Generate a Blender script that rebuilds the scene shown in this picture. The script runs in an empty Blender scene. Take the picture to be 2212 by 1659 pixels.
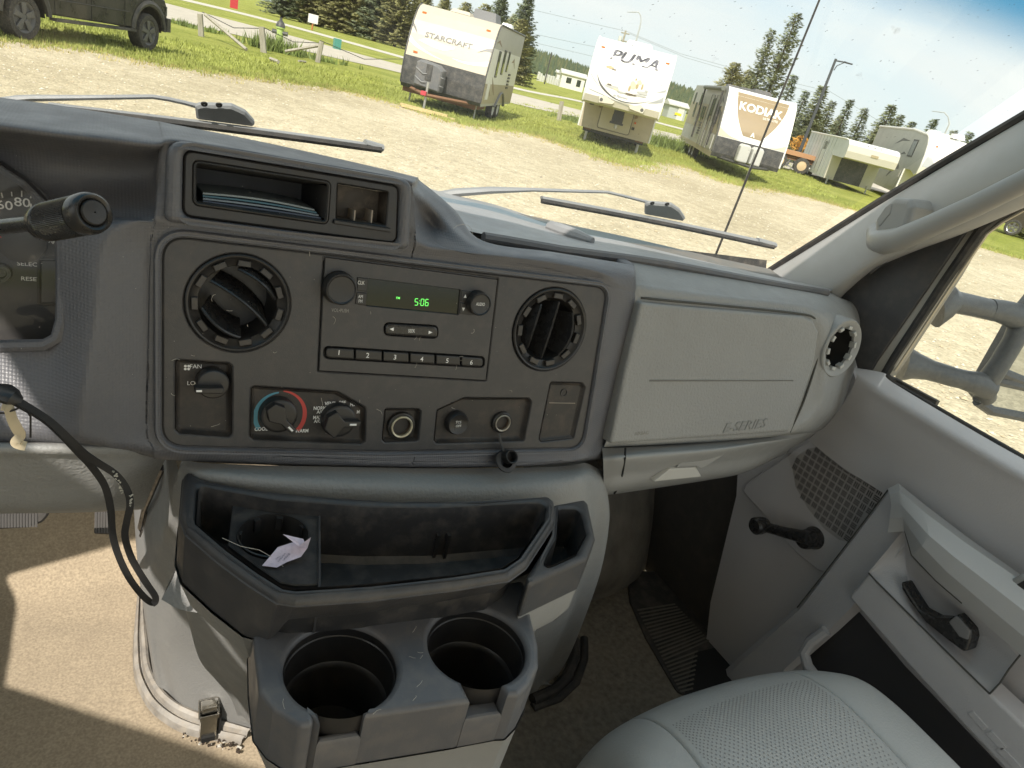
import bpy, math, random
import numpy as np
from mathutils import Vector, Matrix
from mathutils.geometry import delaunay_2d_cdt
R = math.radians
random.seed(7)
sc = bpy.context.scene
C = sc.collection
# ------------------------------------------------------------------ camera
F_PX, IW, IH = 1500.0, 2212.0, 1659.0
PITCH, YAW, ROLL = math.atan(668/1500.), math.atan(1078/math.hypot(1500, 668)), math.atan(.252/.968)
CF = np.array([math.sin(YAW)*math.cos(PITCH), math.cos(YAW)*math.cos(PITCH), -math.sin(PITCH)])
_r0 = np.array([math.cos(YAW), -math.sin(YAW), 0.]); _u0 = np.cross(_r0, CF)
CR = math.cos(ROLL)*_r0 + math.sin(ROLL)*_u0
CU = -math.sin(ROLL)*_r0 + math.cos(ROLL)*_u0
cam = bpy.data.objects.new('camera', bpy.data.cameras.new('camera'))
C.objects.link(cam)
cam.matrix_world = Matrix(((CR[0], CU[0], -CF[0], 0), (CR[1], CU[1], -CF[1], 0), (CR[2], CU[2], -CF[2], 0), (0, 0, 0, 1)))
cam.data.sensor_width = 36; cam.data.lens = 36*F_PX/IW
cam.data.clip_start = .02; cam.data.clip_end = 3000
sc.camera = cam
# ------------------------------------------------------------------ light
SUN_AZ, SUN_EL = R(-138), R(45)       # azimuth from +Y towards +X
sun_dir = Vector((math.sin(SUN_AZ)*math.cos(SUN_EL), math.cos(SUN_AZ)*math.cos(SUN_EL), math.sin(SUN_EL)))
sun = bpy.data.objects.new('sun', bpy.data.lights.new('sun', 'SUN'))
sun.data.energy = 2.5; sun.data.angle = R(.5); sun.data.color = (1, .93, .84)
sun.rotation_euler = (-sun_dir).to_track_quat('-Z', 'Y').to_euler()
C.objects.link(sun)
w = bpy.data.worlds.new('World'); sc.world = w; w.use_nodes = True
nt = w.node_tree; nt.nodes.clear()
N_ = nt.nodes.new; L_ = nt.links.new
wo = N_('ShaderNodeOutputWorld'); bg1 = N_('ShaderNodeBackground'); bg2 = N_('ShaderNodeBackground'); mx = N_('ShaderNodeMixShader')
sky = N_('ShaderNodeTexSky'); sky.sky_type = 'NISHITA'; sky.sun_disc = False; sky.sun_elevation = SUN_EL; sky.sun_rotation = SUN_AZ
bg1.inputs[1].default_value = .13; L_(sky.outputs[0], bg1.inputs[0])
tc = N_('ShaderNodeTexCoord'); mp = N_('ShaderNodeMapping'); mp.inputs['Scale'].default_value = (1.0, 1.0, 3.2)
mp.inputs['Rotation'].default_value = (0, .12, 0)
nz = N_('ShaderNodeTexNoise'); nz.inputs['Scale'].default_value = 2.1; nz.inputs['Detail'].default_value = 7; nz.inputs['Roughness'].default_value = .52; nz.inputs['Distortion'].default_value = .5
cr = N_('ShaderNodeValToRGB'); cr.color_ramp.elements[0].position = .33; cr.color_ramp.elements[0].color = (.86, .86, .86, 1)
cr.color_ramp.elements[1].position = .52; cr.color_ramp.elements[1].color = (1, 1, 1, 1)
cr2 = N_('ShaderNodeValToRGB'); cr2.color_ramp.elements[0].position = .35; cr2.color_ramp.elements[0].color = (.41, .475, .495, 1)
cr2.color_ramp.elements[1].position = .66; cr2.color_ramp.elements[1].color = (.64, .64, .61, 1)
L_(tc.outputs['Generated'], mp.inputs[0]); L_(mp.outputs[0], nz.inputs['Vector']); L_(nz.outputs['Fac'], cr.inputs[0]); L_(nz.outputs['Fac'], cr2.inputs[0])
L_(cr2.outputs[0], bg2.inputs[0]); bg2.inputs[1].default_value = .84
L_(cr.outputs[0], mx.inputs[0]); L_(bg1.outputs[0], mx.inputs[1]); L_(bg2.outputs[0], mx.inputs[2]); L_(mx.outputs[0], wo.inputs[0])
vs = sc.view_settings; vs.view_transform = 'Standard'; vs.look = 'None'; vs.exposure = 1.18; vs.gamma = 1
try: vs.use_curve_mapping = False
except Exception: pass
cy = sc.cycles
cy.use_denoising = True
cy.max_bounces = 10; cy.diffuse_bounces = 5; cy.transparent_max_bounces = 12; cy.sample_clamp_indirect = 6
# ------------------------------------------------------------------ picture rays
GZ = -1.7   # ground level under the camera
def ray(px, py): return CF*F_PX + CR*(px-IW/2) - CU*(py-IH/2)
def P(px, py, x=None, y=None, z=None):
    v = ray(px, py)
    if x is not None: t = x/v[0]
    elif y is not None: t = y/v[1]
    else: t = z/v[2]
    return v*t
def G(px, py): return P(px, py, z=GZ)
class Fr:
    def __init__(s, O, U, V):
        s.O = np.array(O, float); s.U = np.array(U, float); s.V = np.array(V, float)
        s.U /= np.linalg.norm(s.U); s.V /= np.linalg.norm(s.V); s.N = np.cross(s.U, s.V)
    def pt(s, u, v, n=0.): return s.O+s.U*u+s.V*v+s.N*n
    def px(s, a, b, n=0.):
        r = ray(a, b); o = s.O+s.N*n
        p = r*(np.dot(s.N, o)/np.dot(s.N, r))-s.O
        return (float(np.dot(p, s.U)), float(np.dot(p, s.V)))
    def pxs(s, pts, n=0.): return [s.px(a, b, n) for a, b in pts]
ca, sa = math.cos(R(10)), math.sin(R(10))
D = Fr((0, .713, 0), (1, 0, 0), (0, sa, ca))         # face of the dashboard
def Dy(px, py, n=0.): u, v = D.px(px, py, n); return D.pt(u, v, n)[1]
def FZ(z): return Fr((0, 0, z), (1, 0, 0), (0, 1, 0))
def FX(x): return Fr((x, 0, 0), (0, -1, 0), (0, 0, 1))
def FY(y): return Fr((0, y, 0), (1, 0, 0), (0, 0, 1))
# ------------------------------------------------------------------ building
WO = {}
def wo_of(o): return WO.get(o.name, np.zeros(3)) if o is not None else np.zeros(3)
def props(o, label=None, cat=None, group=None, kind=None):
    if label: o['label'] = label
    if cat: o['category'] = cat
    if group: o['group'] = group
    if kind: o['kind'] = kind
    return o
def thing(name, label, cat, loc=(0, 0, 0), group=None, rot=None):
    o = bpy.data.objects.new(name, None); C.objects.link(o); o.location = loc; o.empty_display_size = .05
    if rot is not None: o.rotation_euler = rot; WO[o.name] = np.zeros(3)
    else: WO[o.name] = np.array(loc, float)
    return props(o, label, cat, group)
def obj(name, V, Fs, mat, parent=None, smooth=True, sharp=35, fm=None, mod=None):
    V = np.array(V, float).reshape(-1, 3)
    if parent is None: org = np.array([(V[:, 0].min()+V[:, 0].max())/2, (V[:, 1].min()+V[:, 1].max())/2, V[:, 2].min()])
    else: org = wo_of(parent)
    me = bpy.data.meshes.new(name)
    me.from_pydata((V-org).tolist(), [], [list(map(int, f)) for f in Fs])
    mats = mat if isinstance(mat, (list, tuple)) else [mat]
    for m in mats: me.materials.append(m)
    if fm is not None: me.polygons.foreach_set('material_index', np.array(fm, dtype=np.int32))
    if smooth:
        me.polygons.foreach_set('use_smooth', [True]*len(me.polygons))
        if sharp: me.set_sharp_from_angle(angle=R(sharp))
    me.validate(); me.update()
    o = bpy.data.objects.new(name, me); C.objects.link(o)
    if parent is None: o.location = org; WO[o.name] = org
    else: o.parent = parent; WO[o.name] = org
    return o
class MB:
    "collects shapes for ONE mesh"
    def __init__(s): s.V = []; s.F = []; s.M = []
    def add(s, V, F, m=0):
        b = len(s.V); s.V += [tuple(map(float, v)) for v in V]; s.F += [[i+b for i in f] for f in F]; s.M += [m]*len(F); return s
    def box(s, c, sz, rot=None, m=0, tap=None):
        hx, hy, hz = sz[0]/2, sz[1]/2, sz[2]/2
        vs_ = [(x*hx*(tap if (tap and z > 0) else 1), y*hy*(tap if (tap and z > 0) else 1), z*hz) for z in (-1, 1) for y in (-1, 1) for x in (-1, 1)]
        if rot is not None:
            M = rot if isinstance(rot, Matrix) else Matrix.Rotation(rot, 3, 'Z')
            vs_ = [M @ Vector(v) for v in vs_]
        vs_ = [(v[0]+c[0], v[1]+c[1], v[2]+c[2]) for v in vs_]
        return s.add(vs_, [(0, 2, 3, 1), (4, 5, 7, 6), (0, 1, 5, 4), (1, 3, 7, 5), (3, 2, 6, 7), (2, 0, 4, 6)], m)
    def tube(s, pts, r, seg=8, m=0, cap=True, flat=None):
        pts = [Vector(p) for p in pts]; n = len(pts)
        rs = r if isinstance(r, (list, tuple)) else [r]*n
        V = []; up = None
        for i, p in enumerate(pts):
            t = (pts[min(i+1, n-1)]-pts[max(i-1, 0)]).normalized()
            if up is None:
                up = Vector((0, 0, 1)) if abs(t.z) < .9 else Vector((0, 1, 0))
            a = t.cross(up)
            if a.length < 1e-6: a = t.cross(Vector((1, 0, 0)))
            a.normalize(); b = a.cross(t).normalized(); up = b
            for k in range(seg):
                th = 2*math.pi*k/seg; fl = flat if flat else 1
                V.append(p+a*math.cos(th)*rs[i]+b*math.sin(th)*rs[i]*fl)
        F = [(i*seg+k, i*seg+(k+1) % seg, (i+1)*seg+(k+1) % seg, (i+1)*seg+k) for i in range(n-1) for k in range(seg)]
        if cap: F += [list(range(seg))[::-1], [(n-1)*seg+k for k in range(seg)]]
        return s.add(V, F, m)
    def lathe(s, fr, c, prof, seg=40, m=0, asp=1., close=False, ang=0., th0=0., th1=2*math.pi, mfun=None):
        full = abs(th1-th0-2*math.pi) < 1e-6; k_ = seg if full else seg+1
        V = []
        for r_, n_ in prof:
            for k in range(k_):
                th = th0+(th1-th0)*k/seg
                x, y = r_*math.cos(th), r_*asp*math.sin(th)
                V.append(fr.pt(c[0]+x*math.cos(ang)-y*math.sin(ang), c[1]+x*math.sin(ang)+y*math.cos(ang), n_))
        F = []
        for i in range(len(prof)-1):
            for k in range(seg):
                k2 = (k+1) % k_
                F.append((i*k_+k, i*k_+k2, (i+1)*k_+k2, (i+1)*k_+k))
        if close: F.append([(len(prof)-1)*k_+k for k in range(k_)])
        return s.add(V, F, m)
    def rings(s, fr, outline, rl, holes=(), fill=True, fill0=False, m=0, warp=None):
        "outline (u,v) loops swept through rl = [(inset, n), ...]; inset > 0 shrinks the solid"
        loops = [ccw(outline)]+[ccw(h)[::-1] for h in holes]
        last = []; first = []
        for lp in loops:
            n = len(lp); V = []; nrm = vnormals(lp)
            for ins, nn in rl:
                for (u, v), (a, b) in zip(lp, nrm):
                    pu, pv = u-a*ins, v-b*ins
                    if warp: pu, pv = warp(pu, pv, nn)
                    V.append(fr.pt(pu, pv, nn))
            F = []
            for i in range(len(rl)-1):
                for k in range(n):
                    F.append((i*n+k, i*n+(k+1) % n, (i+1)*n+(k+1) % n, (i+1)*n+k))
            base = len(s.V); s.add(V, F, m)
            last.append((base+(len(rl)-1)*n, [(u-a*rl[-1][0], v-b*rl[-1][0]) for (u, v), (a, b) in zip(lp, nrm)]))
            first.append((base, [(u-a*rl[0][0], v-b*rl[0][0]) for (u, v), (a, b) in zip(lp, nrm)]))
        for doit, src, flip in ((fill, last, False), (fill0, first, True)):
            if not doit: continue
            idx = []; polys = []
            for b0, lp in src:
                idx += [b0+i for i in range(len(lp))]; polys.append([Vector((u, v, 0)) for u, v in lp])
            vv, ee = [], []
            for pl in polys:
                b0 = len(vv); vv += [Vector((p.x, p.y)) for p in pl]; ee += [(b0+i, b0+(i+1) % len(pl)) for i in range(len(pl))]
            ov, oe, of, _a, _b, _c = delaunay_2d_cdt(vv, ee, [], 0, 1e-7)
            nn = rl[-1][1] if src is last else rl[0][1]; pp_ = [[(p.x, p.y) for p in pl] for pl in polys]; keep = []
            for f in of:
                x = sum(ov[i].x for i in f)/len(f); y = sum(ov[i].y for i in f)/len(f)
                if not inpoly(x, y, pp_[0]) or any(inpoly(x, y, h) for h in pp_[1:]): continue
                ar = (ov[f[1]]-ov[f[0]]).cross(ov[f[2]]-ov[f[0]])
                keep.append(tuple(f) if (ar > 0) != flip else tuple(f[::-1]))
            s.add([fr.pt(p.x, p.y, nn) for p in ov], keep, m)
        return s
    def done(s, name, mat, parent=None, **k):
        mats = mat if isinstance(mat, (list, tuple)) else [mat]
        return obj(name, s.V, s.F, mats, parent, fm=s.M if len(mats) > 1 else None, **k)
def area(p): return sum(p[i][0]*p[(i+1) % len(p)][1]-p[(i+1) % len(p)][0]*p[i][1] for i in range(len(p)))/2
def ccw(p): p = list(p); return p if area(p) > 0 else p[::-1]
def vnormals(lp):
    n = len(lp); out = []
    for i in range(n):
        ax, ay = lp[i][0]-lp[i-1][0], lp[i][1]-lp[i-1][1]; bx, by = lp[(i+1) % n][0]-lp[i][0], lp[(i+1) % n][1]-lp[i][1]
        la, lb = math.hypot(ax, ay) or 1e-9, math.hypot(bx, by) or 1e-9
        n1 = (ay/la, -ax/la); n2 = (by/lb, -bx/lb); sx, sy = n1[0]+n2[0], n1[1]+n2[1]; L = math.hypot(sx, sy)
        if L < 1e-6: out.append(n1); continue
        sx, sy = sx/L, sy/L; c = max(.45, sx*n1[0]+sy*n1[1]); out.append((sx/c, sy/c))
    return out
def rnd(pts, r, seg=5, closed=True):
    "round the corners of a polygon; r one number or one per corner"
    n = len(pts); out = []
    for i in range(n):
        p = Vector(pts[i]); a = Vector(pts[i-1]); b = Vector(pts[(i+1) % n]); rr = r[i] if isinstance(r, (list, tuple)) else r
        da, db = (a-p), (b-p); la, lb = da.length, db.length
        if rr <= 0 or la < 1e-9 or lb < 1e-9: out.append(tuple(p)); continue
        da /= la; db /= lb; ang = da.angle(db)
        if ang > 3.05: out.append(tuple(p)); continue
        d = min(rr/math.tan(ang/2), la*.48, lb*.48)
        p0 = p+da*d; p1 = p+db*d
        for k in range(seg+1):
            t = k/seg; q = p0*(1-t)**2+p*2*t*(1-t)+p1*t*t; out.append(tuple(q))
    return out
def dens(pts, step, closed=True):
    out = []; n = len(pts)
    for i in range(n if closed else n-1):
        a, b = pts[i], pts[(i+1) % n]; L = math.dist(a, b); k = max(1, int(L/step))
        out += [tuple(a[j]+(b[j]-a[j])*t/k for j in range(len(a))) for t in range(k)]
    if not closed: out.append(tuple(pts[-1]))
    return out
def circ(c, r, n=40, asp=1.): return [(c[0]+r*math.cos(2*math.pi*k/n), c[1]+r*asp*math.sin(2*math.pi*k/n)) for k in range(n)]
def slab(name, fr, outline, n0, n1, mat, parent=None, bev=.002, holes=(), seg=3, hb=None, **k):
    rl = [(0, n0)]+[(bev*(1-math.cos(t*math.pi/2/seg)), n1-bev+bev*math.sin(t*math.pi/2/seg)) for t in range(seg+1)]
    return MB().rings(fr, outline, rl, holes).done(name, mat, parent, **k)
def pan(name, fr, outline, n0, depth, mat, parent=None, taper=.003, rad=.004, **k):
    rl = [(-.0015, n0), (0, n0-.0015)]+[(0+taper+rad*(1-math.cos(t*math.pi/6)), n0-depth+rad-rad*math.sin(t*math.pi/6)) for t in range(4)]
    return MB().rings(fr, outline, rl).done(name, mat, parent, **k)
def cr1(p0, p1, p2, p3, t): return .5*((2*p1)+(-p0+p2)*t+(2*p0-5*p1+4*p2-p3)*t*t+(-p0+3*p1-3*p2+p3)*t**3)
def resample(A, k, axis):
    A = np.moveaxis(np.array(A, float), axis, 0); n = len(A); out = []
    ks = k if isinstance(k, (list, tuple)) else [k]*(n-1)
    for i in range(n-1):
        p0 = A[i-1] if i > 0 else 2*A[0]-A[1]; p3 = A[i+2] if i+2 < n else 2*A[-1]-A[-2]
        for j in range(ks[i]): out.append(cr1(p0, A[i], A[i+1], p3, j/ks[i]))
    out.append(A[-1]); return np.moveaxis(np.array(out), 0, axis)
def grid_faces(nr, nc): return [(i*nc+j, i*nc+j+1, (i+1)*nc+j+1, (i+1)*nc+j) for i in range(nr-1) for j in range(nc-1)]
def linear(A, k, axis):
    A = np.moveaxis(np.array(A, float), axis, 0); out = []
    ks = k if isinstance(k, (list, tuple)) else [k]*(len(A)-1)
    for i in range(len(A)-1):
        for j in range(ks[i]): out.append(A[i]+(A[i+1]-A[i])*j/ks[i])
    out.append(A[-1]); return np.moveaxis(np.array(out), 0, axis)
def surf(name, ctrl, kr, kc, mat, parent=None, lin=False, drop=None, flip=False, sharp=0, thick=None, dense=None, **k):
    A = linear(linear(ctrl, kr, 0), kc, 1) if lin else resample(resample(ctrl, kr, 0), kc, 1)
    if dense: A = dense(A)
    nr, nc = A.shape[:2]; V = A.reshape(-1, 3); F = grid_faces(nr, nc)
    if drop is not None:
        F = [f for f in F if not drop((V[f[0]]+V[f[2]])/2)]
    if flip: F = [f[::-1] for f in F]
    o = obj(name, V, F, mat, parent, sharp=sharp, **k)
    if thick:
        m = o.modifiers.new('thickness', 'SOLIDIFY'); m.thickness = thick; m.offset = -1
    return o
def inpoly(u, v, poly):
    c = False; n = len(poly); j = n-1
    for i in range(n):
        if (poly[i][1] > v) != (poly[j][1] > v) and u < (poly[j][0]-poly[i][0])*(v-poly[i][1])/(poly[j][1]-poly[i][1])+poly[i][0]: c = not c
        j = i
    return c
def text_mesh(s, size=1., bold=0., align='CENTER', extrude=0., shear=0., space=1.):
    cu = bpy.data.curves.new('t', 'FONT'); cu.body = s; cu.size = size; cu.align_x = align; cu.align_y = 'CENTER'; cu.offset = bold*size*.5
    cu.extrude = extrude; cu.shear = shear; cu.resolution_u = 3; cu.space_character = space
    ob = bpy.data.objects.new('t', cu); me = bpy.data.meshes.new_from_object(ob)
    V = [tuple(v.co) for v in me.vertices]; F = [tuple(p.vertices) for p in me.polygons]
    bpy.data.objects.remove(ob); bpy.data.curves.remove(cu); bpy.data.meshes.remove(me)
    return V, F
def add_text(mb, s, fr, uv, size, n=.0004, rot=0., m=0, sx=1., **k):
    V, F = text_mesh(s, size, **k); c, s_ = math.cos(rot), math.sin(rot)
    mb.add([fr.pt(uv[0]+(x*sx)*c-y*s_, uv[1]+(x*sx)*s_+y*c, n+z) for x, y, z in V], F, m); return mb
def copy_tree(o, parent=None, loc=None):
    c = o.copy(); C.objects.link(c)
    if parent is not None: c.parent = parent
    if loc is not None: c.location = loc
    for ch in o.children: copy_tree(ch, c)
    return c
# ------------------------------------------------------------------ materials
MATS = {}
def mat(name, col, rough=.6, bump=0., scale=400., spec=.5, metal=0., var=0., vscale=12., dust=0., dustcol=(.32, .27, .22), dscale=25., kind='noise', coat=0., stretch=None, trans=0., emit=None, sheen=0.):
    if name in MATS: return MATS[name]
    m = bpy.data.materials.new(name); m.use_nodes = True; t = m.node_tree; n = t.nodes; l = t.links; b = n['Principled BSDF']
    b.inputs['Base Color'].default_value = (*col, 1); b.inputs['Roughness'].default_value = rough; b.inputs['Metallic'].default_value = metal
    b.inputs['Specular IOR Level'].default_value = spec; b.inputs['Coat Weight'].default_value = coat; b.inputs['Transmission Weight'].default_value = trans
    b.inputs['Sheen Weight'].default_value = sheen
    tcn = n.new('ShaderNodeTexCoord'); src = tcn.outputs['Object']
    if stretch:
        mpn = n.new('ShaderNodeMapping'); mpn.inputs['Scale'].default_value = stretch; l.new(src, mpn.inputs[0]); src = mpn.outputs[0]
    colout = None
    if var:
        z = n.new('ShaderNodeTexNoise'); z.inputs['Scale'].default_value = vscale; z.inputs['Detail'].default_value = 6; l.new(src, z.inputs['Vector'])
        r = n.new('ShaderNodeMapRange'); r.inputs[1].default_value = .3; r.inputs[2].default_value = .7; r.inputs[3].default_value = 1-var; r.inputs[4].default_value = 1+var; l.new(z.outputs['Fac'], r.inputs[0])
        v = n.new('ShaderNodeVectorMath'); v.operation = 'SCALE'; v.inputs[0].default_value = col; l.new(r.outputs[0], v.inputs['Scale']); colout = v.outputs[0]
    if dust:
        z = n.new('ShaderNodeTexNoise'); z.inputs['Scale'].default_value = dscale; z.inputs['Detail'].default_value = 9; z.inputs['Roughness'].default_value = .65; l.new(src, z.inputs['Vector'])
        r = n.new('ShaderNodeMapRange'); r.inputs[1].default_value = .45; r.inputs[2].default_value = .75; r.inputs[3].default_value = .02; r.inputs[4].default_value = dust; l.new(z.outputs['Fac'], r.inputs[0])
        mxn = n.new('ShaderNodeMix'); mxn.data_type = 'RGBA'; l.new(r.outputs[0], mxn.inputs[0])
        if colout is not None: l.new(colout, mxn.inputs[6])
        else: mxn.inputs[6].default_value = (*col, 1)
        mxn.inputs[7].default_value = (*dustcol, 1); colout = mxn.outputs[2]
        r2 = n.new('ShaderNodeMapRange'); r2.inputs[1].default_value = .3; r2.inputs[2].default_value = .7; r2.inputs[3].default_value = max(0, rough-.08); r2.inputs[4].default_value = min(1, rough+.15); l.new(z.outputs['Fac'], r2.inputs[0]); l.new(r2.outputs[0], b.inputs['Roughness'])
    if colout is not None: l.new(colout, b.inputs['Base Color'])
    if bump:
        if kind == 'voronoi':
            z = n.new('ShaderNodeTexVoronoi'); z.inputs['Scale'].default_value = scale; z.inputs['Randomness'].default_value = .08; out = z.outputs['Distance']
        else:
            z = n.new('ShaderNodeTexNoise'); z.inputs['Scale'].default_value = scale; z.inputs['Detail'].default_value = 3; out = z.outputs['Fac']
        l.new(src, z.inputs['Vector'])
        bp = n.new('ShaderNodeBump'); bp.inputs['Strength'].default_value = bump; bp.inputs['Distance'].default_value = .3/scale if kind != 'voronoi' else .35/scale
        l.new(out, bp.inputs['Height']); l.new(bp.outputs[0], b.inputs['Normal'])
    if emit:
        b.inputs['Emission Color'].default_value = (*emit[0], 1); b.inputs['Emission Strength'].default_value = emit[1]
    MATS[name] = m; return m
CHAR = mat('charcoal dash plastic', (.108, .110, .122), .42, .5, 360, var=.06, dust=.14, kind='voronoi')
CHAR2 = mat('charcoal panel plastic', (.047, .047, .050), .40, .5, 800, var=.05, dust=.16, dscale=40)
BLK = mat('black plastic', (.018, .018, .019), .34, .15, 800, dust=.06, dscale=60)
BLKG = mat('glossy black plastic', (.020, .020, .021), .24, dust=.03, dscale=80)
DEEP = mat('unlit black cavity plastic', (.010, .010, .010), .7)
GREY = mat('light grey grained plastic', (.275, .276, .268), .52, 1.0, 270, var=.05, vscale=6, dust=.06)
GREYS = mat('light grey smooth plastic', (.28, .28, .272), .46, .3, 700, var=.05, vscale=6, dust=.06)
TOPG = mat('grey dash top plastic', (.26, .265, .27), .42, .5, 500, var=.06, dust=.16)
DOORG = mat('grey door plastic', (.52, .505, .51), .52, .7, 400, var=.04, vscale=5)
DOORL = mat('pale grey door plastic', (.53, .53, .53), .5, .5, 480, var=.04, vscale=5)
SEAT = mat('grey seat leather', (.45, .46, .455), .36, .7, 330, var=.05, vscale=9)
WHITE = mat('white print', (.9, .9, .88), .6)
RUB = mat('black rubber', (.02, .02, .02), .6, .3, 300, dust=.2)
CHROME = mat('bare metal', (.62, .60, .55), .25, .2, 60, metal=1., var=.15, vscale=40)
# ================================================================== the cab shell
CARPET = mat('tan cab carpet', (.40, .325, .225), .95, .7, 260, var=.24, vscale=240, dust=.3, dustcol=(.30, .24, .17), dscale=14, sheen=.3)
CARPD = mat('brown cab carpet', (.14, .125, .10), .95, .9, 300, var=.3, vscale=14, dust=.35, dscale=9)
HEAD = mat('headliner fabric', (.66, .65, .63), .9, .3, 400)
FL = -1.15
def quad(name, pts, m, kind='structure', thick=.01, parent=None):
    a, b, c, d = [np.array(p, float) for p in pts]; n = np.cross(b-a, d-a); n = n/np.linalg.norm(n)*thick
    V = [a, b, c, d, a-n, b-n, c-n, d-n]
    o = obj(name, V, [(0, 1, 2, 3), (7, 6, 5, 4), (0, 4, 5, 1), (1, 5, 6, 2), (2, 6, 7, 3), (3, 7, 4, 0)], m, parent, smooth=False)
    if parent is None: props(o, kind=kind)
    return o
# floor with a toe board
prof = [(-.9, FL), (.9, FL), (1.22, FL), (1.30, FL+.03), (1.36, FL+.12), (1.40, FL+.26), (1.42, FL+.62)]
nx = 60; xs = np.linspace(-.72, 1.24, nx)
pp = resample([(a, b) for a, b in prof], 8, 0)
V = []
for y, z in pp:
    for x in xs: V.append((x, y, z+.004*math.sin(x*23+y*17)*math.sin(y*31)))
fo = obj('floor', V, grid_faces(len(pp), nx), CARPET, sharp=0, fm=None); props(fo, kind='structure')
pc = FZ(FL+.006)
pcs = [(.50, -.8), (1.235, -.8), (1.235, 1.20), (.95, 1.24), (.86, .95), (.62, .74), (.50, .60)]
o = MB().rings(pc, rnd(pcs, .03), [(0, -.004), (0, .0)]).done('shaded_floor_sheet', mat('shade darkened carpet', (.17, .152, .122), .95, .8, 260, var=.3, vscale=90, dust=.45, dustcol=(.24, .20, .15), dscale=9), smooth=False); props(o, kind='structure')  # darker sheet over the floor carpet, its shade put into the colour
# tunnel hump of carpet behind the engine cover on the passenger side
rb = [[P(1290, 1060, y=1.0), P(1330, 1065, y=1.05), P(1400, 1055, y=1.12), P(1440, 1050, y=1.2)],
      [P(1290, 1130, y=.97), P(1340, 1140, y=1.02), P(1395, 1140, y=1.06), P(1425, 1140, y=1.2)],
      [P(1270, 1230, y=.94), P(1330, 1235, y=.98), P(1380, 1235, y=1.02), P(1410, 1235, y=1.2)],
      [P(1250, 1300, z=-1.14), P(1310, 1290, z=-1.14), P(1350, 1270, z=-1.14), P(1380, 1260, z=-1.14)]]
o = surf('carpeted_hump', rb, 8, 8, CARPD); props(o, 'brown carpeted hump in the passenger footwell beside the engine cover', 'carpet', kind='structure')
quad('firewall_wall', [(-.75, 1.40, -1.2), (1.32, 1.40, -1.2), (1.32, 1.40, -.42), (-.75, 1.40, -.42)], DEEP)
quad('cowl', [(-.80, 1.42, -.40), (1.36, 1.42, -.40), (1.40, 1.16, -.30), (-.84, 1.16, -.30)], mat('cowl black plastic', (.03, .03, .03), .6, dust=.5), thick=.02)
quad('kick_panel_wall', [(1.30, .60, -1.16), (1.30, 1.42, -1.16), (1.30, 1.42, -.36), (1.30, .60, -.36)], mat('dark kick panel', (.06, .055, .05), .6, dust=.15))
quad('roof', [(-.72, -1.5, .70), (1.22, -1.5, .70), (1.14, .36, .54), (-.64, .36, .54)], HEAD, thick=.04)  # unseen, added to keep direct sun off the cab; pale underside bounces light
# unseen driver side wall, added with an opening that shapes the floor sunlight
LW = FX(-.74)
ol = [(1.5, -1.15), (1.5, .70), (-.30, .52), (-1.1, -.33), (-1.35, -.5), (-1.35, -1.15)]
hole = [(.30, .27), (.30, .42), (-.20, .42), (-.38, .24), (-.73, -.34), (-.46, -.34), (-.02, .016)]
MB().rings(LW, ol, [(0, -.04), (0, 0)], [rnd(hole, .015)], fill0=True).done('sun_shaping_side_wall', GREYS, smooth=False)
props(bpy.data.objects['sun_shaping_side_wall'], kind='structure')
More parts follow.
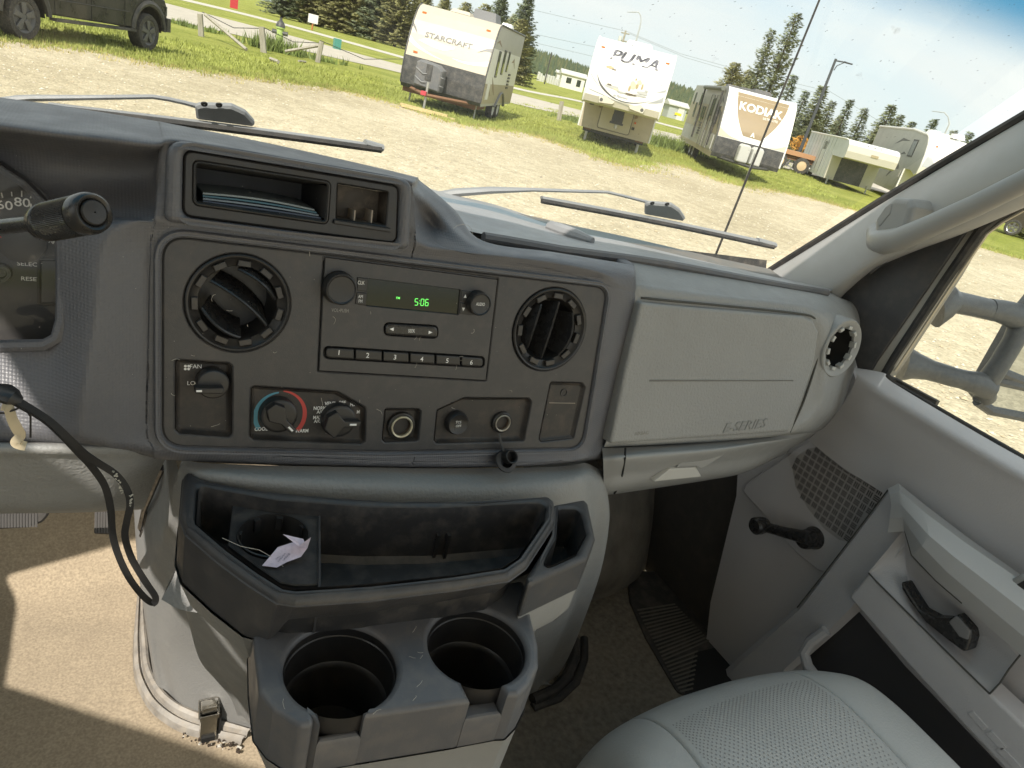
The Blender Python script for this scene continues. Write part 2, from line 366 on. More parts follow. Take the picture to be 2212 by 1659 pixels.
# ================================================================== dashboard
dash = thing('dashboard', 'charcoal and light grey van dashboard with round vents and control knobs', 'dashboard', (.45, .70, -.45))
def dy(px, py, n=0.): u, v = D.px(px, py, n); return D.pt(u, v, n)
def q(px, py, y): return P(px, py, y=y)
rows = [
 [(-120, 201, 0.88), (0, 218, 0.88), (120, 234, 0.875), (220, 250, 0.87), (320, 266, 0.86), (345, 270, 0.86), (368, 274, 0.86), (607, 322, 0.845), (878, 384, 0.835), (908, 398, 0.83), (981, 459, 0.82), (1043, 527, 0.795), (1200, 552, 0.79), (1330, 573, 0.79), (1369, 578, 0.795)],
 [(-120, 194, .82), (0, 211, .82), (120, 227, .815), (220, 243, .81), (320, 259, .80), (345, 263, .80), (368, 267, .80), (607, 315, .785), (878, 377, .775), (908, 391, .77), (981, 452, .76), (1043, 520, .735), (1200, 545, .73), (1330, 566, .73), (1369, 571, .735)],
 [(-120, 228, .73), (0, 243, .73), (120, 260, .73), (220, 273, .73), (320, 287, .73), (347, 290, .73), (378, 290, .73), (607, 332, .72), (874, 384, .71), (900, 405, .72), (960, 452, .735), (1036, 526, .71), (1200, 552, .70), (1326, 574, .70), (1371, 580, .71)],
 [(-120, 262, .675), (0, 275, .675), (120, 291, .675), (220, 301, .68), (315, 312, .685), (345, 312, .688), (388, 305, .69), (607, 342, .688), (871, 389, .688), (888, 412, .69), (938, 455, .718), (1028, 532, .69), (1200, 558, .685), (1322, 583, .685), (1373, 592, .70)],
 [(-120, 300, .735), (0, 315, .74), (120, 330, .74), (220, 342, .738), (318, 345, .73), (346, 345, .72), (367, 330, .688), (607, 360, .686), (874, 410, .686), (889, 440, .692), (925, 475, .727), (1000, 537, .682), (1200, 564, .678), (1318, 592, .678), (1374, 605, .695)],
 [(-120, 380, .75), (0, 385, .75), (120, 395, .745), (220, 400, .74), (308, 400, .73), (342, 402, .715), (362, 400, .684), (607, 430, .682), (878, 465, .68), (889, 485, .687), (925, 507, .702), (980, 543, .677), (1195, 572, .673), (1310, 602, .674), (1374, 620, .692)],
 [(-120, 470, .745), (0, 470, .735), (120, 468, .715), (220, 462, .694), (303, 466, .684), (338, 475, .676), (358, 483, .672), (607, 512, .671), (878, 533, .671), (900, 536, .671), (950, 545, .671), (1035, 554, .670), (1190, 582, .670), (1304, 613, .671), (1374, 634, .692)],
 [(-120, 540, .72), (0, 540, .71), (120, 522, .69), (225, 508, .664), (306, 508, .662), (332, 520, .662), (352, 526, .664), (607, 544, .666), (878, 572, .666), (900, 575, .666), (960, 582, .666), (1040, 590, .666), (1180, 604, .666), (1300, 630, .668), (1374, 660, .692)],
 [(-120, 720, .70), (0, 720, .69), (110, 720, .672), (215, 720, .640), (298, 730, .645), (325, 738, .650), (348, 740, .655), (607, 750, .665), (878, 765, .665), (900, 770, .665), (960, 775, .665), (1040, 780, .665), (1180, 785, .665), (1290, 790, .655), (1350, 795, .69)],
 [(-120, 880, .665), (0, 880, .655), (100, 885, .642), (200, 895, .624), (285, 915, .628), (318, 925, .634), (345, 940, .637), (607, 968, .636), (878, 980, .635), (900, 981, .635), (960, 981, .635), (1040, 981, .635), (1180, 980, .635), (1275, 960, .642), (1318, 930, .685)],
 [(-120, 960, .66), (0, 959, .65), (100, 957, .645), (200, 961, .632), (285, 974, .628), (330, 984, .628), (360, 990, .628), (607, 1003, .628), (878, 1009, .628), (900, 1009, .628), (960, 1009, .628), (1040, 1008, .628), (1180, 1003, .632), (1268, 993, .645), (1303, 984, .685)],
 [(-120, 961, .76), (0, 960, .75), (100, 958, .75), (200, 962, .75), (285, 974, .75), (330, 984, .75), (360, 990, .75), (607, 1003, .75), (878, 1009, .75), (900, 1009, .75), (960, 1009, .75), (1040, 1008, .75), (1180, 1003, .75), (1268, 993, .75), (1303, 984, .76)]]
ctrl = [[q(*c) for c in r_]+[q(*r_[-1])+np.array([.002, .05, 0])] for r_ in rows]
BEZ = [(350, 507), (1312, 621), (1256, 968), (823, 976), (350, 964)]
POD = [(397, 322), (862, 401), (857, 527), (394, 467)]
bez = rnd(D.pxs(BEZ), [.022, .020, .022, 0, .024], 8); pod = rnd(D.pxs(POD, .004), .009, 7)
CLU = [(-170, 330), (-60, 340), (0, 358), (52, 392), (95, 433), (135, 492), (135, 690), (124, 728), (98, 744), (0, 746), (-170, 740)]
cluD = D.pxs(CLU, -.03)
cbz = D.pxs(BEZ, -.01)
def grow(poly, d):
    p = ccw(poly); return [(u+a*d, v+b*d) for (u, v), (a, b) in zip(p, vnormals(p))]
bzs = grow(bez, -.006); pds = grow(pod, -.006); cls = grow(cluD, -.002)
def drop_dash(p):
    w_ = p-D.O; u, v = np.dot(w_, D.U), np.dot(w_, D.V)
    if inpoly(u, v, bzs) or inpoly(u, v, pds): return True
    # the cluster is looked at along the line of sight
    t = np.dot(D.N, D.O-.03*D.N)/np.dot(D.N, p); w_ = p*t-D.O
    return inpoly(np.dot(w_, D.U), np.dot(w_, D.V), cls)
def seg_dist(Q, poly):
    A_ = np.array(poly); B_ = np.roll(A_, -1, 0); d = B_-A_; L2 = (d*d).sum(1)+1e-12; best = np.full(len(Q), 9.)
    for k in range(len(A_)):
        w_ = Q-A_[k]; t = np.clip((w_ @ d[k])/L2[k], 0, 1); best = np.minimum(best, np.linalg.norm(w_-t[:, None]*d[k], axis=1))
    return best
def sink(A):
    sh = A.shape; Q = A.reshape(-1, 3).copy(); W_ = Q-D.O; U_, V_, N_v = W_ @ D.U, W_ @ D.V, W_ @ D.N
    near = np.abs(N_v) < .035; UV = np.stack([U_, V_], 1); lim = np.full(len(Q), 9.)
    for poly in (bez, pod):
        d = seg_dist(UV, poly); ins = np.array([inpoly(u, v, poly) if near[i] and d[i] > 0 else False for i, (u, v) in enumerate(UV)]); d = np.where(ins, 0, d)
        lim = np.minimum(lim, -.002+np.maximum(0, d-.010)*.45)
    ex = np.where(near, np.maximum(0, N_v-lim), 0); Q -= ex[:, None]*D.N; return Q.reshape(sh)
surf('dash_shell', ctrl, [4, 5, 5, 5, 6, 8, 8, 22, 22, 6, 3], [8, 8, 8, 10, 5, 5, 20, 24, 4, 8, 8, 16, 12, 6, 4], CHAR, dash, drop=drop_dash, dense=sink)
# collars round the control panel and the cubby
MB().rings(D, grow(bez, .007), [(0, -.02)]+[(.005*(1-math.cos(t*math.pi/8)), -.001+.005*math.sin(t*math.pi/8)) for t in range(5)], [grow(bez, .0006)]).done('panel_collar', CHAR, dash)
POD2 = [(362, 300), (607, 341), (890, 390), (884, 540), (607, 512), (355, 479)]
MB().rings(D, rnd(D.pxs(POD2, .006), [.016, 0, .012, .008, 0, .008], 7), [(-.002, -.03)]+[(.006*(1-math.cos(t*math.pi/8)), .003+.006*math.sin(t*math.pi/8)) for t in range(5)], [grow(pod, .0006)]).done('cubby_collar', CHAR, dash)
# control panel
PK = {'fan': [(379, 778), (494, 785), (501, 792), (501, 939), (494, 945), (388, 937), (379, 928)],
      'clim': [(543, 838), (552, 835), (729, 847), (789, 881), (788, 954), (780, 959), (549, 950), (540, 943)],
      'sock': [(832, 884), (903, 884), (909, 889), (903, 953), (832, 956), (826, 950)],
      'tcs': [(945, 886), (1003, 860), (1142, 861), (1148, 869), (1132, 953), (943, 958), (938, 951)],
      'blank': [(1190, 826), (1258, 828), (1264, 837), (1239, 947), (1169, 955), (1165, 947)]}
pk = {k: rnd(D.pxs(v), .003) for k, v in PK.items()}
RAD = [(700, 553), (1076, 602), (1050, 823), (687, 802)]
rad = rnd(D.pxs(RAD), .001)
vL = D.px(516, 656); vR = D.px(1188, 712.5)
RL = (D.px(630, 656)[0]-D.px(402, 656)[0])/2; RR = (D.px(1265, 715)[0]-D.px(1111, 712)[0])/2
holes = [rad, circ(vL, RL, 64), circ(vR, RR, 64)]+list(pk.values())
MB().rings(D, bez, [(0, -.012), (0, -.002), (.0008, -.0006), (.002, 0)], holes).done('control_panel', CHAR2, dash)
POCK = mat('dusty black pocket plastic', (.028, .026, .025), .5, .3, 700, dust=.26, dustcol=(.26, .20, .15), dscale=55)
for k, d_ in (('fan', .009), ('clim', .006), ('sock', .008), ('tcs', .007), ('blank', .004)):
    MB().rings(D, pk[k], [(0, -.003), (.0008, -.001), (.0022, -d_+.002), (.003, -d_+.0008), (.0045, -d_)]).done('recess', POCK, dash)
# ---- vents
def vent(c, r, ang, n_v, gap, lab, m1=BLK):
    v = MB().lathe(D, c, [(r*1.0, -.004), (r*.995, .0015), (r*.97, .0025), (r*.94, .002), (r*.90, -.001), (r*.76, -.004), (r*.735, -.007), (r*.72, -.02), (r*.70, -.045)], 72, close=True).done('air_vent', m1, dash)
    b = MB()
    for k in range(11):                                             # notches of the ring
        a = 2*math.pi*(k+.3)/11; a0, a1 = a, a+.33
        pts = [(c[0]+rr*math.cos(t), c[1]+rr*math.sin(t)) for rr, t in ((r*.765, a0), (r*.765, a1), (r*.885, a1-.03), (r*.885, a0+.03))]
        b.rings(D, pts, [(0, -.006), (0, .0006), (.0006, .0012)])
    b.done('vent_ring_tooth', mat('vent tooth plastic', (.030, .028, .027), .4, dust=.2), v)
    for k in range(n_v):                                            # swivelling vanes
        off = (k-(n_v-1)/2)*gap; L = math.sqrt(max(0, (r*.70)**2-off**2))
        V = []; nn = 14
        for i in range(nn+1):
            s = -1+2*i/nn
            for j, (dn, dw) in enumerate(((-.032, .010), (.001, -.0014), (.002, 0), (.001, .0014), (-.032, .0125))):
                cur = dw+off+(.004*(1-s*s))*(1 if off >= 0 else -1)
                x, y = s*L*(1 if dn > -.01 else .8), cur
                h = dn if dn < -.01 else dn+.007*(1-s*s)
                V.append(D.pt(c[0]+x*math.cos(ang)-y*math.sin(ang), c[1]+x*math.sin(ang)+y*math.cos(ang), h))
        obj('vent_vane', V, grid_faces(nn+1, 5), BLKG, v, sharp=30)
    return v
vent(vL, RL, R(-38), 3, RL*.52, '')
vent(vR, RR, R(80), 3, RR*.46, '')
# ---- knobs
def knob(name, c, r, ang, mats=BLK):
    k = MB().lathe(D, c, [(r, -.006), (r, .003), (r*.97, .005), (r*.9, .006), (r*.80, .0062)], 40, close=True).done(name, mats, dash)
    return k
def bar(fr, c, ang, prof, n0, n1, bev=.0012):
    co, si = math.cos(ang), math.sin(ang)
    pts = [(c[0]+x*co-y*si, c[1]+x*si+y*co) for x, y in prof]
    return MB().rings(fr, rnd(pts, .0015, 3), [(0, n0), (0, n1-bev), (bev*.3, n1-bev*.3), (bev, n1)])
def mark(c, ang, x0, x1, hw, n): 
    co, si = math.cos(ang), math.sin(ang)
    return MB().rings(D, [(c[0]+x*co-y*si, c[1]+x*si+y*co) for x, y in ((x0, -hw), (x1, -hw), (x1, hw), (x0, hw))], [(0, n), (0, n+.0005)])
S_ = .2/375
c = D.px(461, 831, .006); r = 28*S_
k = knob('fan_knob', c, r, 0); bar(D, (c[0]-.002, c[1]-.003), math.pi, [(-r*.7, -.0028), (r*1.02, -.0028), (r*1.02, .0028), (-r*.7, .0035)], .004, .016).done('knob_grip', BLK, k)
mark((c[0]-.002, c[1]-.003), math.pi, r*.62, r*.95, .0009, .016).done('pointer_mark', WHITE, k)
c = D.px(604, 900, .006); r = 35*S_
k = knob('temperature_knob', c, r, 0)
bar(D, c, R(-47), [(-r*.35, -r*.55), (r*.25, -.0036), (r*1.12, -.0036), (r*1.12, .0036), (r*.25, .0036), (-r*.35, r*.6), (-r*.9, r*.35), (-r*.95, -r*.2)], .004, .015).done('knob_grip', BLK, k)
mark(c, R(-47), r*.6, r*.95, .001, .015).done('pointer_mark', WHITE, k)
c2 = D.px(734, 911, .006)
k = knob('airflow_knob', c2, r, 0)
bar(D, c2, R(-2), [(-r*.35, -r*.9), (r*.15, -.0036), (r*1.1, -.0036), (r*1.1, .0036), (r*.15, .0036), (-r*.35, r*.75), (-r*.85, r*.45), (-r*.98, -r*.3)], .004, .015).done('knob_grip', BLK, k)
mark(c2, R(-2), r*.45, r*.85, .001, .015).done('pointer_mark', WHITE, k)
pm = -.0058
ca0 = D.px(604, 898, pm)
for a0, a1, nm, cc, ro in ((95, 215, 'blue', (.10, .32, .42), 50), (85, -42, 'red', (.55, .06, .05), 53)):
    mb = MB(); n = 24; V = []
    for i in range(n+1):
        a = R(a0+(a1-a0)*i/n); wd = (3+5.5*min(1, i/n*1.5))*S_
        for rr in (ro*S_, ro*S_-wd): V.append(D.pt(ca0[0]+rr*math.cos(a), ca0[1]+rr*math.sin(a), pm))
    obj('temperature_arc', V, [(2*i, 2*i+1, 2*i+3, 2*i+2) for i in range(n)], mat(nm+' print', cc, .5), dash, label=None) if False else props(obj('temperature_arc', V, [(2*i, 2*i+1, 2*i+3, 2*i+2) for i in range(n)], mat(nm+' print', cc, .5), dash), nm+' arc printed beside the temperature knob')
tx = MB(); T = .0058
def tp(s, px, py, size=T, n=pm, **k): add_text(tx, s, D, D.px(px, py, n), size, n, **k)
tp('FAN', 423, 792, n=-.0086); tp('HI', 470, 799, n=-.0086); tp('LO', 413, 828, n=-.0086)
for a, b in ((423, 828), (428, 813), (442, 802), (461, 799)): u, v = D.px(a, b, -.0086); tx.rings(D, circ((u, v), .0009, 10), [(0, -.0089), (0, -.0085)])
u0, v0 = D.px(404, 794, -.0086)
for kk in range(4):
    a = R(45+90*kk); tx.rings(D, circ((u0+.0021*math.cos(a), v0+.0021*math.sin(a)), .0013, 10), [(0, -.0089), (0, -.0085)])
for s, a, b in (('COOL', 564, 927), ('WARM', 652, 931), ('VENT', 713, 872), ('OFF', 739, 870), ('FLR', 763, 874), ('MIX', 778, 890), ('NORM', 691, 882), ('A/C', 692, 890), ('MAX', 686, 902), ('A/C', 686, 910)): tp(s, a, b, .0055, bold=.05, sx=.84)
tx.done('lettering', WHITE, dash, smooth=False)
# ---- power sockets and buttons
def socket(px, py, r, mt, n=-.007):
    c = D.px(px, py, n); r = r*S_
    s = MB().lathe(D, c, [(r*1.32, n), (r*1.28, n+.004), (r*1.12, n+.005), (r*1.05, n+.004)], 40).done('power_socket', BLK, dash)
    MB().lathe(D, c, [(r*1.04, n+.002), (r*1.02, n+.0062), (r*.96, n+.0068), (r*.86, n+.006), (r*.82, n-.002), (r*.80, n-.03)], 40).done('socket_ring', mt, s)
    MB().lathe(D, c, [(r*.80, n-.03), (0.0005, n-.03)], 24).done('socket_floor', mat('rusty socket inside', (.10, .055, .03), .7, dust=.5), s)
    MB().lathe(D, c, [(r*.815, n+.003), (r*.80, n-.029)], 30).done('socket_barrel', mat('socket barrel', (.12, .08, .05), .5, dust=.4), s)
IVORY = mat('worn pale brass', (.66, .60, .44), .35, metal=.5, dust=.2)
socket(865, 919, 24, IVORY); socket(1082, 911, 20, mat('worn steel ring', (.55, .5, .42), .35, metal=.7, dust=.3))
c = D.px(990, 916, .002); r = 26*S_
k = MB().lathe(D, c, [(r*1.04, -.008), (r*1.04, -.001), (r*.97, .002), (r*.90, .0035), (r*.6, .0022), (r*.2, .0018)], 44, close=True).done('traction_button', BLK, dash)
mb = MB(); add_text(mb, 'TCS', D, D.px(990, 912, .003), .0042, .0036); add_text(mb, 'OFF', D, D.px(990, 920, .003), .0042, .0036); mb.done('lettering', WHITE, k, smooth=False)
# rubber plug hanging on its strap
c = D.px(1092, 996, .012)
cp = MB().tube([D.pt(*D.px(1076, 936, 0), .002), D.pt(*D.px(1076, 955, 0), .009), D.pt(*D.px(1079, 970, 0), .012), D.pt(*D.px(1085, 985, 0), .014)], .0022, 8, flat=.5).done('plug_strap', RUB, dash)
f2 = Fr(D.pt(*c, .012), (1, -.15, -.1), (.05, .55, .8))
pl = MB().lathe(f2, (0, 0), [(.001, -.022), (.004, -.018), (.0085, -.006), (.0135, -.001), (.0145, .001), (.0135, .003), (.0095, .0035), (.0085, .004)], 36).done('socket_plug', mat('dusty rubber plug', (.035, .035, .038), .5, dust=.3), dash)
MB().lathe(f2, (.001, .005), [(.0085, .003), (.0085, .017), (.0078, .0178), (.0066, .017), (.006, .004), (.0005, .004)], 32).done('plug_barrel', BLK, pl)
# blank switch plate
c = D.px(1218, 848, -.004)
MB().lathe(D, c, [(.0052, -.004), (.0050, -.0028), (.0043, -.0028), (.0041, -.0042)], 28).done('blank_plate_ring', CHAR2, dash)
a_, b_ = D.px(1186, 870, -.004), D.px(1242, 871, -.004)
MB().tube([D.pt(*a_, -.004), D.pt(*b_, -.004)], .0007, 6).done('blank_plate_line', mat('pale worn edge', (.30, .25, .20), .6), dash)
# ---- cubby with booklets and slot
CUB = [(420, 348), (712, 394), (706, 482), (419, 440)]
SLT = [(730, 398), (837, 416), (832, 486), (727, 472)]
cub = rnd(D.pxs(CUB, .004), .005, 6); slt = rnd(D.pxs(SLT, .004), .001)
MB().rings(D, pod, [(0, -.012), (0, .0025), (.0008, .0038), (.002, .0045)], [cub, slt]).done('cubby_bezel', BLK, dash)
MB().rings(D, cub, [(-.0008, .0045), (-.0004, .0056), (.0006, .006), (.0014, .005), (.002, .002), (.008, -.075)]).done('cubby', mat('cubby plastic', (.025, .025, .026), .5, dust=.12), dash)
MB().rings(D, slt, [(0, .004), (.001, -.02)]).done('switch_slot', mat('dusty slot plastic', (.045, .036, .028), .6, dust=.45, dscale=60), dash)
a_, b_ = D.px(719, 478, .005), D.px(842, 497, .005)
an = math.atan2(b_[1]-a_[1], b_[0]-a_[0]); Lb = math.dist(a_, b_)
bar(D, ((a_[0]+b_[0])/2, (a_[1]+b_[1])/2), an, [(-Lb/2, -.0022), (Lb/2, -.0022), (Lb/2, .0022), (-Lb/2, .0022)], .002, .009).done('slot_lip', BLK, dash)
for xx in (761, 798):
    p0 = D.px(xx, 452, -.008); p1 = D.px(xx, 482, .0)
    MB().rings(D, [(p0[0]-.0007, p1[1]), (p0[0]+.0007, p1[1]), (p0[0]+.0007, p0[1]), (p0[0]-.0007, p0[1])], [(0, -.02), (0, .002)]).done('slot_fin', mat('pale worn edge', (.30, .25, .20), .6), dash)
cols = [(.03, .05, .09), (.16, .20, .24), (.02, .10, .15), (.20, .24, .26)]
for i, (cc, nm) in enumerate(zip(cols, ('dark navy booklet at the bottom of the dashboard cubby', 'pale grey booklet second from bottom in the dashboard cubby', 'dark teal booklet under the top one in the cubby', 'thin grey booklet lying on top of the cubby pile'))):
    lo = D.px(432+i*3, 441-i*2.4, 0)[1]+.0012; a_ = D.px(432, 430, 0)[0]+.003; b_ = D.px(700, 470, 0)[0]-.002-i*.002
    z0 = D.px(432, 441, 0); z1 = D.px(698, 478, 0)
    V = []; n = 12
    for s in range(n+1):
        t = s/n; x = a_+(b_-a_)*t; bow = .0035*math.sin(t*math.pi)*(i+1)/3
        yb = z0[1]+(z1[1]-z0[1])*t+.0016+i*.0023+bow*.5
        for (dn, dv) in ((-.004, 0), (-.004, .0016), (-.07, .0016+.004), (-.07, .004)): V.append(D.pt(x, yb+dv, dn-.001*i))
    o = obj('booklet', V, grid_faces(n+1, 4)+[(4*i_, 4*i_+3, 4*i_+7, 4*i_+4) for i_ in range(n)], mat('booklet %d' % i, cc, .35), None, smooth=False)
    props(o, nm, 'booklet', 'booklets in the dashboard cubby')
# ---- passenger side of the dashboard
prow = [
 [(1340, 549, .80), (1440, 565, .80), (1600, 592, .80), (1720, 615, .80), (1789, 630, .82), (1815, 640, .84)],
 [(1340, 556, .765), (1440, 573, .765), (1600, 600, .765), (1720, 622, .765), (1786, 634, .785), (1820, 645, .82)],
 [(1340, 572, .735), (1440, 590, .735), (1600, 615, .735), (1720, 634, .735), (1790, 645, .745), (1842, 655, .80)],
 [(1340, 600, .705), (1440, 616, .700), (1600, 638, .700), (1720, 652, .700), (1800, 668, .705), (1862, 680, .79)],
 [(1345, 632, .692), (1440, 645, .683), (1600, 662, .683), (1735, 678, .683), (1805, 700, .680), (1866, 715, .78)],
 [(1335, 760, .680), (1440, 760, .672), (1600, 770, .670), (1745, 770, .668), (1800, 778, .668), (1852, 790, .77)],
 [(1320, 860, .668), (1430, 860, .655), (1600, 865, .655), (1735, 868, .653), (1790, 872, .655), (1826, 874, .76)],
 [(1312, 940, .655), (1420, 935, .645), (1580, 930, .645), (1690, 925, .645), (1755, 918, .65), (1792, 916, .75)],
 [(1305, 965, .655), (1410, 960, .645), (1560, 952, .645), (1670, 942, .65), (1738, 934, .66), (1766, 932, .75)],
 [(1303, 968, .70), (1410, 963, .70), (1560, 955, .70), (1670, 945, .70), (1738, 937, .72), (1764, 935, .78)]]
EV = Fr(P(1818, 755, y=.668), (1, .05, 0), (0, math.sin(R(8)), math.cos(R(8))))
cc = EV.px(1817, 752, .003); er = (EV.px(1854, 752)[0]-EV.px(1782, 752)[0])/2; ea = (EV.px(1817, 692)[1]-EV.px(1817, 812)[1])/2/er
def drop_vent(p):
    w_ = p-EV.O; u, v = np.dot(w_, EV.U)-cc[0], np.dot(w_, EV.V)-cc[1]
    return (u/er)**2+(v/er/ea)**2 < .8 and p[1] < .75
surf('passenger_dash', [[q(*c) for c in r_] for r_ in prow], [3, 4, 5, 8, 18, 14, 8, 4, 2], [10, 16, 14, 16, 12], GREY, dash, drop=drop_vent)
# airbag door: a slab just proud of it
PD = Fr(P(1560, 800, y=.662), (1, 0, 0), (0, math.sin(R(11)), math.cos(R(11))))
AB = [(1384, 653), (1560, 668), (1735, 683), (1756, 692), (1768, 716), (1760, 775), (1733, 860), (1703, 932), (1540, 944), (1318, 959), (1350, 800)]
MB().rings(PD, rnd(PD.pxs(AB, .004), .004), [(0, -.02), (0, .001)]+[(.005*(1-math.cos(t*math.pi/8)), .001+.004*math.sin(t*math.pi/8)) for t in range(1, 5)]).done('airbag_door', GREY, dash)
MB().tube(resample([P(1384, 643, y=.687), q(1440, 649, .680), q(1600, 664, .680), q(1730, 678, .680), q(1760, 688, .679), q(1773, 712, .675), q(1766, 772, .666), q(1738, 862, .652), q(1706, 934, .643)], 5, 0), .0017, 6).done('airbag_door_gap', mat('shaded seam grey', (.07, .068, .06), .8), dash)
gr = MB(); e0, e1 = PD.px(1403, 822, .005), PD.px(1713, 822, .005)
gr.rings(PD, [(e0[0], e0[1]-.0012), (e1[0], e1[1]-.0008), (e1[0], e1[1]+.0008), (e0[0], e0[1]+.0012)], [(-.0003, .0048), (.0003, .0058)])
gr.done('groove_moulding', mat('shaded moulded edge', (.15, .145, .13), .6), dash)
mb = MB(); u, v = PD.px(1608, 920, .005)
add_text(mb, 'E-SERIES', PD, (u, v), .022, .0045, extrude=.0016, shear=.3, sx=1.2, bold=.0, rot=.055); mb.done('embossed_lettering', mat('shaded emboss grey', (.235, .235, .225), .6), dash, sharp=20)
mb = MB(); u, v = PD.px(1386, 936, .005)
add_text(mb, 'AIRBAG', PD, (u, v), .0075, .005, extrude=.0002, rot=.03); mb.done('airbag_lettering', mat('dim print', (.2, .19, .17), .6), dash, sharp=20)
# outer vent of the passenger side
EV = Fr(P(1818, 755, y=.668), (1, .05, 0), (0, math.sin(R(8)), math.cos(R(8))))
cc = EV.px(1817, 752, .003); er = (EV.px(1854, 752)[0]-EV.px(1782, 752)[0])/2; ea = (EV.px(1817, 692)[1]-EV.px(1817, 812)[1])/2/er
v = MB().lathe(EV, cc, [(er*1.06, -.02), (er*1.04, .004), (er*1.0, .006), (er*.94, .0055), (er*.86, .003), (er*.74, .001), (er*.735, -.003)], 56, asp=ea).done('air_vent', GREYS, dash)
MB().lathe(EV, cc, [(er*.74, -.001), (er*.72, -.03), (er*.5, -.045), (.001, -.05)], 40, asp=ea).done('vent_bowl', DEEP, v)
b = MB()
for k in range(10):
    a = 2*math.pi*k/10
    pts = [(cc[0]+rr*er*math.cos(t), cc[1]+rr*er*ea*math.sin(t)) for rr, t in ((.68, a), (.68, a+.30), (.80, a+.27), (.80, a+.03))]
    b.rings(EV, pts, [(0, -.004), (0, .005), (.0008, .0058)])
b.done('vent_ring_tooth', mat('pale vent tooth', (.42, .42, .40), .4), v)
# glove box below
gb = [
 [(1300, 968, .66), (1352, 966, .655), (1460, 960, .652), (1560, 953, .652), (1650, 946, .66), (1740, 936, .69), (1764, 934, .76)],
 [(1302, 978, .652), (1352, 976, .642), (1460, 968, .637), (1560, 962, .637), (1645, 952, .65), (1738, 940, .69), (1762, 937, .76)],
 [(1303, 995, .640), (1350, 990, .628), (1460, 981, .622), (1556, 972, .622), (1642, 960, .64), (1730, 946, .69), (1757, 940, .76)],
 [(1304, 1030, .645), (1346, 1022, .637), (1450, 1010, .632), (1540, 1000, .635), (1620, 986, .66), (1700, 968, .70), (1730, 957, .77)],
 [(1304, 1064, .662), (1330, 1062, .656), (1440, 1046, .654), (1530, 1033, .66), (1605, 1018, .68), (1680, 984, .72), (1706, 970, .78)],
 [(1306, 1069, .80), (1330, 1067, .80), (1440, 1051, .80), (1530, 1037, .80), (1605, 1022, .80), (1680, 988, .80), (1706, 974, .82)]]
gbx = surf('glove_box', [[q(*c) for c in r_] for r_ in gb], [4, 5, 8, 8, 2], 9, GREYS, dash)
h = Fr(P(1480, 1018, y=.628), (1, 0, 0), (0, .10, 1))
MB().rings(h, rnd(h.pxs([(1447, 1011), (1503, 1008), (1516, 1030), (1409, 1041)]), .002), [(0, -.012), (0, -.001), (.001, .0006), (.0025, .001)]).done('glove_box_handle', mat('handle grey plastic', (.46, .45, .42), .45), gbx)
MB().rings(h, h.pxs([(1477, 989), (1562, 981), (1523, 1007), (1512, 1012), (1503, 1006), (1460, 1008)]), [(0, -.008), (0, .0016), (.0015, .0022)]).done('glove_box_latch', GREYS, gbx)
MB().tube([q(1351, 968, .642), q(1350, 990, .6275), q(1345, 1022, .6365), q(1337, 1050, .648), q(1327, 1066, .657)], .0016, 6).done('panel_gap', DEEP, gbx)
# dark rail and the grey shelf running to the windscreen
MB().tube([q(1044, 512, .757), q(1100, 521, .757), q(1210, 540, .757), q(1361, 559, .757), q(1440, 571, .757), q(1580, 597, .757), q(1700, 619, .757), q(1786, 633, .765)], .0065, 8).done('defroster_rail', mat('rail dark grey plastic', (.10, .10, .105), .4, dust=.25), dash)
top = [
 [(860, 425, .80), (940, 470, .79), (1026, 502, .77), (1200, 530, .765), (1360, 552, .765), (1580, 592, .765), (1720, 617, .77), (1788, 631, .78)],
 [(860, 415, .86), (940, 455, .85), (1035, 490, .84), (1200, 518, .83), (1360, 545, .825), (1580, 587, .82), (1720, 613, .815), (1795, 628, .81)],
 [(860, 400, .98), (950, 432, .97), (1052, 458, .955), (1200, 508, .90), (1360, 538, .88), (1570, 580, .86), (1715, 609, .845), (1800, 625, .83)],
 [(860, 392, 1.10), (960, 424, 1.09), (1060, 445, 1.075), (1200, 492, 1.03), (1360, 527, 1.0), (1560, 573, .96), (1705, 604, .93), (1805, 622, .90)],
 [(860, 385, 1.18), (962, 417, 1.17), (1062, 440, 1.16), (1195, 481, 1.13), (1360, 518, 1.09), (1550, 560, 1.04), (1668, 583, 1.01), (1770, 603, .99)]]
surf('dash_top', [[q(*c) for c in r_] for r_ in top], 7, 8, [TOPG], dash)
fr_ = [[q(a, b, y) for a, b, y in ((930, 417, 1.15), (1005, 434, 1.13), (1193, 477, 1.10), (1360, 513, 1.07), (1545, 556, 1.01), (1664, 581, .985))],
       [q(a, b, y) for a, b, y in ((930, 432, 1.09), (1005, 448, 1.07), (1193, 494, 1.03), (1360, 530, 1.0), (1545, 571, .955), (1690, 601, .93))]]
surf('windscreen_border', fr_, 3, 8, mat('grey windscreen border', (.13, .125, .11), .5, .8, 500, dust=.45), dash)  # cowl strip; its grey-brown also carries the reflection in the glass
MB().tube([q(1183, 489, .99), q(1190, 491, .975), q(1215, 500, .945), q(1245, 510, .91), q(1280, 521, .88)], [.004, .011, .012, .011, .006], 10).done('defroster_duct', TOPG, dash)
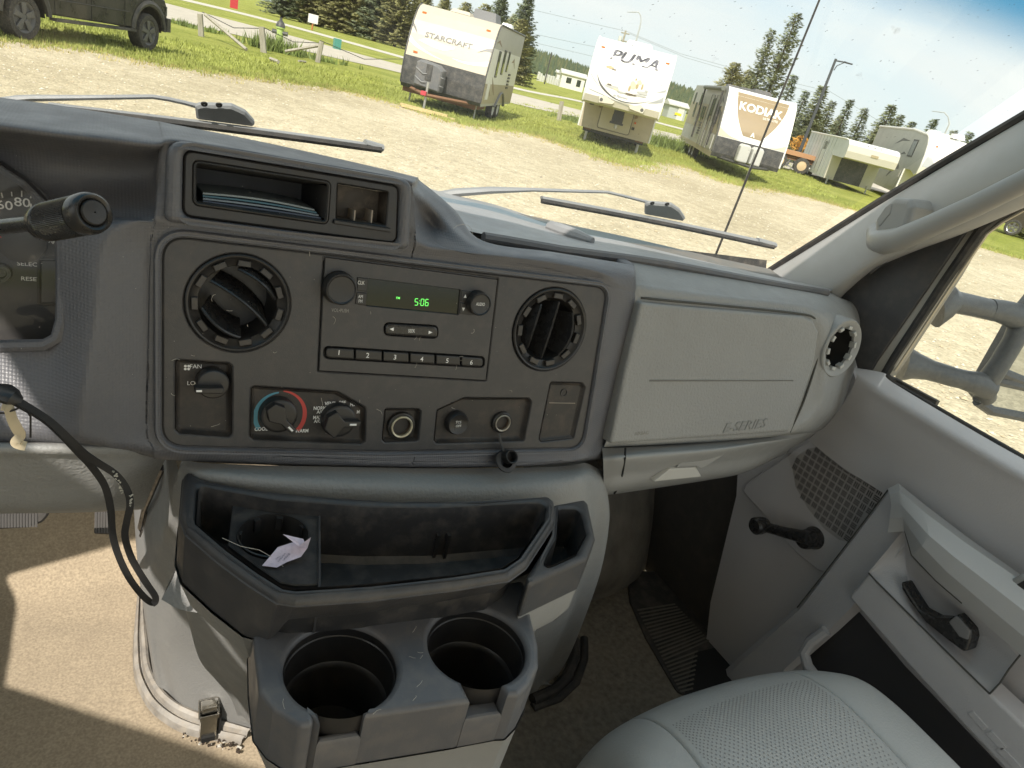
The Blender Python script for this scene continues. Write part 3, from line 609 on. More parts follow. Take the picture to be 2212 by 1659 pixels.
# knee panel under the instrument cluster
knee = [
 [(-150, 945, .70), (0, 945, .70), (150, 948, .70), (285, 962, .70), (364, 978, .72)],
 [(-150, 958, .64), (0, 957, .64), (150, 958, .64), (283, 962, .655), (362, 982, .70)],
 [(-150, 980, .632), (0, 979, .632), (150, 980, .632), (280, 982, .65), (358, 990, .70)],
 [(-150, 990, .640), (0, 989, .640), (150, 990, .640), (276, 991, .655), (354, 998, .70)],
 [(-150, 1050, .655), (0, 1048, .655), (150, 1046, .655), (255, 1044, .665), (332, 1046, .71)],
 [(-150, 1107, .675), (0, 1105, .675), (150, 1103, .675), (240, 1100, .685), (311, 1096, .72)],
 [(-150, 1110, .75), (0, 1108, .75), (150, 1106, .75), (240, 1103, .75), (311, 1099, .77)]]
surf('knee_panel', [[q(*c) for c in r_] for r_ in knee], [3, 3, 2, 8, 6, 2], 10, GREY, dash)
# ================================================================== instrument cluster
MB().tube([q(*c) for c in ((-170, 330, .75), (-60, 340, .75), (0, 358, .748), (52, 392, .742), (95, 433, .732), (122, 470, .712), (134, 492, .702), (136, 560, .692), (136, 640, .680), (135, 692, .671), (124, 730, .667), (98, 745, .668), (0, 747, .684), (-170, 741, .695))], .0055, 8).done('cluster_trim', CHAR, dash)
clu = thing('instrument_cluster', 'instrument cluster with white speedometer figures behind a scuffed clear lens', 'gauge cluster', tuple(D.pt(*D.px(60, 560, -.05), -.06)))
cz = rnd([D.px(a, b, -.05) for a, b in CLU], .006)
MB().rings(D, grow(cz, .003), [(0, -.115), (0, -.03)], fill=False).done('cluster_hood', BLK, clu)
MB().rings(D, grow(cz, .004), [(0, -.085), (0, -.08)]).done('dial_plate', mat('dial plate', (.05, .05, .052), .5, dust=.1), clu)
nd = -.0795
hub = D.px(48, 519, nd)
dc = D.px(-62, 530, nd)
MB().lathe(D, D.px(47, 519, nd), [(35*S_*1.1, nd), (34*S_*1.1, nd+.004), (26*S_, nd+.0055)], 40, close=True).done('gauge_hub', BLK, clu)
o = MB().tube([D.pt(*D.px(-40, 509, nd), nd+.004), D.pt(*D.px(27, 511, nd), nd+.004)], .0014, 6).done('gauge_needle', mat('red needle', (.6, .02, .02), .4), clu)
mb = MB()
for s, a, b, sz in (('60', 10, 444, .0110), ('80', 48, 438, .0110), ('100', 85, 452, .0110), ('180', 128, 522, .0085), ('SELECT', 64, 571, .0052), ('RESET', 67, 603, .0052), ('00', 109, 521, .006), ('L', 124, 582, .006)):
    add_text(mb, s, D, D.px(a, b, nd), sz, nd+.0003, bold=.02, sx=1.15)
for a, b, a2, b2 in ((3, 416, 6, 427), (25, 414, 26, 424), (47, 412, 47, 425), (68, 418, 66, 428), (88, 425, 84, 436)):
    p, p2 = D.px(a, b, nd), D.px(a2, b2, nd); mb.tube([D.pt(*p, nd+.0005), D.pt(*p2, nd+.0005)], .0005, 4)
mb.done('dial_lettering', WHITE, clu, smooth=False)
MB().lathe(D, D.px(2, 588, nd), [(.009, nd), (.008, nd+.006), (.005, nd+.006), (.004, nd+.003)], 28, close=True).done('reset_knob', BLKG, clu)
pw = rnd(D.pxs([(80, 556), (140, 556), (140, 660), (80, 660)], nd), .004)
MB().rings(D, pw, [(0, nd-.001), (0, nd+.0008), (.002, nd+.0012), (.0035, nd)]).done('fuel_gauge_window', mat('gauge window', (.016, .016, .017), .3), clu)
# scuffed clear lens
lm = bpy.data.materials.new('scuffed clear lens'); lm.use_nodes = True; t = lm.node_tree; t.nodes.remove(t.nodes['Principled BSDF'])
def veil(t, tint, dusty, base, spotscale=60, gl=.06, col=(.5, .47, .42)):
    n = t.nodes; l = t.links; out = [x for x in n if x.type == 'OUTPUT_MATERIAL'][0]
    tr = n.new('ShaderNodeBsdfTransparent'); df = n.new('ShaderNodeBsdfDiffuse'); df.inputs[0].default_value = (*col, 1)
    g = n.new('ShaderNodeBsdfGlossy'); g.inputs['Roughness'].default_value = .03; m1 = n.new('ShaderNodeMixShader'); m2 = n.new('ShaderNodeMixShader')
    co = n.new('ShaderNodeTexCoord'); z = n.new('ShaderNodeTexNoise'); z.inputs['Scale'].default_value = spotscale; z.inputs['Detail'].default_value = 4; l.new(co.outputs['Object'], z.inputs['Vector'])
    r = n.new('ShaderNodeMapRange'); r.inputs[1].default_value = .60; r.inputs[2].default_value = .72; r.inputs[3].default_value = base; r.inputs[4].default_value = base+dusty; l.new(z.outputs['Fac'], r.inputs[0])
    l.new(r.outputs[0], m1.inputs[0]); l.new(tr.outputs[0], m1.inputs[1]); l.new(df.outputs[0], m1.inputs[2])
    m2.inputs[0].default_value = gl; l.new(m1.outputs[0], m2.inputs[1]); l.new(g.outputs[0], m2.inputs[2]); l.new(m2.outputs[0], out.inputs[0])
    tr.inputs[0].default_value = (*tint, 1); return tr, r
veil(t, (.92, .92, .92), .30, .04, 38, gl=.02)
MB().rings(D, cz, [(0, -.046), (0, -.045)]).done('clear_lens', lm, clu)
# ================================================================== radio
radio = thing('car_radio', 'black car radio with green clock display set between the dashboard vents', 'car radio', tuple(D.pt(*D.px(880, 690), 0)))
fp = grow(rad, -.0007)
VK, AK = D.px(737, 625, .011), D.px(1037, 657, .011)
DSP = D.pxs([(795, 602), (994, 626), (989, 679), (791, 660)])
prs = []
bx = [700, 765, 825, 883, 939, 994, 1045]
def ly(x, y0, y1): return y0+(y1-y0)*(x-700)/345
row = rnd(D.pxs([(699, ly(699, 747, 770)), (1046, ly(1046, 747, 770)), (1046, ly(1046, 774, 794)), (699, ly(699, 774, 794))]), .0065)
seek = rnd(D.pxs([(829, 696), (945, 703), (946, 731), (829, 724)]), .0068)
MB().rings(D, fp, [(0, -.012), (0, -.0005), (.0008, .0008)], [row, seek, DSP]).done('faceplate', CHAR2, radio)
MB().rings(D, row, [(0, -.001), (0, -.004)]).done('button_well', DEEP, radio); MB().rings(D, seek, [(0, -.001), (0, -.004)]).done('button_well', DEEP, radio)
for i in range(6):
    a, b = bx[i]+(2 if i else 3), bx[i+1]-(1.2 if i < 5 else 3)
    qd = D.pxs([(a, ly(a, 749.5, 772.5)), (b, ly(b, 749.5, 772.5)), (b, ly(b, 772, 792)), (a, ly(a, 772, 792))])
    k = MB().rings(D, rnd(qd, [.006 if i == 0 else .0008, .006 if i == 5 else .0008, .006 if i == 5 else .0008, .006 if i == 0 else .0008]), [(0, -.004), (0, .0008), (.0006, .0018), (.002, .0022)]).done('preset_button', BLK, radio)
    mb = MB(); pxs_ = [(732, 762), (794, 768), (853, 772), (911, 776), (966, 779.5), (1018, 783)][i]; add_text(mb, str(i+1), D, D.px(*pxs_, .002), .0078, .0024, bold=.01); mb.done('lettering', WHITE, k, smooth=False)
k = MB().rings(D, grow(seek, -.0009), [(0, -.004), (0, .0012), (.0008, .0024), (.0025, .003)]).done('seek_button', BLKG, radio)
mb = MB(); add_text(mb, 'SEEK', D, D.px(889, 715, .003), .0055, .0032, sx=.7)
for a, b, sx in ((847, 711, -1), (929, 718, 1)):
    u, v = D.px(a, b, .003); mb.rings(D, [(u+.0028*sx, v), (u-.0018*sx, v-.002), (u-.0018*sx, v+.002)], [(0, .0029), (0, .0033)])
mb.done('lettering', WHITE, k, smooth=False)
for c, r, nm in ((VK, 31*S_, 'volume_knob'), (AK, 25.5*S_, 'audio_knob')):
    MB().lathe(D, c, [(r*1.06, 0), (r*1.05, .0014), (r, .0012)], 44).done('knob_well', DEEP, radio)
    k = MB().lathe(D, c, [(r, -.001), (r*.99, .011), (r*.95, .0135), (r*.88, .014), (r*.80, .0128), (r*.3, .0122)], 48, close=True).done(nm, BLK, radio)
    if nm == 'audio_knob': mb = MB(); add_text(mb, 'AUDIO', D, D.px(1037, 657, .012), .0053, .0133, sx=.66); mb.done('lettering', WHITE, k, smooth=False)
d_ = MB().rings(D, DSP, [(0, -.0005), (0, -.0016)]).done('display', mat('radio display glass', (.010, .011, .007), .12), radio)
GL = mat('green display glow', (.05, .2, .03), .5, emit=((.12, .62, .10), .9))
seg = {'5': 'afgcd', '0': 'abcdef', '6': 'afgcde'}
mb = MB()
def digit(ch, u, v, w_, h_):
    sg = {'a': ((0, 1), (1, 1)), 'b': ((1, 1), (1, .5)), 'c': ((1, .5), (1, 0)), 'd': ((0, 0), (1, 0)), 'e': ((0, 0), (0, .5)), 'f': ((0, .5), (0, 1)), 'g': ((0, .5), (1, .5))}
    for s in seg[ch]:
        (x0, y0), (x1, y1) = sg[s]; x0, x1 = u+w_*(x0-.5), u+w_*(x1-.5); y0, y1 = v+h_*(y0-.5), v+h_*(y1-.5); g = .08
        mb.tube([D.pt(x0+(x1-x0)*g, y0+(y1-y0)*g, -.0012), D.pt(x1-(x1-x0)*g, y1-(y1-y0)*g, -.0012)], .00042, 4)
u, v = D.px(911, 653, -.001)
digit('5', u-.0062, v, .0034, .0072); digit('0', u+.0008, v, .0034, .0072); digit('6', u+.0062, v, .0034, .0072)
for dv in (-.0015, .0015): mb.rings(D, circ((u-.0027, v+dv), .0004, 6), [(0, -.0014), (0, -.001)])
add_text(mb, 'FM', D, D.px(860, 644, -.001), .0036, -.0012, bold=.03)
mb.done('clock_figures', GL, d_, smooth=False)
for qd, nm in (([(771, 598), (793.5, 601), (792, 630), (770, 627)], 'clock_button'), ([(770, 630), (792, 632.5), (789.5, 659.5), (766, 656)], 'band_button'), ([(996.5, 626.5), (1028, 630), (1016, 640), (1012, 652), (994, 650)], 'tune_up_button'), ([(994, 653), (1012, 655), (1014, 668), (1022, 680), (991, 677)], 'tune_down_button')):
    k = MB().rings(D, rnd(D.pxs(qd), .0005), [(0, 0), (0, .0012), (.0005, .0018), (.001, .0019)]).done(nm, BLK, radio)
    mb = MB()
    if nm == 'clock_button': add_text(mb, 'CLK', D, D.px(780, 611, .002), .0056, .0021, sx=.72)
    elif nm == 'band_button':
        DIM = mat('worn print', (.35, .34, .32), .6)
        add_text(mb, 'AM', D, D.px(779, 641, .002), .0048, .0021, sx=.75); add_text(mb, 'FM', D, D.px(778.5, 651, .002), .0048, .0021, sx=.75)
    else:
        u, v = D.px(1005, 640, .002) if 'up' in nm else D.px(1001, 668, .002); s = 1 if 'up' in nm else -1
        mb.rings(D, [(u-.0018, v-.0018*s), (u+.0018, v-.0018*s), (u, v+.0022*s)], [(0, .0019), (0, .0022)])
    mb.done('lettering', WHITE, k, smooth=False)
mb = MB(); add_text(mb, 'VOL\u2022PUSH', D, D.px(735, 671, .001), .0054, .0011, sx=.72); mb.done('printed_lettering', mat('worn print', (.35, .34, .32), .6), radio, smooth=False)
# ================================================================== stalk, lanyard
A, B = P(88, 483, y=.495), P(203, 459, y=.450); ax = (B-A); L = np.linalg.norm(ax); ax /= L
s1 = np.cross(ax, (0, 0, 1)); SF = Fr(A, s1, np.cross(ax, s1)*-1)
if np.dot(SF.N, ax) < 0: SF = Fr(A, -SF.U, SF.V)
stk = thing('steering_column_stalk', 'black steering column stalk with ribbed grip and round end button', 'stalk', tuple(A))
r = .0116
MB().tube([P(-160, 505, y=.60), P(0, 490, y=.53), P(70, 482, y=.505), P(96, 480, y=.497)], [.005, .0048, .0048, .007], 16).done('shaft', BLKG, stk)
MB().lathe(SF, (0, 0), [(.006, -.004), (r*.92, .003), (r*.98, .008), (r*.98, .0095), (r*.93, .0105), (r*.98, .0115)], 40).done('grip_base', BLKG, stk)
mb = MB(); n = 72; V = []
for i, nn in enumerate((.0115, L*.80)):
    for k in range(n*2): V.append(SF.pt(r*(1.0 if k % 2 else .965)*math.cos(math.pi*k/n), r*(1.0 if k % 2 else .965)*math.sin(math.pi*k/n), nn))
mb.add(V, [(k, (k+1) % (2*n), 2*n+(k+1) % (2*n), 2*n+k) for k in range(2*n)]).done('ribbed_grip', BLKG, stk, sharp=20)
MB().lathe(SF, (0, 0), [(r*.95, L*.80), (r*.95, L*.82), (r*1.02, L*.825), (r*1.03, L*.92), (r*.95, L*.99), (r*.84, L*1.01), (r*.72, L*1.0), (r*.66, L*.985)], 44).done('grip_end', BLKG, stk)
MB().lathe(SF, (0, 0), [(r*.62, L*.97), (r*.62, L*1.0), (r*.56, L*1.015), (.0005, L*1.02)], 36).done('end_button', BLK, stk)
# lettering wrapped round the grip
Vt, Ft = text_mesh('ON/OFF', .0058); mb = MB()
view = -(A+B)/2; view /= np.linalg.norm(view); th0 = math.atan2(np.dot(view, SF.V), np.dot(view, SF.U))
for s_ in (1,):
    V = []
    for x, y, z in Vt:
        th = th0+s_*(-(y-.0045)/r if False else (y)/r*(-1 if np.dot(np.cross(SF.N, SF.U*math.cos(th0)+SF.V*math.sin(th0)), (0, 0, 1)) < 0 else 1)); th += -.45*(-1 if np.dot(np.cross(SF.N, SF.U*math.cos(th0)+SF.V*math.sin(th0)), (0, 0, 1)) < 0 else 1)
        V.append(SF.pt(r*1.012*math.cos(th), r*1.012*math.sin(th), L*.47+x))
    mb.add(V, Ft)
mb.done('lettering', mat('dim print', (.2, .19, .17), .6), stk, smooth=False)
# lanyard
LAN = mat('black lanyard webbing', (.016, .015, .015), .75, .6, 900)
lan = thing('key_lanyard', 'black lanyard looping down from the ignition beside the engine cover', 'lanyard', tuple(P(40, 870, y=.56)))
def ribbon(pts, wd, th, name, m, par, yv, up=.001):
    A_ = resample([P(a, b, y=yv(b)) for a, b in pts], 8, 0); V = []
    for i, p in enumerate(A_):
        t = A_[min(i+1, len(A_)-1)]-A_[max(i-1, 0)]; t /= np.linalg.norm(t); vw = -p/np.linalg.norm(p)
        tw = .5*math.sin(i*.13); s = np.cross(t, vw); s /= np.linalg.norm(s); nn = np.cross(s, t); s2 = s*math.cos(tw)+nn*math.sin(tw); n2 = np.cross(s2, t)
        for a, b in ((-1, -1), (1, -1), (1, 1), (-1, 1)): V.append(p+s2*wd/2*a+n2*th/2*b)
    n = len(A_); F = [(4*i+k, 4*i+(k+1) % 4, 4*i+4+(k+1) % 4, 4*i+4+k) for i in range(n-1) for k in range(4)]+[(0, 1, 2, 3), (4*n-4, 4*n-3, 4*n-2, 4*n-1)]
    return obj(name, V, F, m, par, sharp=50)
yv = lambda b: .56
ribbon([(20, 862), (43, 874), (99, 908), (139, 945), (172, 980), (198, 1008), (226, 1049), (239, 1099), (244, 1158), (258, 1205), (279, 1248), (304, 1282), (324, 1300), (334, 1302)], .0056, .0016, 'strap', LAN, lan, yv)
ribbon([(22, 858), (45, 870), (102, 906), (143, 942), (178, 976), (212, 1000), (251, 1026), (275, 1060), (281, 1092), (274, 1125), (270, 1158), (281, 1198), (298, 1231), (317, 1261), (334, 1286), (336, 1299), (330, 1305)], .0056, .0016, 'strap', LAN, lan, lambda b: .553)
mb = MB(); rr_ = random.Random(3)
for i in range(26):
    t = i/26; a = 246+t*36 if t < .6 else 283-(t-.6)*8; b = 1018+t*80; a += rr_.uniform(-3, 3); b += rr_.uniform(-2, 2)
    p = P(a, b, y=.5515); mb.box(p, (rr_.uniform(.0006, .0018), .0004, rr_.uniform(.0008, .002)), rot=Matrix.Rotation(rr_.uniform(0, 3), 3, 'Y'))
mb.done('worn_print', mat('worn pale print', (.42, .42, .38), .7), lan, smooth=False)
MB().tube([P(-30, 842, y=.57), P(5, 848, y=.56), P(28, 858, y=.556), P(46, 866, y=.556)], [.008, .010, .009, .004], 12, flat=.6).done('key_fob', BLK, lan)
mb = MB(); add_text(mb, 'STRAP', Fr(P(10, 852, y=.547), (1, 0, -.25), (.25, 0, 1)), (0, 0), .0001, 0) if False else None
ribbon([(4, 876), (18, 880), (26, 905), (36, 925), (44, 940), (34, 955), (44, 961), (56, 964)], .0075, .0008, 'frayed_tag', mat('cream cloth tag', (.55, .47, .33), .9, .5, 300, var=.2), lan, lambda b: .565)
MB().tube([P(-20, 893, y=.565), P(10, 892, y=.565), P(35, 884, y=.565), P(48, 876, y=.565), P(57, 885, y=.565), P(66, 900, y=.565), P(66, 945, y=.565)], .0008, 6).done('key_ring_wire', BLK, lan)

# lint, hairs and pale scratches lying on the panels
mb = MB(); rr_ = random.Random(17)
def hair(p0, e, f_, n_, L, r=.00022):
    a = rr_.uniform(0, 6.28); k = rr_.uniform(-1.6, 1.6); pts = []; p = np.array(p0, float)
    for i in range(6):
        pts.append(tuple(p)); p = p+(e*math.cos(a)+f_*math.sin(a))*L/5; a += k/3+rr_.uniform(-.3, .3)
    mb.tube(pts, r, 4)
for i in range(20):
    px_, py_ = rr_.uniform(370, 1240), rr_.uniform(545, 955); py_ += (px_-370)*.04
    u, v = D.px(px_, py_); hair(D.pt(u, v, .0008), D.U, D.V, D.N, rr_.uniform(.002, .010))
for a_, b_, L in ((1020, 505, .03), (668, 540, .006), (1430, 1130, .0), (905, 735, .014), (720, 700, .01), (1010, 790, .02)):
    if L: u, v = D.px(a_, b_); hair(D.pt(u, v, .0012), D.U, D.V, D.N, L)
for i in range(110):
    px_, py_ = rr_.uniform(30, 1290), rr_.uniform(330, 990); u, v = D.px(px_, py_); s = rr_.uniform(.0002, .0005); mb.box(D.pt(u, v, .0006 if px_ > 370 else .012), (s, s, s))
o = mb.done('lint', mat('pale lint', (.5, .46, .40), .9), None, smooth=False); props(o, 'pale lint, hairs and specks lying on the dashboard panels', kind='stuff')
# ================================================================== engine cover
eng = thing('engine_cover', 'light grey engine cover bulging up between the two footwells', 'engine cover', (.3, .9, -1.15))
Zf = -1.135
C1Y = {1030: .72, 1085: .80, 1165: .90, 1240: .95, 1330: .98, 1425: 1.0}
def c1(px, py): return P(px, py, y=C1Y[py])
cvr = [
 [P(378, 986, y=.70), P(398, 994, y=.665), P(470, 1002, y=.65), P(700, 1008, y=.645), P(1000, 1012, y=.645), P(1200, 1008, y=.645), P(1262, 1000, y=.655), P(1290, 998, y=.70)],
 [c1(364, 1030), P(392, 1026, y=.66), P(470, 1034, y=.625), P(700, 1055, y=.610), P(1000, 1063, y=.605), P(1200, 1050, y=.605), P(1275, 1036, y=.62), P(1300, 1050, y=.69)],
 [c1(350, 1085), P(388, 1100, y=.68), P(460, 1100, y=.65), (.18, .62, -.52), (.30, .61, -.52), P(1230, 1130, y=.60), P(1285, 1110, y=.625), P(1303, 1115, y=.69)],
 [c1(318, 1165), P(372, 1180, y=.76), P(420, 1200, y=.72), (.20, .66, -.68), (.32, .65, -.68), P(1215, 1230, y=.62), P(1265, 1215, y=.66), P(1288, 1215, y=.73)],
 [c1(302, 1240), P(352, 1290, y=.86), P(410, 1330, y=.80), (.22, .72, -.85), (.36, .70, -.85), P(1195, 1330, y=.66), P(1236, 1318, y=.71), P(1255, 1315, y=.78)],
 [c1(312, 1330), P(345, 1395, y=.93), P(410, 1425, y=.87), (.26, .77, -1.0), (.42, .74, -1.0), P(1160, 1410, y=.70), P(1200, 1400, y=.75), P(1225, 1395, y=.82)],
 [c1(326, 1425), P(360, 1478, y=.955), P(418, 1525, y=.90), (.28, .80, -1.1), (.45, .77, -1.1), P(1125, 1480, y=.73), P(1170, 1465, y=.78), P(1195, 1450, y=.86)],
 [P(330, 1450, z=Zf), P(366, 1506, z=Zf), P(425, 1540, z=Zf), P(545, 1580, z=Zf), P(800, 1590, z=Zf), P(1120, 1510, z=Zf), P(1170, 1480, z=Zf), P(1200, 1455, z=Zf)]]
cvr = [[np.array(r_[0])+np.array([-.004, .32, 0])]+[np.array(v) for v in r_]+[np.array(r_[-1])+np.array([.01, .30, 0])] for r_ in cvr]
surf('cover_shell', cvr, 9, [6, 8, 8, 10, 12, 10, 8, 8, 6], GREY, eng)
WORN = mat('worn metal flange', (.30, .28, .25), .6, .5, 120, var=.3, vscale=40, dust=.7, dustcol=(.40, .34, .26), dscale=60)
fl_ = [(296, 1290), (288, 1380), (287, 1430), (293, 1476), (318, 1528), (352, 1560), (394, 1584), (440, 1596), (520, 1610)]
fi = [(311, 1310), (321, 1390), (330, 1452), (366, 1508), (427, 1542), (545, 1582)]
def pathz(pts, z, dz=0): return [np.array(P(a, b, z=z))+np.array([0, 0, dz]) for a, b in pts]
fo_, fi_ = resample(pathz(fl_, -1.145), 6, 0), resample(pathz(fi, -1.13), 8, 0)
def at(A, t): i = t*(len(A)-1); k = min(int(i), len(A)-2); return A[k]+(A[k+1]-A[k])*(i-k)
V = []; n = 60
pr = [(0, 0), (.08, .012), (.30, .014), (.38, .006), (.48, .006), (.56, .016), (.75, .017), (.9, .012), (1, .0)]
for i in range(n+1):
    a, b = at(fo_, i/n), at(fi_, i/n)
    for s, h in pr: V.append(a+(b-a)*s+np.array([0, 0, h]))
obj('floor_flange', V, grid_faces(n+1, len(pr)), WORN, eng)
MB().tube(pathz([(1243, 1385), (1242, 1420), (1226, 1462), (1196, 1492), (1150, 1512)], -1.135), .012, 10).done('rubber_seal', RUB, eng)
MB().tube(pathz([(1262, 1380), (1262, 1425), (1243, 1475), (1205, 1510), (1150, 1530)], -1.145), .010, 10).done('rubber_seal', RUB, eng)
def clamp(px, py, s, m, nm='toggle_clamp'):
    b = P(px, py, z=-1.13); t = MB(); X, Y_, Z_ = b
    t.box((X, Y_, Z_+.030*s), (.024*s, .012*s, .052*s)); t.box((X, Y_+.002, Z_+.052*s), (.028*s, .020*s, .008*s)); t.box((X, Y_+.005, Z_+.062*s), (.022*s, .016*s, .014*s))
    cl = t.done(nm, m, eng, smooth=False)
    MB().tube([(X-.014*s, Y_-.006, Z_+.052*s), (X-.014*s, Y_+.008, Z_+.078*s), (X+.014*s, Y_+.008, Z_+.078*s), (X+.014*s, Y_-.006, Z_+.052*s), (X-.014*s, Y_-.006, Z_+.052*s)], .0022*s, 8).done('clamp_loop', m, cl)
    t = MB(); t.box((X+.017*s, Y_+.012*s, Z_+.025*s), (.004*s, .026*s, .05*s)); t.box((X, Y_-.001, Z_+.004), (.020*s, .018*s, .01)); t.done('clamp_bracket', DEEP, cl, smooth=False)
clamp(448, 1590, 1.05, CHROME)
clamp(1180, 1428, .7, BLKG)
mb = MB(); rr_ = random.Random(5)
for i in range(46):
    a, b = rr_.uniform(395, 520), 0; b = 1588+(a-395)*.22+rr_.uniform(-6, 12); p = P(a, b, z=-1.14); s = rr_.uniform(.0014, .0042)
    mb.box(p+np.array([0, 0, s*.4]), (s*rr_.uniform(.6, 2), s, s*.8), rot=Matrix.Rotation(rr_.uniform(0, 6), 3, Vector((rr_.random(), rr_.random(), rr_.random())).normalized()), m=0 if i % 4 else 1)
o = mb.done('grit_and_flakes', [mat('dark grit', (.05, .035, .025), .9), mat('pale flakes', (.6, .57, .5), .9)], None, smooth=False); props(o, 'loose dark grit and pale flakes under the metal clamp', 'debris', kind='stuff')
# ================================================================== centre organiser
org = thing('centre_organiser', 'black topped organiser with tray and two cup holders on the engine cover', 'console', (.25, .5, -1.1))
T = FZ(-.44)
TO = [(397, 1006), (452, 1034), (565, 1053), (706, 1067), (847, 1076), (1036, 1076), (1185, 1066), (1200, 1078), (1201, 1121), (1140, 1213), (1104, 1239), (989, 1258), (800, 1281), (640, 1291), (600, 1285), (541, 1248), (470, 1196), (402, 1137), (389, 1100)]
TI = [(430, 1045), (470, 1055), (600, 1078), (800, 1093), (942, 1095), (1165, 1084), (1179, 1090), (1175, 1121), (1121, 1200), (1083, 1224), (989, 1238), (800, 1257), (640, 1267), (608, 1262), (560, 1230), (490, 1180), (424, 1128)]
to = rnd(T.pxs(TO), .008); ti = rnd(T.pxs(TI), .008)
def skirt(u, v, n):
    w_ = max(0, min(1, (u-.112)/.025))*max(0, min(1, (.44-u)/.06))*max(0, min(1, (.50-v)/.03))
    return u, v+max(0, -n-.012)*.62*w_
def arc(b, n=5): return [(b*(1-math.cos(t*math.pi/2/n)), b*math.sin(t*math.pi/2/n)) for t in range(n+1)]
MB().rings(T, to, [(-.001, -.066), (-.001, -.010)]+[(a, -.009+c) for a, c in arc(.008)], [ti], warp=skirt).done('tray_rim', CHAR2, org)
MB().rings(T, ti, [(0, -.002), (.002, -.012), (.002, -.018), (.006, -.062), (.012, -.068)]).done('tray', mat('tray black plastic', (.030, .030, .032), .36, .2, 600, dust=.22, dscale=45), org)
dk = Fr((0, 0, -.456), (1, 0, 0), (0, 1, 0))
dko = rnd(dk.pxs([(505, 1072), (692, 1094), (694, 1262), (640, 1264), (606, 1258), (560, 1226), (492, 1176)]), .003)
cc = dk.px(591, 1159); rc = (dk.px(668, 1156)[0]-dk.px(513, 1156)[0])/2
MB().rings(dk, dko, [(0, -.04), (0, -.001), (.001, 0)], [circ(cc, rc, 48, .99)]).done('cup_deck', mat('tray black plastic', (.03, .03, .03)), org)
MB().lathe(dk, cc, [(rc*1.0, 0), (rc*1.02, .0025), (rc*.98, .003), (rc*.96, 0), (rc*.93, -.05), (rc*.85, -.062), (.001, -.064)], 48, asp=.99).done('cup_well', mat('cup black plastic', (.014, .014, .015), .34, dust=.08), org)
mb = MB()
for a in (20, 70, 110, 160): mb.box(dk.pt(cc[0]+rc*.97*math.cos(R(a)), cc[1]+rc*.89*math.sin(R(a)), -.006), (.006, .004, .014), rot=R(a+90))
mb.done('cup_grip', BLK, org)
a_, b_ = T.px(693, 1090), T.px(694, 1265)
b_ = T.px(694, 1258); MB().rings(T, [(b_[0]-.001, b_[1]), (b_[0]+.0012, b_[1]), (a_[0]+.0012, a_[1]), (a_[0]-.001, a_[1])], [(0, -.060), (0, -.014), (.0005, -.0135)]).done('tray_divider', CHAR2, org)
for xx in (935, 958):
    p = Fr((0, 0, -.505), (1, 0, 0), (0, 1, 0)).px(xx, 1203); mb = MB().box((p[0], p[1]+.012, -.490), (.0035, .03, .034)); mb.done('tray_rib', BLK, org)
# body of the tray in light grey
MB().rings(T, to, [(-.003, -.067), (-.002, -.069), (.008, -.10), (.04, -.14)], fill=False, warp=lambda u, v, n: (u, v+(max(v, .505)-v)*max(0, min(1, (u-.112)/.025)))).done('organiser_body', GREY, org)
of = [[P(390, 1216, z=-.507), P(430, 1250, z=-.507), P(490, 1303, z=-.507), P(537, 1345, z=-.507), P(560, 1365, z=-.507)],
 [P(398, 1275, y=.63), P(440, 1310, y=.585), P(497, 1360, y=.53), P(539, 1390, y=.495), P(562, 1400, y=.50)],
 [P(410, 1330, y=.66), P(450, 1368, y=.61), P(503, 1410, y=.56), P(541, 1430, y=.52), P(565, 1440, y=.52)],
 [P(435, 1419, y=.70), P(465, 1438, y=.67), P(510, 1462, y=.62), P(543, 1475, y=.58), P(570, 1480, y=.57)],
 [P(470, 1462, y=.73), P(490, 1475, y=.71), P(520, 1494, y=.67), P(545, 1508, y=.64), P(575, 1512, y=.63)],
 [P(503, 1501, y=.76), P(512, 1510, y=.75), P(530, 1526, y=.72), P(547, 1540, y=.70), P(580, 1545, y=.69)],
 [P(518, 1540, y=.80), P(525, 1548, y=.79), P(538, 1562, y=.77), P(549, 1575, y=.75), P(585, 1585, y=.74)]]
of = [[r_[0]+np.array([.07, .02, 0])]+r_ for r_ in of]
surf('organiser_side', of, 6, 6, GREY, org)
# side bin
SBO = [(1196, 1088), (1262, 1076), (1272, 1086), (1288, 1160), (1270, 1204), (1139, 1262), (1140, 1240), (1190, 1160)]
SBI = [(1208, 1099), (1246, 1099), (1254, 1108), (1266, 1153), (1243, 1196), (1168, 1232), (1204, 1160)]
S2_ = FZ(-.452)
so, si = rnd(S2_.pxs(SBO), .006), rnd(S2_.pxs(SBI), .006)
MB().rings(S2_, so, [(0, -.045), (0, -.006)]+[(a, -.006+c) for a, c in arc(.006)], [si]).done('side_bin_rim', CHAR2, org)
MB().rings(S2_, si, [(0, -.001), (.003, -.055), (.008, -.06)]).done('side_bin', mat('tray black plastic', (.03, .03, .03)), org)
MB().rings(S2_, so, [(.001, -.046), (.002, -.075), (.012, -.10), (.02, -.102)], fill=True).done('side_bin_base', GREYS, org)
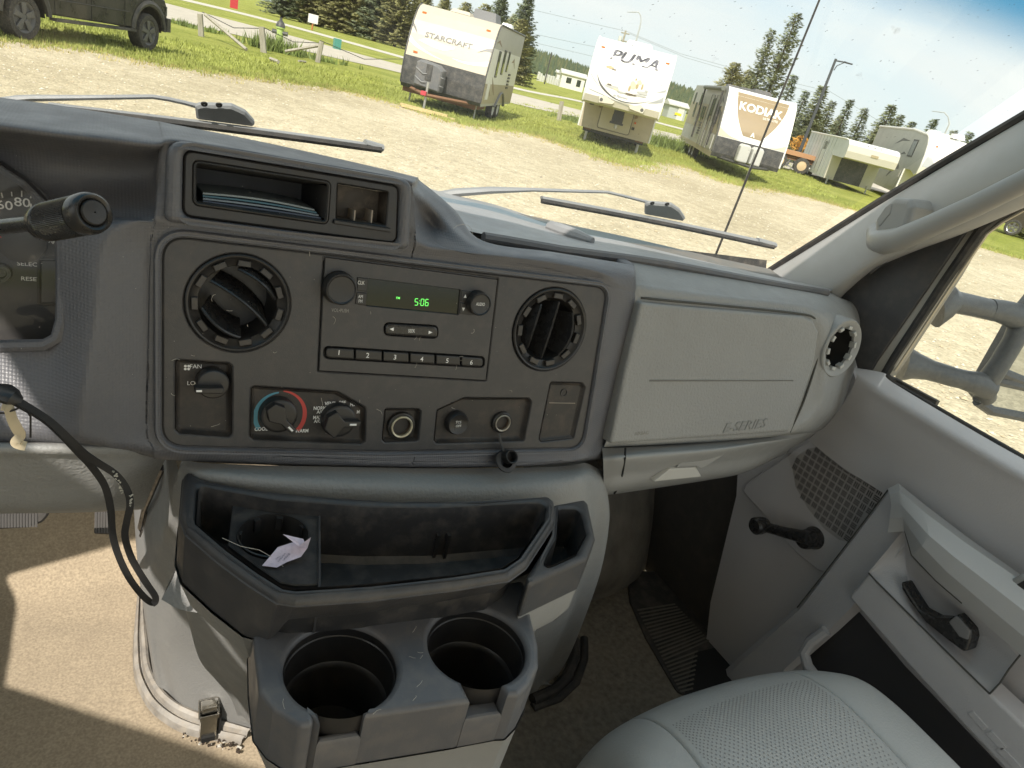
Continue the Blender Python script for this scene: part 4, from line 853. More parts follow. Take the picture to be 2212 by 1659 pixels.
# cup holder console
K = FZ(-.5)
def cup(lx, rx):
    a, b = K.px(*lx), K.px(*rx); return ((a[0]+b[0])/2, (a[1]+b[1])/2), (math.dist(a, b))/2
cL, rL = cup((612, 1438), (858, 1434)); cR, rR = cup((925, 1385), (1136, 1395))
cL = (cL[0], cL[1]-.001); 
def notch(c, r, a, b):
    out = [a]; aa = math.atan2(-math.sqrt(r*r-(a[0]-c[0])**2), a[0]-c[0]); bb = math.atan2(-math.sqrt(r*r-(b[0]-c[0])**2), b[0]-c[0])
    if aa < 0: aa += 2*math.pi
    n = 44                      # from the left side of the gap clockwise over the top to the right side
    a0, a1 = aa, bb if bb < 0 else bb
    for i in range(n+1): t = a0+(a1-a0)*i/n; out.append((c[0]+r*math.cos(t), c[1]+r*math.sin(t)))
    return out+[b]
nl, nr_ = K.px(693, 1557), K.px(789, 1542); ml, mr = K.px(1017, 1510), K.px(1098, 1497)
left = rnd(K.pxs([(633, 1313), (546, 1308), (549, 1400), (560, 1490), (590, 1527), (648, 1564), (680, 1560)]), .008)[6:]
right = rnd(K.pxs([(1099, 1500), (1122, 1496), (1145, 1474), (1165, 1435), (1164, 1390), (1150, 1335), (1133, 1249), (1000, 1272), (800, 1296), (640, 1311)]), .006)
front = K.pxs([(800, 1541), (1010, 1512)])
ko = left+notch(cL, rL, nl, nr_)+front+notch(cR, rR, ml, mr)+right[6:]
ko = [p for i, p in enumerate(ko) if math.dist(p, ko[i-1]) > 1e-5]
MB().rings(K, ko, [(0, -.062), (0, -.006)]+[(a, -.006+c) for a, c in arc(.005, 4)]).done('cup_holder_top', mat('scuffed charcoal plastic', (.105, .107, .116), .36, .25, 700, dust=.28, dscale=35), org)
for (c, r, a, b) in ((cL, rL, nl, nr_), (cR, rR, ml, mr)):
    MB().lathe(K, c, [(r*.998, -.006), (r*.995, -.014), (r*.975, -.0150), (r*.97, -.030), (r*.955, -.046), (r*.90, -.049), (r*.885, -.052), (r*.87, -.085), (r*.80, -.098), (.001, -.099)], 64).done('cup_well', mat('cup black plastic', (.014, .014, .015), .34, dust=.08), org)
    rib = MB()
    for k in range(4): rib.box(K.pt(c[0], c[1]-.034+.013*k, -.096), (r*1.15, .006, .006))
    rib.done('cup_floor_rib', BLK, org)
    yb = min(a[1], b[1])
    lp = [(a[0]+.0002, a[1]-.0002), (b[0]-.0002, b[1]-.0002), (b[0]-.0005, c[1]-r*.90), (a[0]+.0005, c[1]-r*.86)]
    MB().rings(K, lp, [(-.0004, -.062), (-.0004, -.030), (.001, -.027), (.003, -.026)]).done('cup_notch_lip', MATS['scuffed charcoal plastic'], org)
def lean(u, v, n):
    z = -.5+n; w_ = max(0, min(1, 1-(u-.10)/.22)); return u+max(0, -n-.06)*.27*w_, v
kb = left+[nl, nr_]+front+[ml, mr]+right[6:]
kb = [p for i, p in enumerate(kb) if math.dist(p, kb[i-1]) > 1e-5]
MB().rings(K, kb, [(-.0015, -.062), (-.0005, -.064), (.002, -.10), (.006, -.20), (.012, -.45), (.02, -.62)], fill=False, warp=lean).done('console_body', GREYS, org)
# crumpled receipt in the cup
pz = [P(566, 1222, z=-.4535), P(600, 1182, z=-.448), P(655, 1164, z=-.440), P(664, 1184, z=-.444), P(650, 1203, z=-.450), P(620, 1214, z=-.4525), P(598, 1226, z=-.4535), P(611, 1154, z=-.428), P(645, 1180, z=-.440), P(672, 1160, z=-.43)]
V = [np.array(p) for p in pz]; V += [v+np.array([0, .0006, -.0006]) for v in V]
Fp = [(0, 1, 5, 6), (1, 2, 3, 4), (1, 4, 5), (7, 2, 3, 8), (8, 3, 9)]
o = obj('paper_scrap', V, Fp, mat('pale pink paper', (.72, .62, .72), .8, .6, 120, var=.1, vscale=200), None, smooth=False); props(o, 'crumpled pale pink paper receipt in the small cup holder of the tray', 'paper scrap')
mb = MB(); e1 = (pz[1]-pz[0]); e2 = pz[5]-pz[6]+.3*(pz[4]-pz[1]); pf = Fr((pz[0]+pz[1]+pz[5]+pz[4])/4, e1, e2); sg = -1 if pf.N[2] < 0 else 1
for k_, ww in enumerate(('notify', 'copies', 'of')): add_text(mb, ww, pf, (0, .004-.004*k_), .0042, .0012*sg)
pt_ = mb.done('scribbled_lettering', mat('ink', (.12, .12, .2), .7), o, smooth=False)
mb = MB(); rr_ = random.Random(23)
for i in range(24):
    px_, py_ = rr_.uniform(600, 1130), rr_.uniform(1300, 1560); u, v = K.px(px_, py_)
    if inpoly(u, v, kb) and math.dist((u, v), cL) > rL+.004 and math.dist((u, v), cR) > rR+.004:
        a = rr_.uniform(0, 6.28); pts = []; p = K.pt(u, v, .0006)
        for j in range(5): pts.append(tuple(p)); p = p+np.array([math.cos(a), math.sin(a), 0])*rr_.uniform(.0008, .003); a += rr_.uniform(-.6, .6)
        mb.tube(pts, .0002, 4)
a = np.array(dk.pt(*dk.px(500, 1176), .001)); 
mb.tube([P(480, 1162, z=-.4385), P(520, 1180, z=-.437), P(560, 1188, z=-.445), P(590, 1205, z=-.452), P(612, 1224, z=-.4545)], .00032, 4)
o = mb.done('lint', mat('pale lint', (.5, .46, .40), .9), None, smooth=False); props(o, 'pale lint and a long hair lying on the organiser top', kind='stuff')
# ================================================================== floor mat, pedals
RIBM = mat('black ribbed rubber', (.030, .029, .028), .6, .3, 200, dust=.3)
stp = thing('rubber_step_mat', 'black ribbed rubber step mat in the passenger footwell by the door', 'floor mat', tuple(P(1430, 1400, z=-1.15)))
SM = Fr((0, 0, -1.142), (1, 0, 0), (0, 1, 0))
so_ = [(1368, 1235), (1355, 1255), (1360, 1300), (1395, 1380), (1468, 1505), (1505, 1492), (1492, 1440), (1505, 1410), (1552, 1405), (1548, 1390), (1480, 1300), (1440, 1260), (1425, 1235)]
MB().rings(SM, rnd(SM.pxs(so_), .02), [(0, -.006), (0, .002), (.004, .004)]).done('mat_base', RIBM, stp)
def lerp2(a, b, t): return (a[0]+(b[0]-a[0])*t, a[1]+(b[1]-a[1])*t)
def elong(ys): 
    L_ = [(1368, 1310), (1395, 1378), (1462, 1496)]; 
    return L_
for k in range(24):
    t = k/23; l = lerp2((1374, 1318), (1466, 1494), t); r_ = lerp2((1462, 1306), (1498, 1492), t) if t > .75 else lerp2((1462, 1306), (1552, 1402), t/.75)
    if t > .62: r_ = lerp2((1512, 1400), (1500, 1488), (t-.62)/.38)
    p0, p1 = P(l[0]+3, l[1], z=-1.137), P(r_[0]-4, r_[1]-1, z=-1.137)
    MB().tube([p0, p1], .0022, 5).done('mat_rib', mat('worn rib edge', (.13, .12, .10), .6), stp)
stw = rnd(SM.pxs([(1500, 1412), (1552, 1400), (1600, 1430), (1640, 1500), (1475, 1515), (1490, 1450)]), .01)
o = MB().rings(SM, stw, [(0, -.004), (0, .0045)]).done('black_floor_sheet', DEEP, None, smooth=False); props(o, kind='structure')  # flat black sheet added to cover overly bright floor
pd = thing('brake_pedal', 'wide black ribbed brake pedal under the knee panel', 'pedal', tuple(P(20, 1120, y=1.0)))
BF = Fr(P(30, 1126, y=.98), (1, 0, 0), (0, .5, .86))
MB().rings(BF, rnd(BF.pxs([(-150, 1100), (106, 1094), (106, 1112), (92, 1128), (60, 1139), (-150, 1150)]), .012), [(0, -.015), (0, 0), (.003, .003)]).done('pedal_pad', RUB, pd)
for k in range(22):
    x = -60+k*6.6; a, b = BF.px(x, 1098, .003), BF.px(x, 1140-abs(x-0)*.02, .003)
    MB().tube([BF.pt(*a, .003), BF.pt(*b, .003)], .0016, 5).done('pedal_rib', mat('grey rubber rib', (.10, .095, .09), .55), pd)
pd = thing('accelerator_pedal', 'narrow ribbed accelerator pedal beside the engine cover', 'pedal', tuple(P(222, 1130, y=1.1)))
AF = Fr(P(224, 1130, y=1.10), (1, 0, 0), (0, .5, .86))
MB().rings(AF, rnd(AF.pxs([(205, 1085), (248, 1085), (246, 1155), (203, 1153)]), .004), [(0, -.012), (0, 0), (.002, .002)]).done('pedal_pad', mat('brown grey rubber', (.08, .07, .06), .7, dust=.3), pd)
for k in range(7):
    x = 208+k*6; a, b = AF.px(x, 1088, .002), AF.px(x-1, 1151, .002)
    MB().tube([AF.pt(*a, .002), AF.pt(*b, .002)], .002, 5).done('pedal_rib', mat('grey rubber rib', (.10, .095, .09)), pd)
MB().tube([P(350, 1010, y=.78), P(325, 1070, y=.86), P(312, 1100, y=.92), P(303, 1140, y=.97), P(306, 1156, y=.97), P(316, 1140, y=.95), P(318, 1105, y=.93)], .004, 8).done('cable', BLK)
props(bpy.data.objects['cable'], 'thin dark cable hanging between knee panel and engine cover', 'cable')
# ================================================================== passenger seat
seat = thing('passenger_seat', 'light grey leather passenger seat with perforated centre and stitched bolsters', 'seat', (.82, .1, -1.15))
def seatpt(s, t):
    # s -1..1 across (left to right), t 0..1 front bottom -> front edge -> back
    cx_ = .822; hw = .285
    prof_ = [(-.06, -.30), (.0, -.22), (.012, -.14), (.002, -.075), (-.03, -.030), (-.075, -.006), (-.14, .004), (-.22, .0), (-.34, -.012), (-.62, -.03)]
    return None
pf_ = [(.02, -.30), (.045, -.20), (.048, -.13), (.035, -.075), (.008, -.035), (-.035, -.010), (-.09, .0), (-.17, -.003), (-.30, -.014), (-.60, -.03)]
cols_ = [-1.0, -.98, -.93, -.84, -.70, -.55, -.53, -.51, -.25, .0, .25, .51, .53, .55, .70, .84, .93, .98, 1.0]
cg = []
for (dy_, dz_) in pf_:
    r_ = []
    for s in cols_:
        a = abs(s); yf = .447-.055*a**2.6-.02*max(0, a-.85)/.15
        edge = max(0, (a-.72)/.28); zt = -.738-.13*edge**2.6+(.012*math.exp(-((a-.78)/.12)**2) if dy_ < -.03 else 0)
        if a in (.53,): zt -= .006
        if a == 1.0: zt -= .10
        x = .808+.288*s*(1+.06*min(1, -dy_/.3 if dy_ < 0 else 0))
        r_.append((x, yf+dy_*(1-.15*edge), zt+dz_*(1 if dz_ < -.02 else 1)))
    cg.append(r_)
A_ = None
sc_ = surf('seat_cushion', cg, 7, [2, 3, 4, 5, 6, 2, 2, 8, 8, 8, 8, 2, 2, 6, 5, 4, 3, 2], SEAT, seat)
# stitched seams
SA = resample(resample(cg, 7, 0), [2, 3, 4, 5, 6, 2, 2, 8, 8, 8, 8, 2, 2, 6, 5, 4, 3, 2], 1)
ci = 2+3+4+5+6+2; cj = ci+2+32+2
for c_ in (ci, cj):
    MB().tube([p+np.array([0, 0, .0004]) for p in SA[16:, c_]], .0012, 5).done('seam', mat('dark seam thread', (.05, .045, .045), .8), sc_)
c_ = 2
# perforations between the seams
mb = MB(); PERF = mat('perforation hole', (.24, .24, .235), .9)
rA = SA[34:, ci+3:cj-2]; nr, nc = rA.shape[:2]
Lr = np.linalg.norm(rA[-1, nc//2]-rA[0, nc//2]); Lc = np.linalg.norm(rA[nr//2, -1]-rA[nr//2, 0])
nu, nv = int(min(Lr, .34)/.0085), int(Lc/.0085)
for i in range(nu):
    for j in range(nv):
        fi_r = i*.0085/Lr*(nr-1); fj = (j+.5*(i % 2))/nv*(nc-1)
        a, b = int(fi_r), int(fj)
        if a >= nr-1 or b >= nc-1: continue
        p = rA[a, b]*(1-fi_r+a)*(1-fj+b)+rA[a+1, b]*(fi_r-a)*(1-fj+b)+rA[a, b+1]*(1-fi_r+a)*(fj-b)+rA[a+1, b+1]*(fi_r-a)*(fj-b)
        n_ = np.cross(rA[a, b+1]-rA[a, b], rA[a+1, b]-rA[a, b]); n_ /= np.linalg.norm(n_); n_ = n_ if n_[2] > 0 else -n_
        e = np.cross(n_, (0, 1, 0)); e /= np.linalg.norm(e); f_ = np.cross(n_, e); p = p+n_*.0004; r0 = .00115
        mb.add([p+(e*math.cos(k*1.2566)+f_*math.sin(k*1.2566)*1.3)*r0 for k in range(5)], [(0, 1, 2, 3, 4)])
o = mb.done('perforation', PERF, seat, smooth=False); o['kind'] = 'stuff'
MB().box((.81, .05, -1.0), (.44, .55, .28)).done('seat_base', BLK, seat)
# ================================================================== passenger door
door = thing('passenger_door', 'grey passenger door panel with speaker grille, window crank and pull handle', 'door', (1.25, .45, -1.1))
DX = FX(1.27)
def dpx(pts, n=0.): return DX.pxs(pts, n)
W1 = 1.27
# upper panel with a rolled shoulder under the window
def X_(px, py, x): return P(px, py, x=x)
dp = [
 [X_(1846, 794, 1.205), X_(1910, 806, 1.215), X_(1928, 826, 1.225), X_(2107, 933, 1.225), X_(2240, 1008, 1.225), X_(2420, 1112, 1.225)],
 [X_(1846, 798, 1.195), X_(1900, 820, 1.195), X_(1918, 838, 1.195), X_(2090, 940, 1.195), X_(2232, 1022, 1.195), X_(2420, 1128, 1.195)],
 [X_(1850, 815, 1.185), X_(1885, 838, 1.18), X_(1915, 858, 1.18), X_(2060, 945, 1.18), X_(2222, 1040, 1.18), X_(2420, 1152, 1.18)],
 [X_(1835, 850, 1.20), X_(1870, 868, 1.195), X_(1905, 888, 1.195), X_(2045, 972, 1.195), X_(2212, 1072, 1.195), X_(2420, 1190, 1.195)],
 [X_(1800, 900, 1.225), X_(1850, 940, 1.225), X_(1900, 975, 1.225), X_(2045, 1070, 1.225), X_(2200, 1170, 1.225), X_(2420, 1310, 1.225)],
 [X_(1745, 950, 1.24), X_(1820, 1010, 1.24), X_(1900, 1060, 1.24), X_(2045, 1160, 1.24), X_(2200, 1270, 1.24), X_(2420, 1430, 1.24)]]
surf('upper_panel', dp, 7, 9, DOORG, door)
LP = [(1845, 790), (1700, 880), (1600, 1000), (1596, 1070), (1540, 1300), (1520, 1480), (1560, 1640), (2500, 2300), (2500, 1400), (2212, 1200), (1905, 1000)]
MB().rings(DX, dpx(LP, -.004), [(0, -.03), (0, .004)]).done('lower_panel', DOORG, door, smooth=False)
# raised triangular field with the speaker
SPK = [(1766, 938), (1905, 1056), (1921, 1064), (1782, 1236), (1768, 1234), (1720, 1196), (1604, 1062), (1610, 1045)]
MB().rings(DX, rnd(dpx(SPK, .010), .006), [(0, .002), (0, .006)]+[(a, .006+c) for a, c in arc(.004)]).done('speaker_panel', DOORG, door)
GR = [(1712, 1008), (1722, 985), (1745, 969), (1772, 966), (1800, 978), (1909, 1058), (1902, 1078), (1840, 1172), (1812, 1166), (1780, 1142), (1745, 1098), (1718, 1050)]
grp = dpx(GR, .0105); gq = rnd(grp, .008)
grl = MB().rings(DX, gq, [(0, .0095), (0, .0103), (.001, .0108)]).done('speaker_grille', mat('grille plastic', (.37, .35, .34), .5), door)
mb = MB(); u0 = min(p[0] for p in grp); u1 = max(p[0] for p in grp); v0 = min(p[1] for p in grp); v1 = max(p[1] for p in grp)
pit = .0150; ang = R(0); SLOT = mat('slot opening', (.012, .011, .011), .9)
e0 = np.array(DX.px(1766, 966, .0105)); e1 = np.array(DX.px(1905, 1058, .0105)); ang = math.atan2(*(e1-e0)[::-1])
ca_, sa_ = math.cos(ang), math.sin(ang); ins = grow(grp, -.003)
for i in range(-26, 27):
    for j in range(-26, 27):
        cxx = (u0+u1)/2+(i*ca_-j*sa_)*pit; cyy = (v0+v1)/2+(i*sa_+j*ca_)*pit
        if not inpoly(cxx, cyy, ins): continue
        h_ = (i+j) % 2
        for k in (-1, 0, 1):
            a, b = (pit*.40, pit*.07); o_ = k*pit*.27
            lx, ly_ = (0, o_) if h_ else (o_, 0); wx, wy = (a, b) if h_ else (b, a)
            pts = [(cxx+(lx+sx*wx)*ca_-(ly_+sy*wy)*sa_, cyy+(lx+sx*wx)*sa_+(ly_+sy*wy)*ca_) for sx, sy in ((-1, -1), (1, -1), (1, 1), (-1, 1))]
            mb.add([DX.pt(u, v, .0111) for u, v in pts], [(0, 1, 2, 3)])
o = mb.done('grille_slot', SLOT, grl, smooth=False); o['kind'] = 'stuff'
# window crank
cp_ = DX.px(1752, 1163, .02); kn = DX.px(1640, 1134, .05)
ck = MB().lathe(DX, cp_, [(.024, .008), (.0235, .014), (.021, .018), (.020, .040), (.018, .046), (.010, .049), (.001, .050)], 36).done('window_crank', BLKG, door)
a_, b_ = DX.pt(*DX.px(1748, 1162, .042), .042), DX.pt(*DX.px(1652, 1138, .046), .046)
MB().tube([a_, a_*.75+b_*.25+np.array([-.003, 0, 0]), a_*.4+b_*.6+np.array([-.003, 0, 0]), b_], [.0185, .0165, .0145, .014], 18, flat=.75).done('crank_arm', BLKG, ck)
MB().lathe(DX, DX.px(1641, 1135, .06), [(.013, .040), (.0175, .048), (.019, .060), (.0185, .073), (.014, .078), (.001, .079)], 32).done('crank_knob', BLKG, ck)
# diagonal brace and armrest
br = [[X_(1917, 1057, 1.245), X_(1850, 1146, 1.245), X_(1779, 1236, 1.245), X_(1720, 1312, 1.245), X_(1590, 1425, 1.245), X_(1480, 1530, 1.245)],
      [X_(1924, 1058, 1.225), X_(1856, 1148, 1.228), X_(1786, 1240, 1.230), X_(1728, 1316, 1.232), X_(1600, 1430, 1.235), X_(1490, 1540, 1.235)],
      [X_(1960, 1090, 1.220), X_(1900, 1170, 1.222), X_(1830, 1256, 1.228), X_(1775, 1330, 1.232), X_(1650, 1440, 1.238), X_(1540, 1550, 1.238)],
      [X_(1990, 1130, 1.220), X_(1945, 1192, 1.222), X_(1874, 1276, 1.228), X_(1800, 1352, 1.232), X_(1700, 1440, 1.240), X_(1600, 1560, 1.24)],
      [X_(2005, 1150, 1.25), X_(1960, 1215, 1.25), X_(1890, 1290, 1.255), X_(1812, 1362, 1.26), X_(1712, 1448, 1.262), X_(1612, 1566, 1.262)]]
surf('door_brace', br, [2, 8, 8, 3], 8, DOORG, door, lin=True, sharp=22)
AR = [(1941, 1044), (1960, 1050), (2003, 1095), (2085, 1160), (2195, 1236), (2420, 1392), (2420, 1560), (2123, 1320), (1968, 1200), (1955, 1149), (1945, 1140), (1876, 1236), (1860, 1170), (1918, 1056)]
pnl = [
 [X_(1917, 1056, 1.21), X_(1941, 1044, 1.215), X_(2003, 1094, 1.215), X_(2090, 1160, 1.215), X_(2195, 1234, 1.215), X_(2420, 1392, 1.215)],
 [X_(1922, 1068, 1.195), X_(1944, 1062, 1.19), X_(1999, 1108, 1.175), X_(2085, 1172, 1.170), X_(2185, 1240, 1.17), X_(2410, 1400, 1.17)],
 [X_(1925, 1090, 1.19), X_(1946, 1090, 1.18), X_(2006, 1156, 1.150), X_(2060, 1202, 1.145), X_(2123, 1250, 1.145), X_(2330, 1412, 1.145)],
 [X_(1922, 1120, 1.19), X_(1950, 1120, 1.18), X_(1992, 1180, 1.152), X_(2045, 1235, 1.150), X_(2098, 1280, 1.15), X_(2300, 1450, 1.15)],
 [X_(1918, 1150, 1.20), X_(1953, 1148, 1.195), X_(1968, 1200, 1.19), X_(2020, 1255, 1.185), X_(2077, 1304, 1.185), X_(2280, 1480, 1.185)]]
surf('armrest', pnl, [3, 5, 6, 4], 8, DOORL, door, sharp=18, lin=True)
if False: MB().tube([X_(2197, 1234, 1.168), X_(2150, 1244, 1.160), X_(2124, 1252, 1.1435), X_(2098, 1282, 1.1485), X_(2078, 1303, 1.183)], .0012, 5).done('panel_gap', DEEP, door)
BIN = rnd(DX.pxs([(2165, 1262), (2212, 1238), (2330, 1310), (2300, 1390), (2212, 1318)], .10), .006)
MB().rings(DX, BIN, [(0, .06), (0, .104), (.003, .106)]).done('switch_plate', GREYS, door)
MB().rings(DX, rnd(DX.pxs([(2180, 1272), (2215, 1252), (2240, 1285), (2215, 1302)], .107), .003), [(0, .1055), (0, .1066)]).done('switch_recess', BLK, door)
# recessed pull pocket
pk_ = [
 [X_(1876, 1236, 1.20), X_(1915, 1190, 1.20), X_(1955, 1148, 1.20), X_(1968, 1200, 1.20), X_(2020, 1255, 1.20), X_(2077, 1304, 1.20), X_(2140, 1355, 1.20), X_(2200, 1418, 1.20)],
 [X_(1880, 1240, 1.205), X_(1920, 1200, 1.215), X_(1952, 1185, 1.225), X_(1962, 1235, 1.235), X_(2010, 1285, 1.235), X_(2065, 1330, 1.235), X_(2130, 1390, 1.222), X_(2185, 1440, 1.205)],
 [X_(1888, 1248, 1.205), X_(1925, 1232, 1.22), X_(1950, 1250, 1.23), X_(1975, 1300, 1.235), X_(2030, 1360, 1.235), X_(2085, 1410, 1.23), X_(2130, 1445, 1.215), X_(2165, 1470, 1.20)],
 [X_(1892, 1254, 1.20), X_(1925, 1290, 1.20), X_(1960, 1322, 1.20), X_(2000, 1362, 1.20), X_(2045, 1407, 1.20), X_(2085, 1447, 1.20), X_(2115, 1477, 1.20), X_(2138, 1498, 1.20)]]
surf('pull_pocket', pk_, 7, 8, DOORG, door)
SEAMC = mat('shaded seam grey', (.07, .068, .06), .8)
MB().tube([X_(1876, 1237, 1.198), X_(1892, 1255, 1.198), X_(1960, 1323, 1.198), X_(2045, 1408, 1.198), X_(2138, 1499, 1.198)], .0016, 5).done('panel_seam', SEAMC, door)
MB().tube([X_(2138, 1499, 1.198), X_(2160, 1476, 1.198), X_(2180, 1445, 1.198), X_(2212, 1405, 1.195)], .0014, 5).done('panel_seam', SEAMC, door)
MB().tube([X_(1955, 1147, 1.192), X_(1969, 1199, 1.188), X_(2021, 1254, 1.183), X_(2078, 1303, 1.183)], .0014, 5).done('panel_seam', SEAMC, door)
MB().tube([X_(1918, 1058, 1.222), X_(1850, 1148, 1.226), X_(1781, 1238, 1.2295), X_(1722, 1312, 1.232)], .0014, 5).done('panel_seam', SEAMC, door)
hd = thing_h = MB()
HF = Fr((1.205, 0, 0), (0, -1, 0), (0, 0, 1))
ho = rnd(HF.pxs([(1947, 1257), (1953, 1259), (1968, 1284), (1990, 1318), (2020, 1334), (2050, 1336), (2072, 1326), (2100, 1360), (2099, 1378), (2090, 1406), (2080, 1407), (2050, 1385), (2000, 1345), (1965, 1300), (1948, 1272)], .005), .004)
MB().rings(HF, ho, [(0, -.020), (0, .002)]+[(a, .002+c) for a, c in arc(.005)]).done('door_handle', BLKG, door)
hi_ = rnd(HF.pxs([(2048, 1343), (2066, 1328), (2096, 1362), (2092, 1384), (2072, 1376)], .008), .004)
MB().rings(HF, hi_, [(0, .004), (.001, .0085), (.003, .009)]).done('handle_insert', mat('shaded handle grey', (.20, .195, .195), .5), door)
LB = rnd(DX.pxs([(1832, 1292), (1836, 1282), (1874, 1240), (1890, 1254), (1960, 1324), (2045, 1409), (2138, 1500), (2420, 1770), (2420, 1900), (2165, 1660), (2055, 1542), (1955, 1433)], .07), .005)
MB().rings(DX, LB, [(0, .02), (0, .062)]+[(a, .062+c) for a, c in arc(.006)]).done('map_pocket_rail', DOORG, door)
mb = MB()
for qd in ([(2089, 1540), (2102, 1536), (2135, 1572), (2122, 1578)], [(2128, 1585), (2142, 1578), (2176, 1615), (2163, 1622)], [(2150, 1620), (2166, 1613), (2212, 1662), (2196, 1668)]):
    mb.rings(DX, rnd(DX.pxs(qd, .069), .001), [(0, .067), (0, .0692), (.001, .0698)])
mb.done('moulded_badge', DOORG, door)
MPK = rnd(DX.pxs([(1836, 1300), (1766, 1366), (1742, 1392), (1742, 1425), (1775, 1480), (2000, 1800), (2420, 1900), (2165, 1660), (1955, 1440)], .006), .01)
MB().rings(DX, MPK, [(0, .003), (0, .0062)]).done('map_pocket', mat('dark pocket lining', (.045, .043, .045), .7, .3, 300), door, smooth=False)
MB().tube([X_(1785, 1362, 1.225), X_(1752, 1385, 1.215), X_(1737, 1410, 1.21), X_(1745, 1440, 1.205), X_(1775, 1480, 1.20), X_(1800, 1520, 1.20)], .011, 10).done('pocket_lip', DOORG, door)
bn = [(1.30, z_) for z_ in (0, 1)]
# window seal and sail panel
SLF = Fr((1.235, 0, 0), (0, -1, 0), (0, 0, 1))
sail = [(1853, 796), (1879, 808), (1893, 783), (2020, 600), (2091, 496), (2081, 490), (2015, 512), (1965, 533), (1899, 559), (1840, 602), (1808, 640)]
MB().rings(SLF, rnd(SLF.pxs(sail), .004), [(0, -.03), (0, 0), (.002, .0015)]).done('sail_panel', CHAR2, door)
MB().tube([P(1880, 590, x=1.222), P(1900, 575, x=1.222), P(1945, 546, x=1.222), P(2000, 522, x=1.222), P(2060, 500, x=1.222)], .0018, 6).done('trim_bead', mat('rail dark grey plastic', (.1, .1, .105)), door)
st = [(1879, 808), (1912, 812), (1930, 790), (2060, 590), (2108, 505), (2098, 494), (2091, 496), (2020, 600), (1893, 783)]
MB().rings(SLF, SLF.pxs(st), [(0, -.03), (0, -.003)]).done('window_channel', mat('beige channel', (.38, .35, .30), .6), door, smooth=False)
# black seals along the glass
def seal(pts, r, x, nm='window_seal', m=RUB): MB().tube([P(a, b, x=x) for a, b in pts], r, 8).done(nm, m, door)
seal([(1926, 826), (1912, 808), (1935, 770), (2040, 610), (2118, 497), (2150, 470), (2215, 432), (2330, 372)], .0085, 1.24)
seal([(1922, 824), (2107, 930), (2240, 1006), (2420, 1108)], .005, 1.235)
seal([(1932, 800), (2050, 622), (2130, 505), (2165, 478), (2225, 445)], .004, 1.25, m=mat('steel channel', (.45, .42, .36), .35, metal=.8))
up = rnd(DX.pxs([(2080, 500), (2100, 480), (2130, 440), (2212, 395), (2330, 330), (2330, 385), (2225, 437), (2150, 475), (2118, 502)], .02), .003)
MB().rings(DX, up, [(0, .0), (0, .022)]).done('window_frame', RUB, door, smooth=False)
gm = bpy.data.materials.new('side window glass'); gm.use_nodes = True; gm.node_tree.nodes.remove(gm.node_tree.nodes['Principled BSDF']); veil(gm.node_tree, (.93, .96, .95), .10, .01, 30)
GF = Fr((1.262, 0, 0), (0, -1, 0), (0, 0, 1))
MB().rings(GF, GF.pxs([(1926, 826), (1915, 808), (2050, 600), (2120, 495), (2212, 440), (2420, 330), (2420, 1110)]), [(0, 0), (0, .003)]).done('window_pane', gm, door, smooth=False)
# ================================================================== A pillar and grab handle
pil = thing('a_pillar', 'light grey windscreen pillar trim with a long grab handle', 'pillar', (1.25, .9, -.3))
PIL = mat('pale pillar plastic', (.40, .395, .38), .42, .3, 600, var=.04, dust=.15)
tr_ = [
 [P(1660, 590, x=1.235), P(1700, 566, x=1.233), P(1800, 504, x=1.228), P(1900, 442, x=1.222), P(2031, 364, x=1.215), P(2212, 258, x=1.205), P(2420, 136, x=1.195)],
 [P(1668, 592, x=1.222), P(1708, 568, x=1.220), P(1806, 508, x=1.215), P(1906, 446, x=1.21), P(2038, 370, x=1.203), P(2218, 266, x=1.193), P(2425, 146, x=1.18)],
 [P(1720, 610, x=1.195), P(1750, 590, x=1.192), P(1840, 535, x=1.185), P(1935, 470, x=1.18), P(2060, 400, x=1.172), P(2235, 305, x=1.165), P(2440, 190, x=1.15)],
 [P(1775, 632, x=1.19), P(1800, 618, x=1.187), P(1868, 572, x=1.18), P(1955, 512, x=1.175), P(2075, 450, x=1.17), P(2245, 365, x=1.16), P(2450, 262, x=1.15)],
 [P(1808, 645, x=1.215), P(1830, 622, x=1.212), P(1885, 578, x=1.205), P(1970, 540, x=1.20), P(2082, 498, x=1.20), P(2250, 425, x=1.20), P(2460, 330, x=1.20)],
 [P(1815, 650, x=1.26), P(1838, 628, x=1.26), P(1890, 585, x=1.26), P(1975, 545, x=1.26), P(2087, 503, x=1.26), P(2255, 430, x=1.26), P(2465, 335, x=1.26)]]
surf('pillar_trim', tr_, 6, 9, PIL, pil)
MB().tube([P(1650, 594, x=1.242), P(1700, 562, x=1.238), P(1800, 500, x=1.232), P(1900, 437, x=1.226), P(2031, 357, x=1.219), P(2212, 251, x=1.209), P(2420, 128, x=1.2)], .0085, 8).done('windscreen_seal', RUB, pil)
GH = mat('grab handle plastic', (.31, .305, .29), .38, .2, 700, dust=.1)
gh = MB().tube([P(1893, 500, x=1.175), P(1897, 520, x=1.135), P(1912, 523, x=1.11), P(1945, 516, x=1.10), P(2010, 488, x=1.095), P(2110, 443, x=1.09), P(2212, 392, x=1.085), P(2330, 330, x=1.08), P(2440, 275, x=1.075)], [.016, .019, .0205, .019, .017, .016, .0155, .0155, .0155], 20).done('grab_handle', GH, pil)
HM = Fr((1.118, 0, 0), (0, -1, 0), (0, 0, 1))
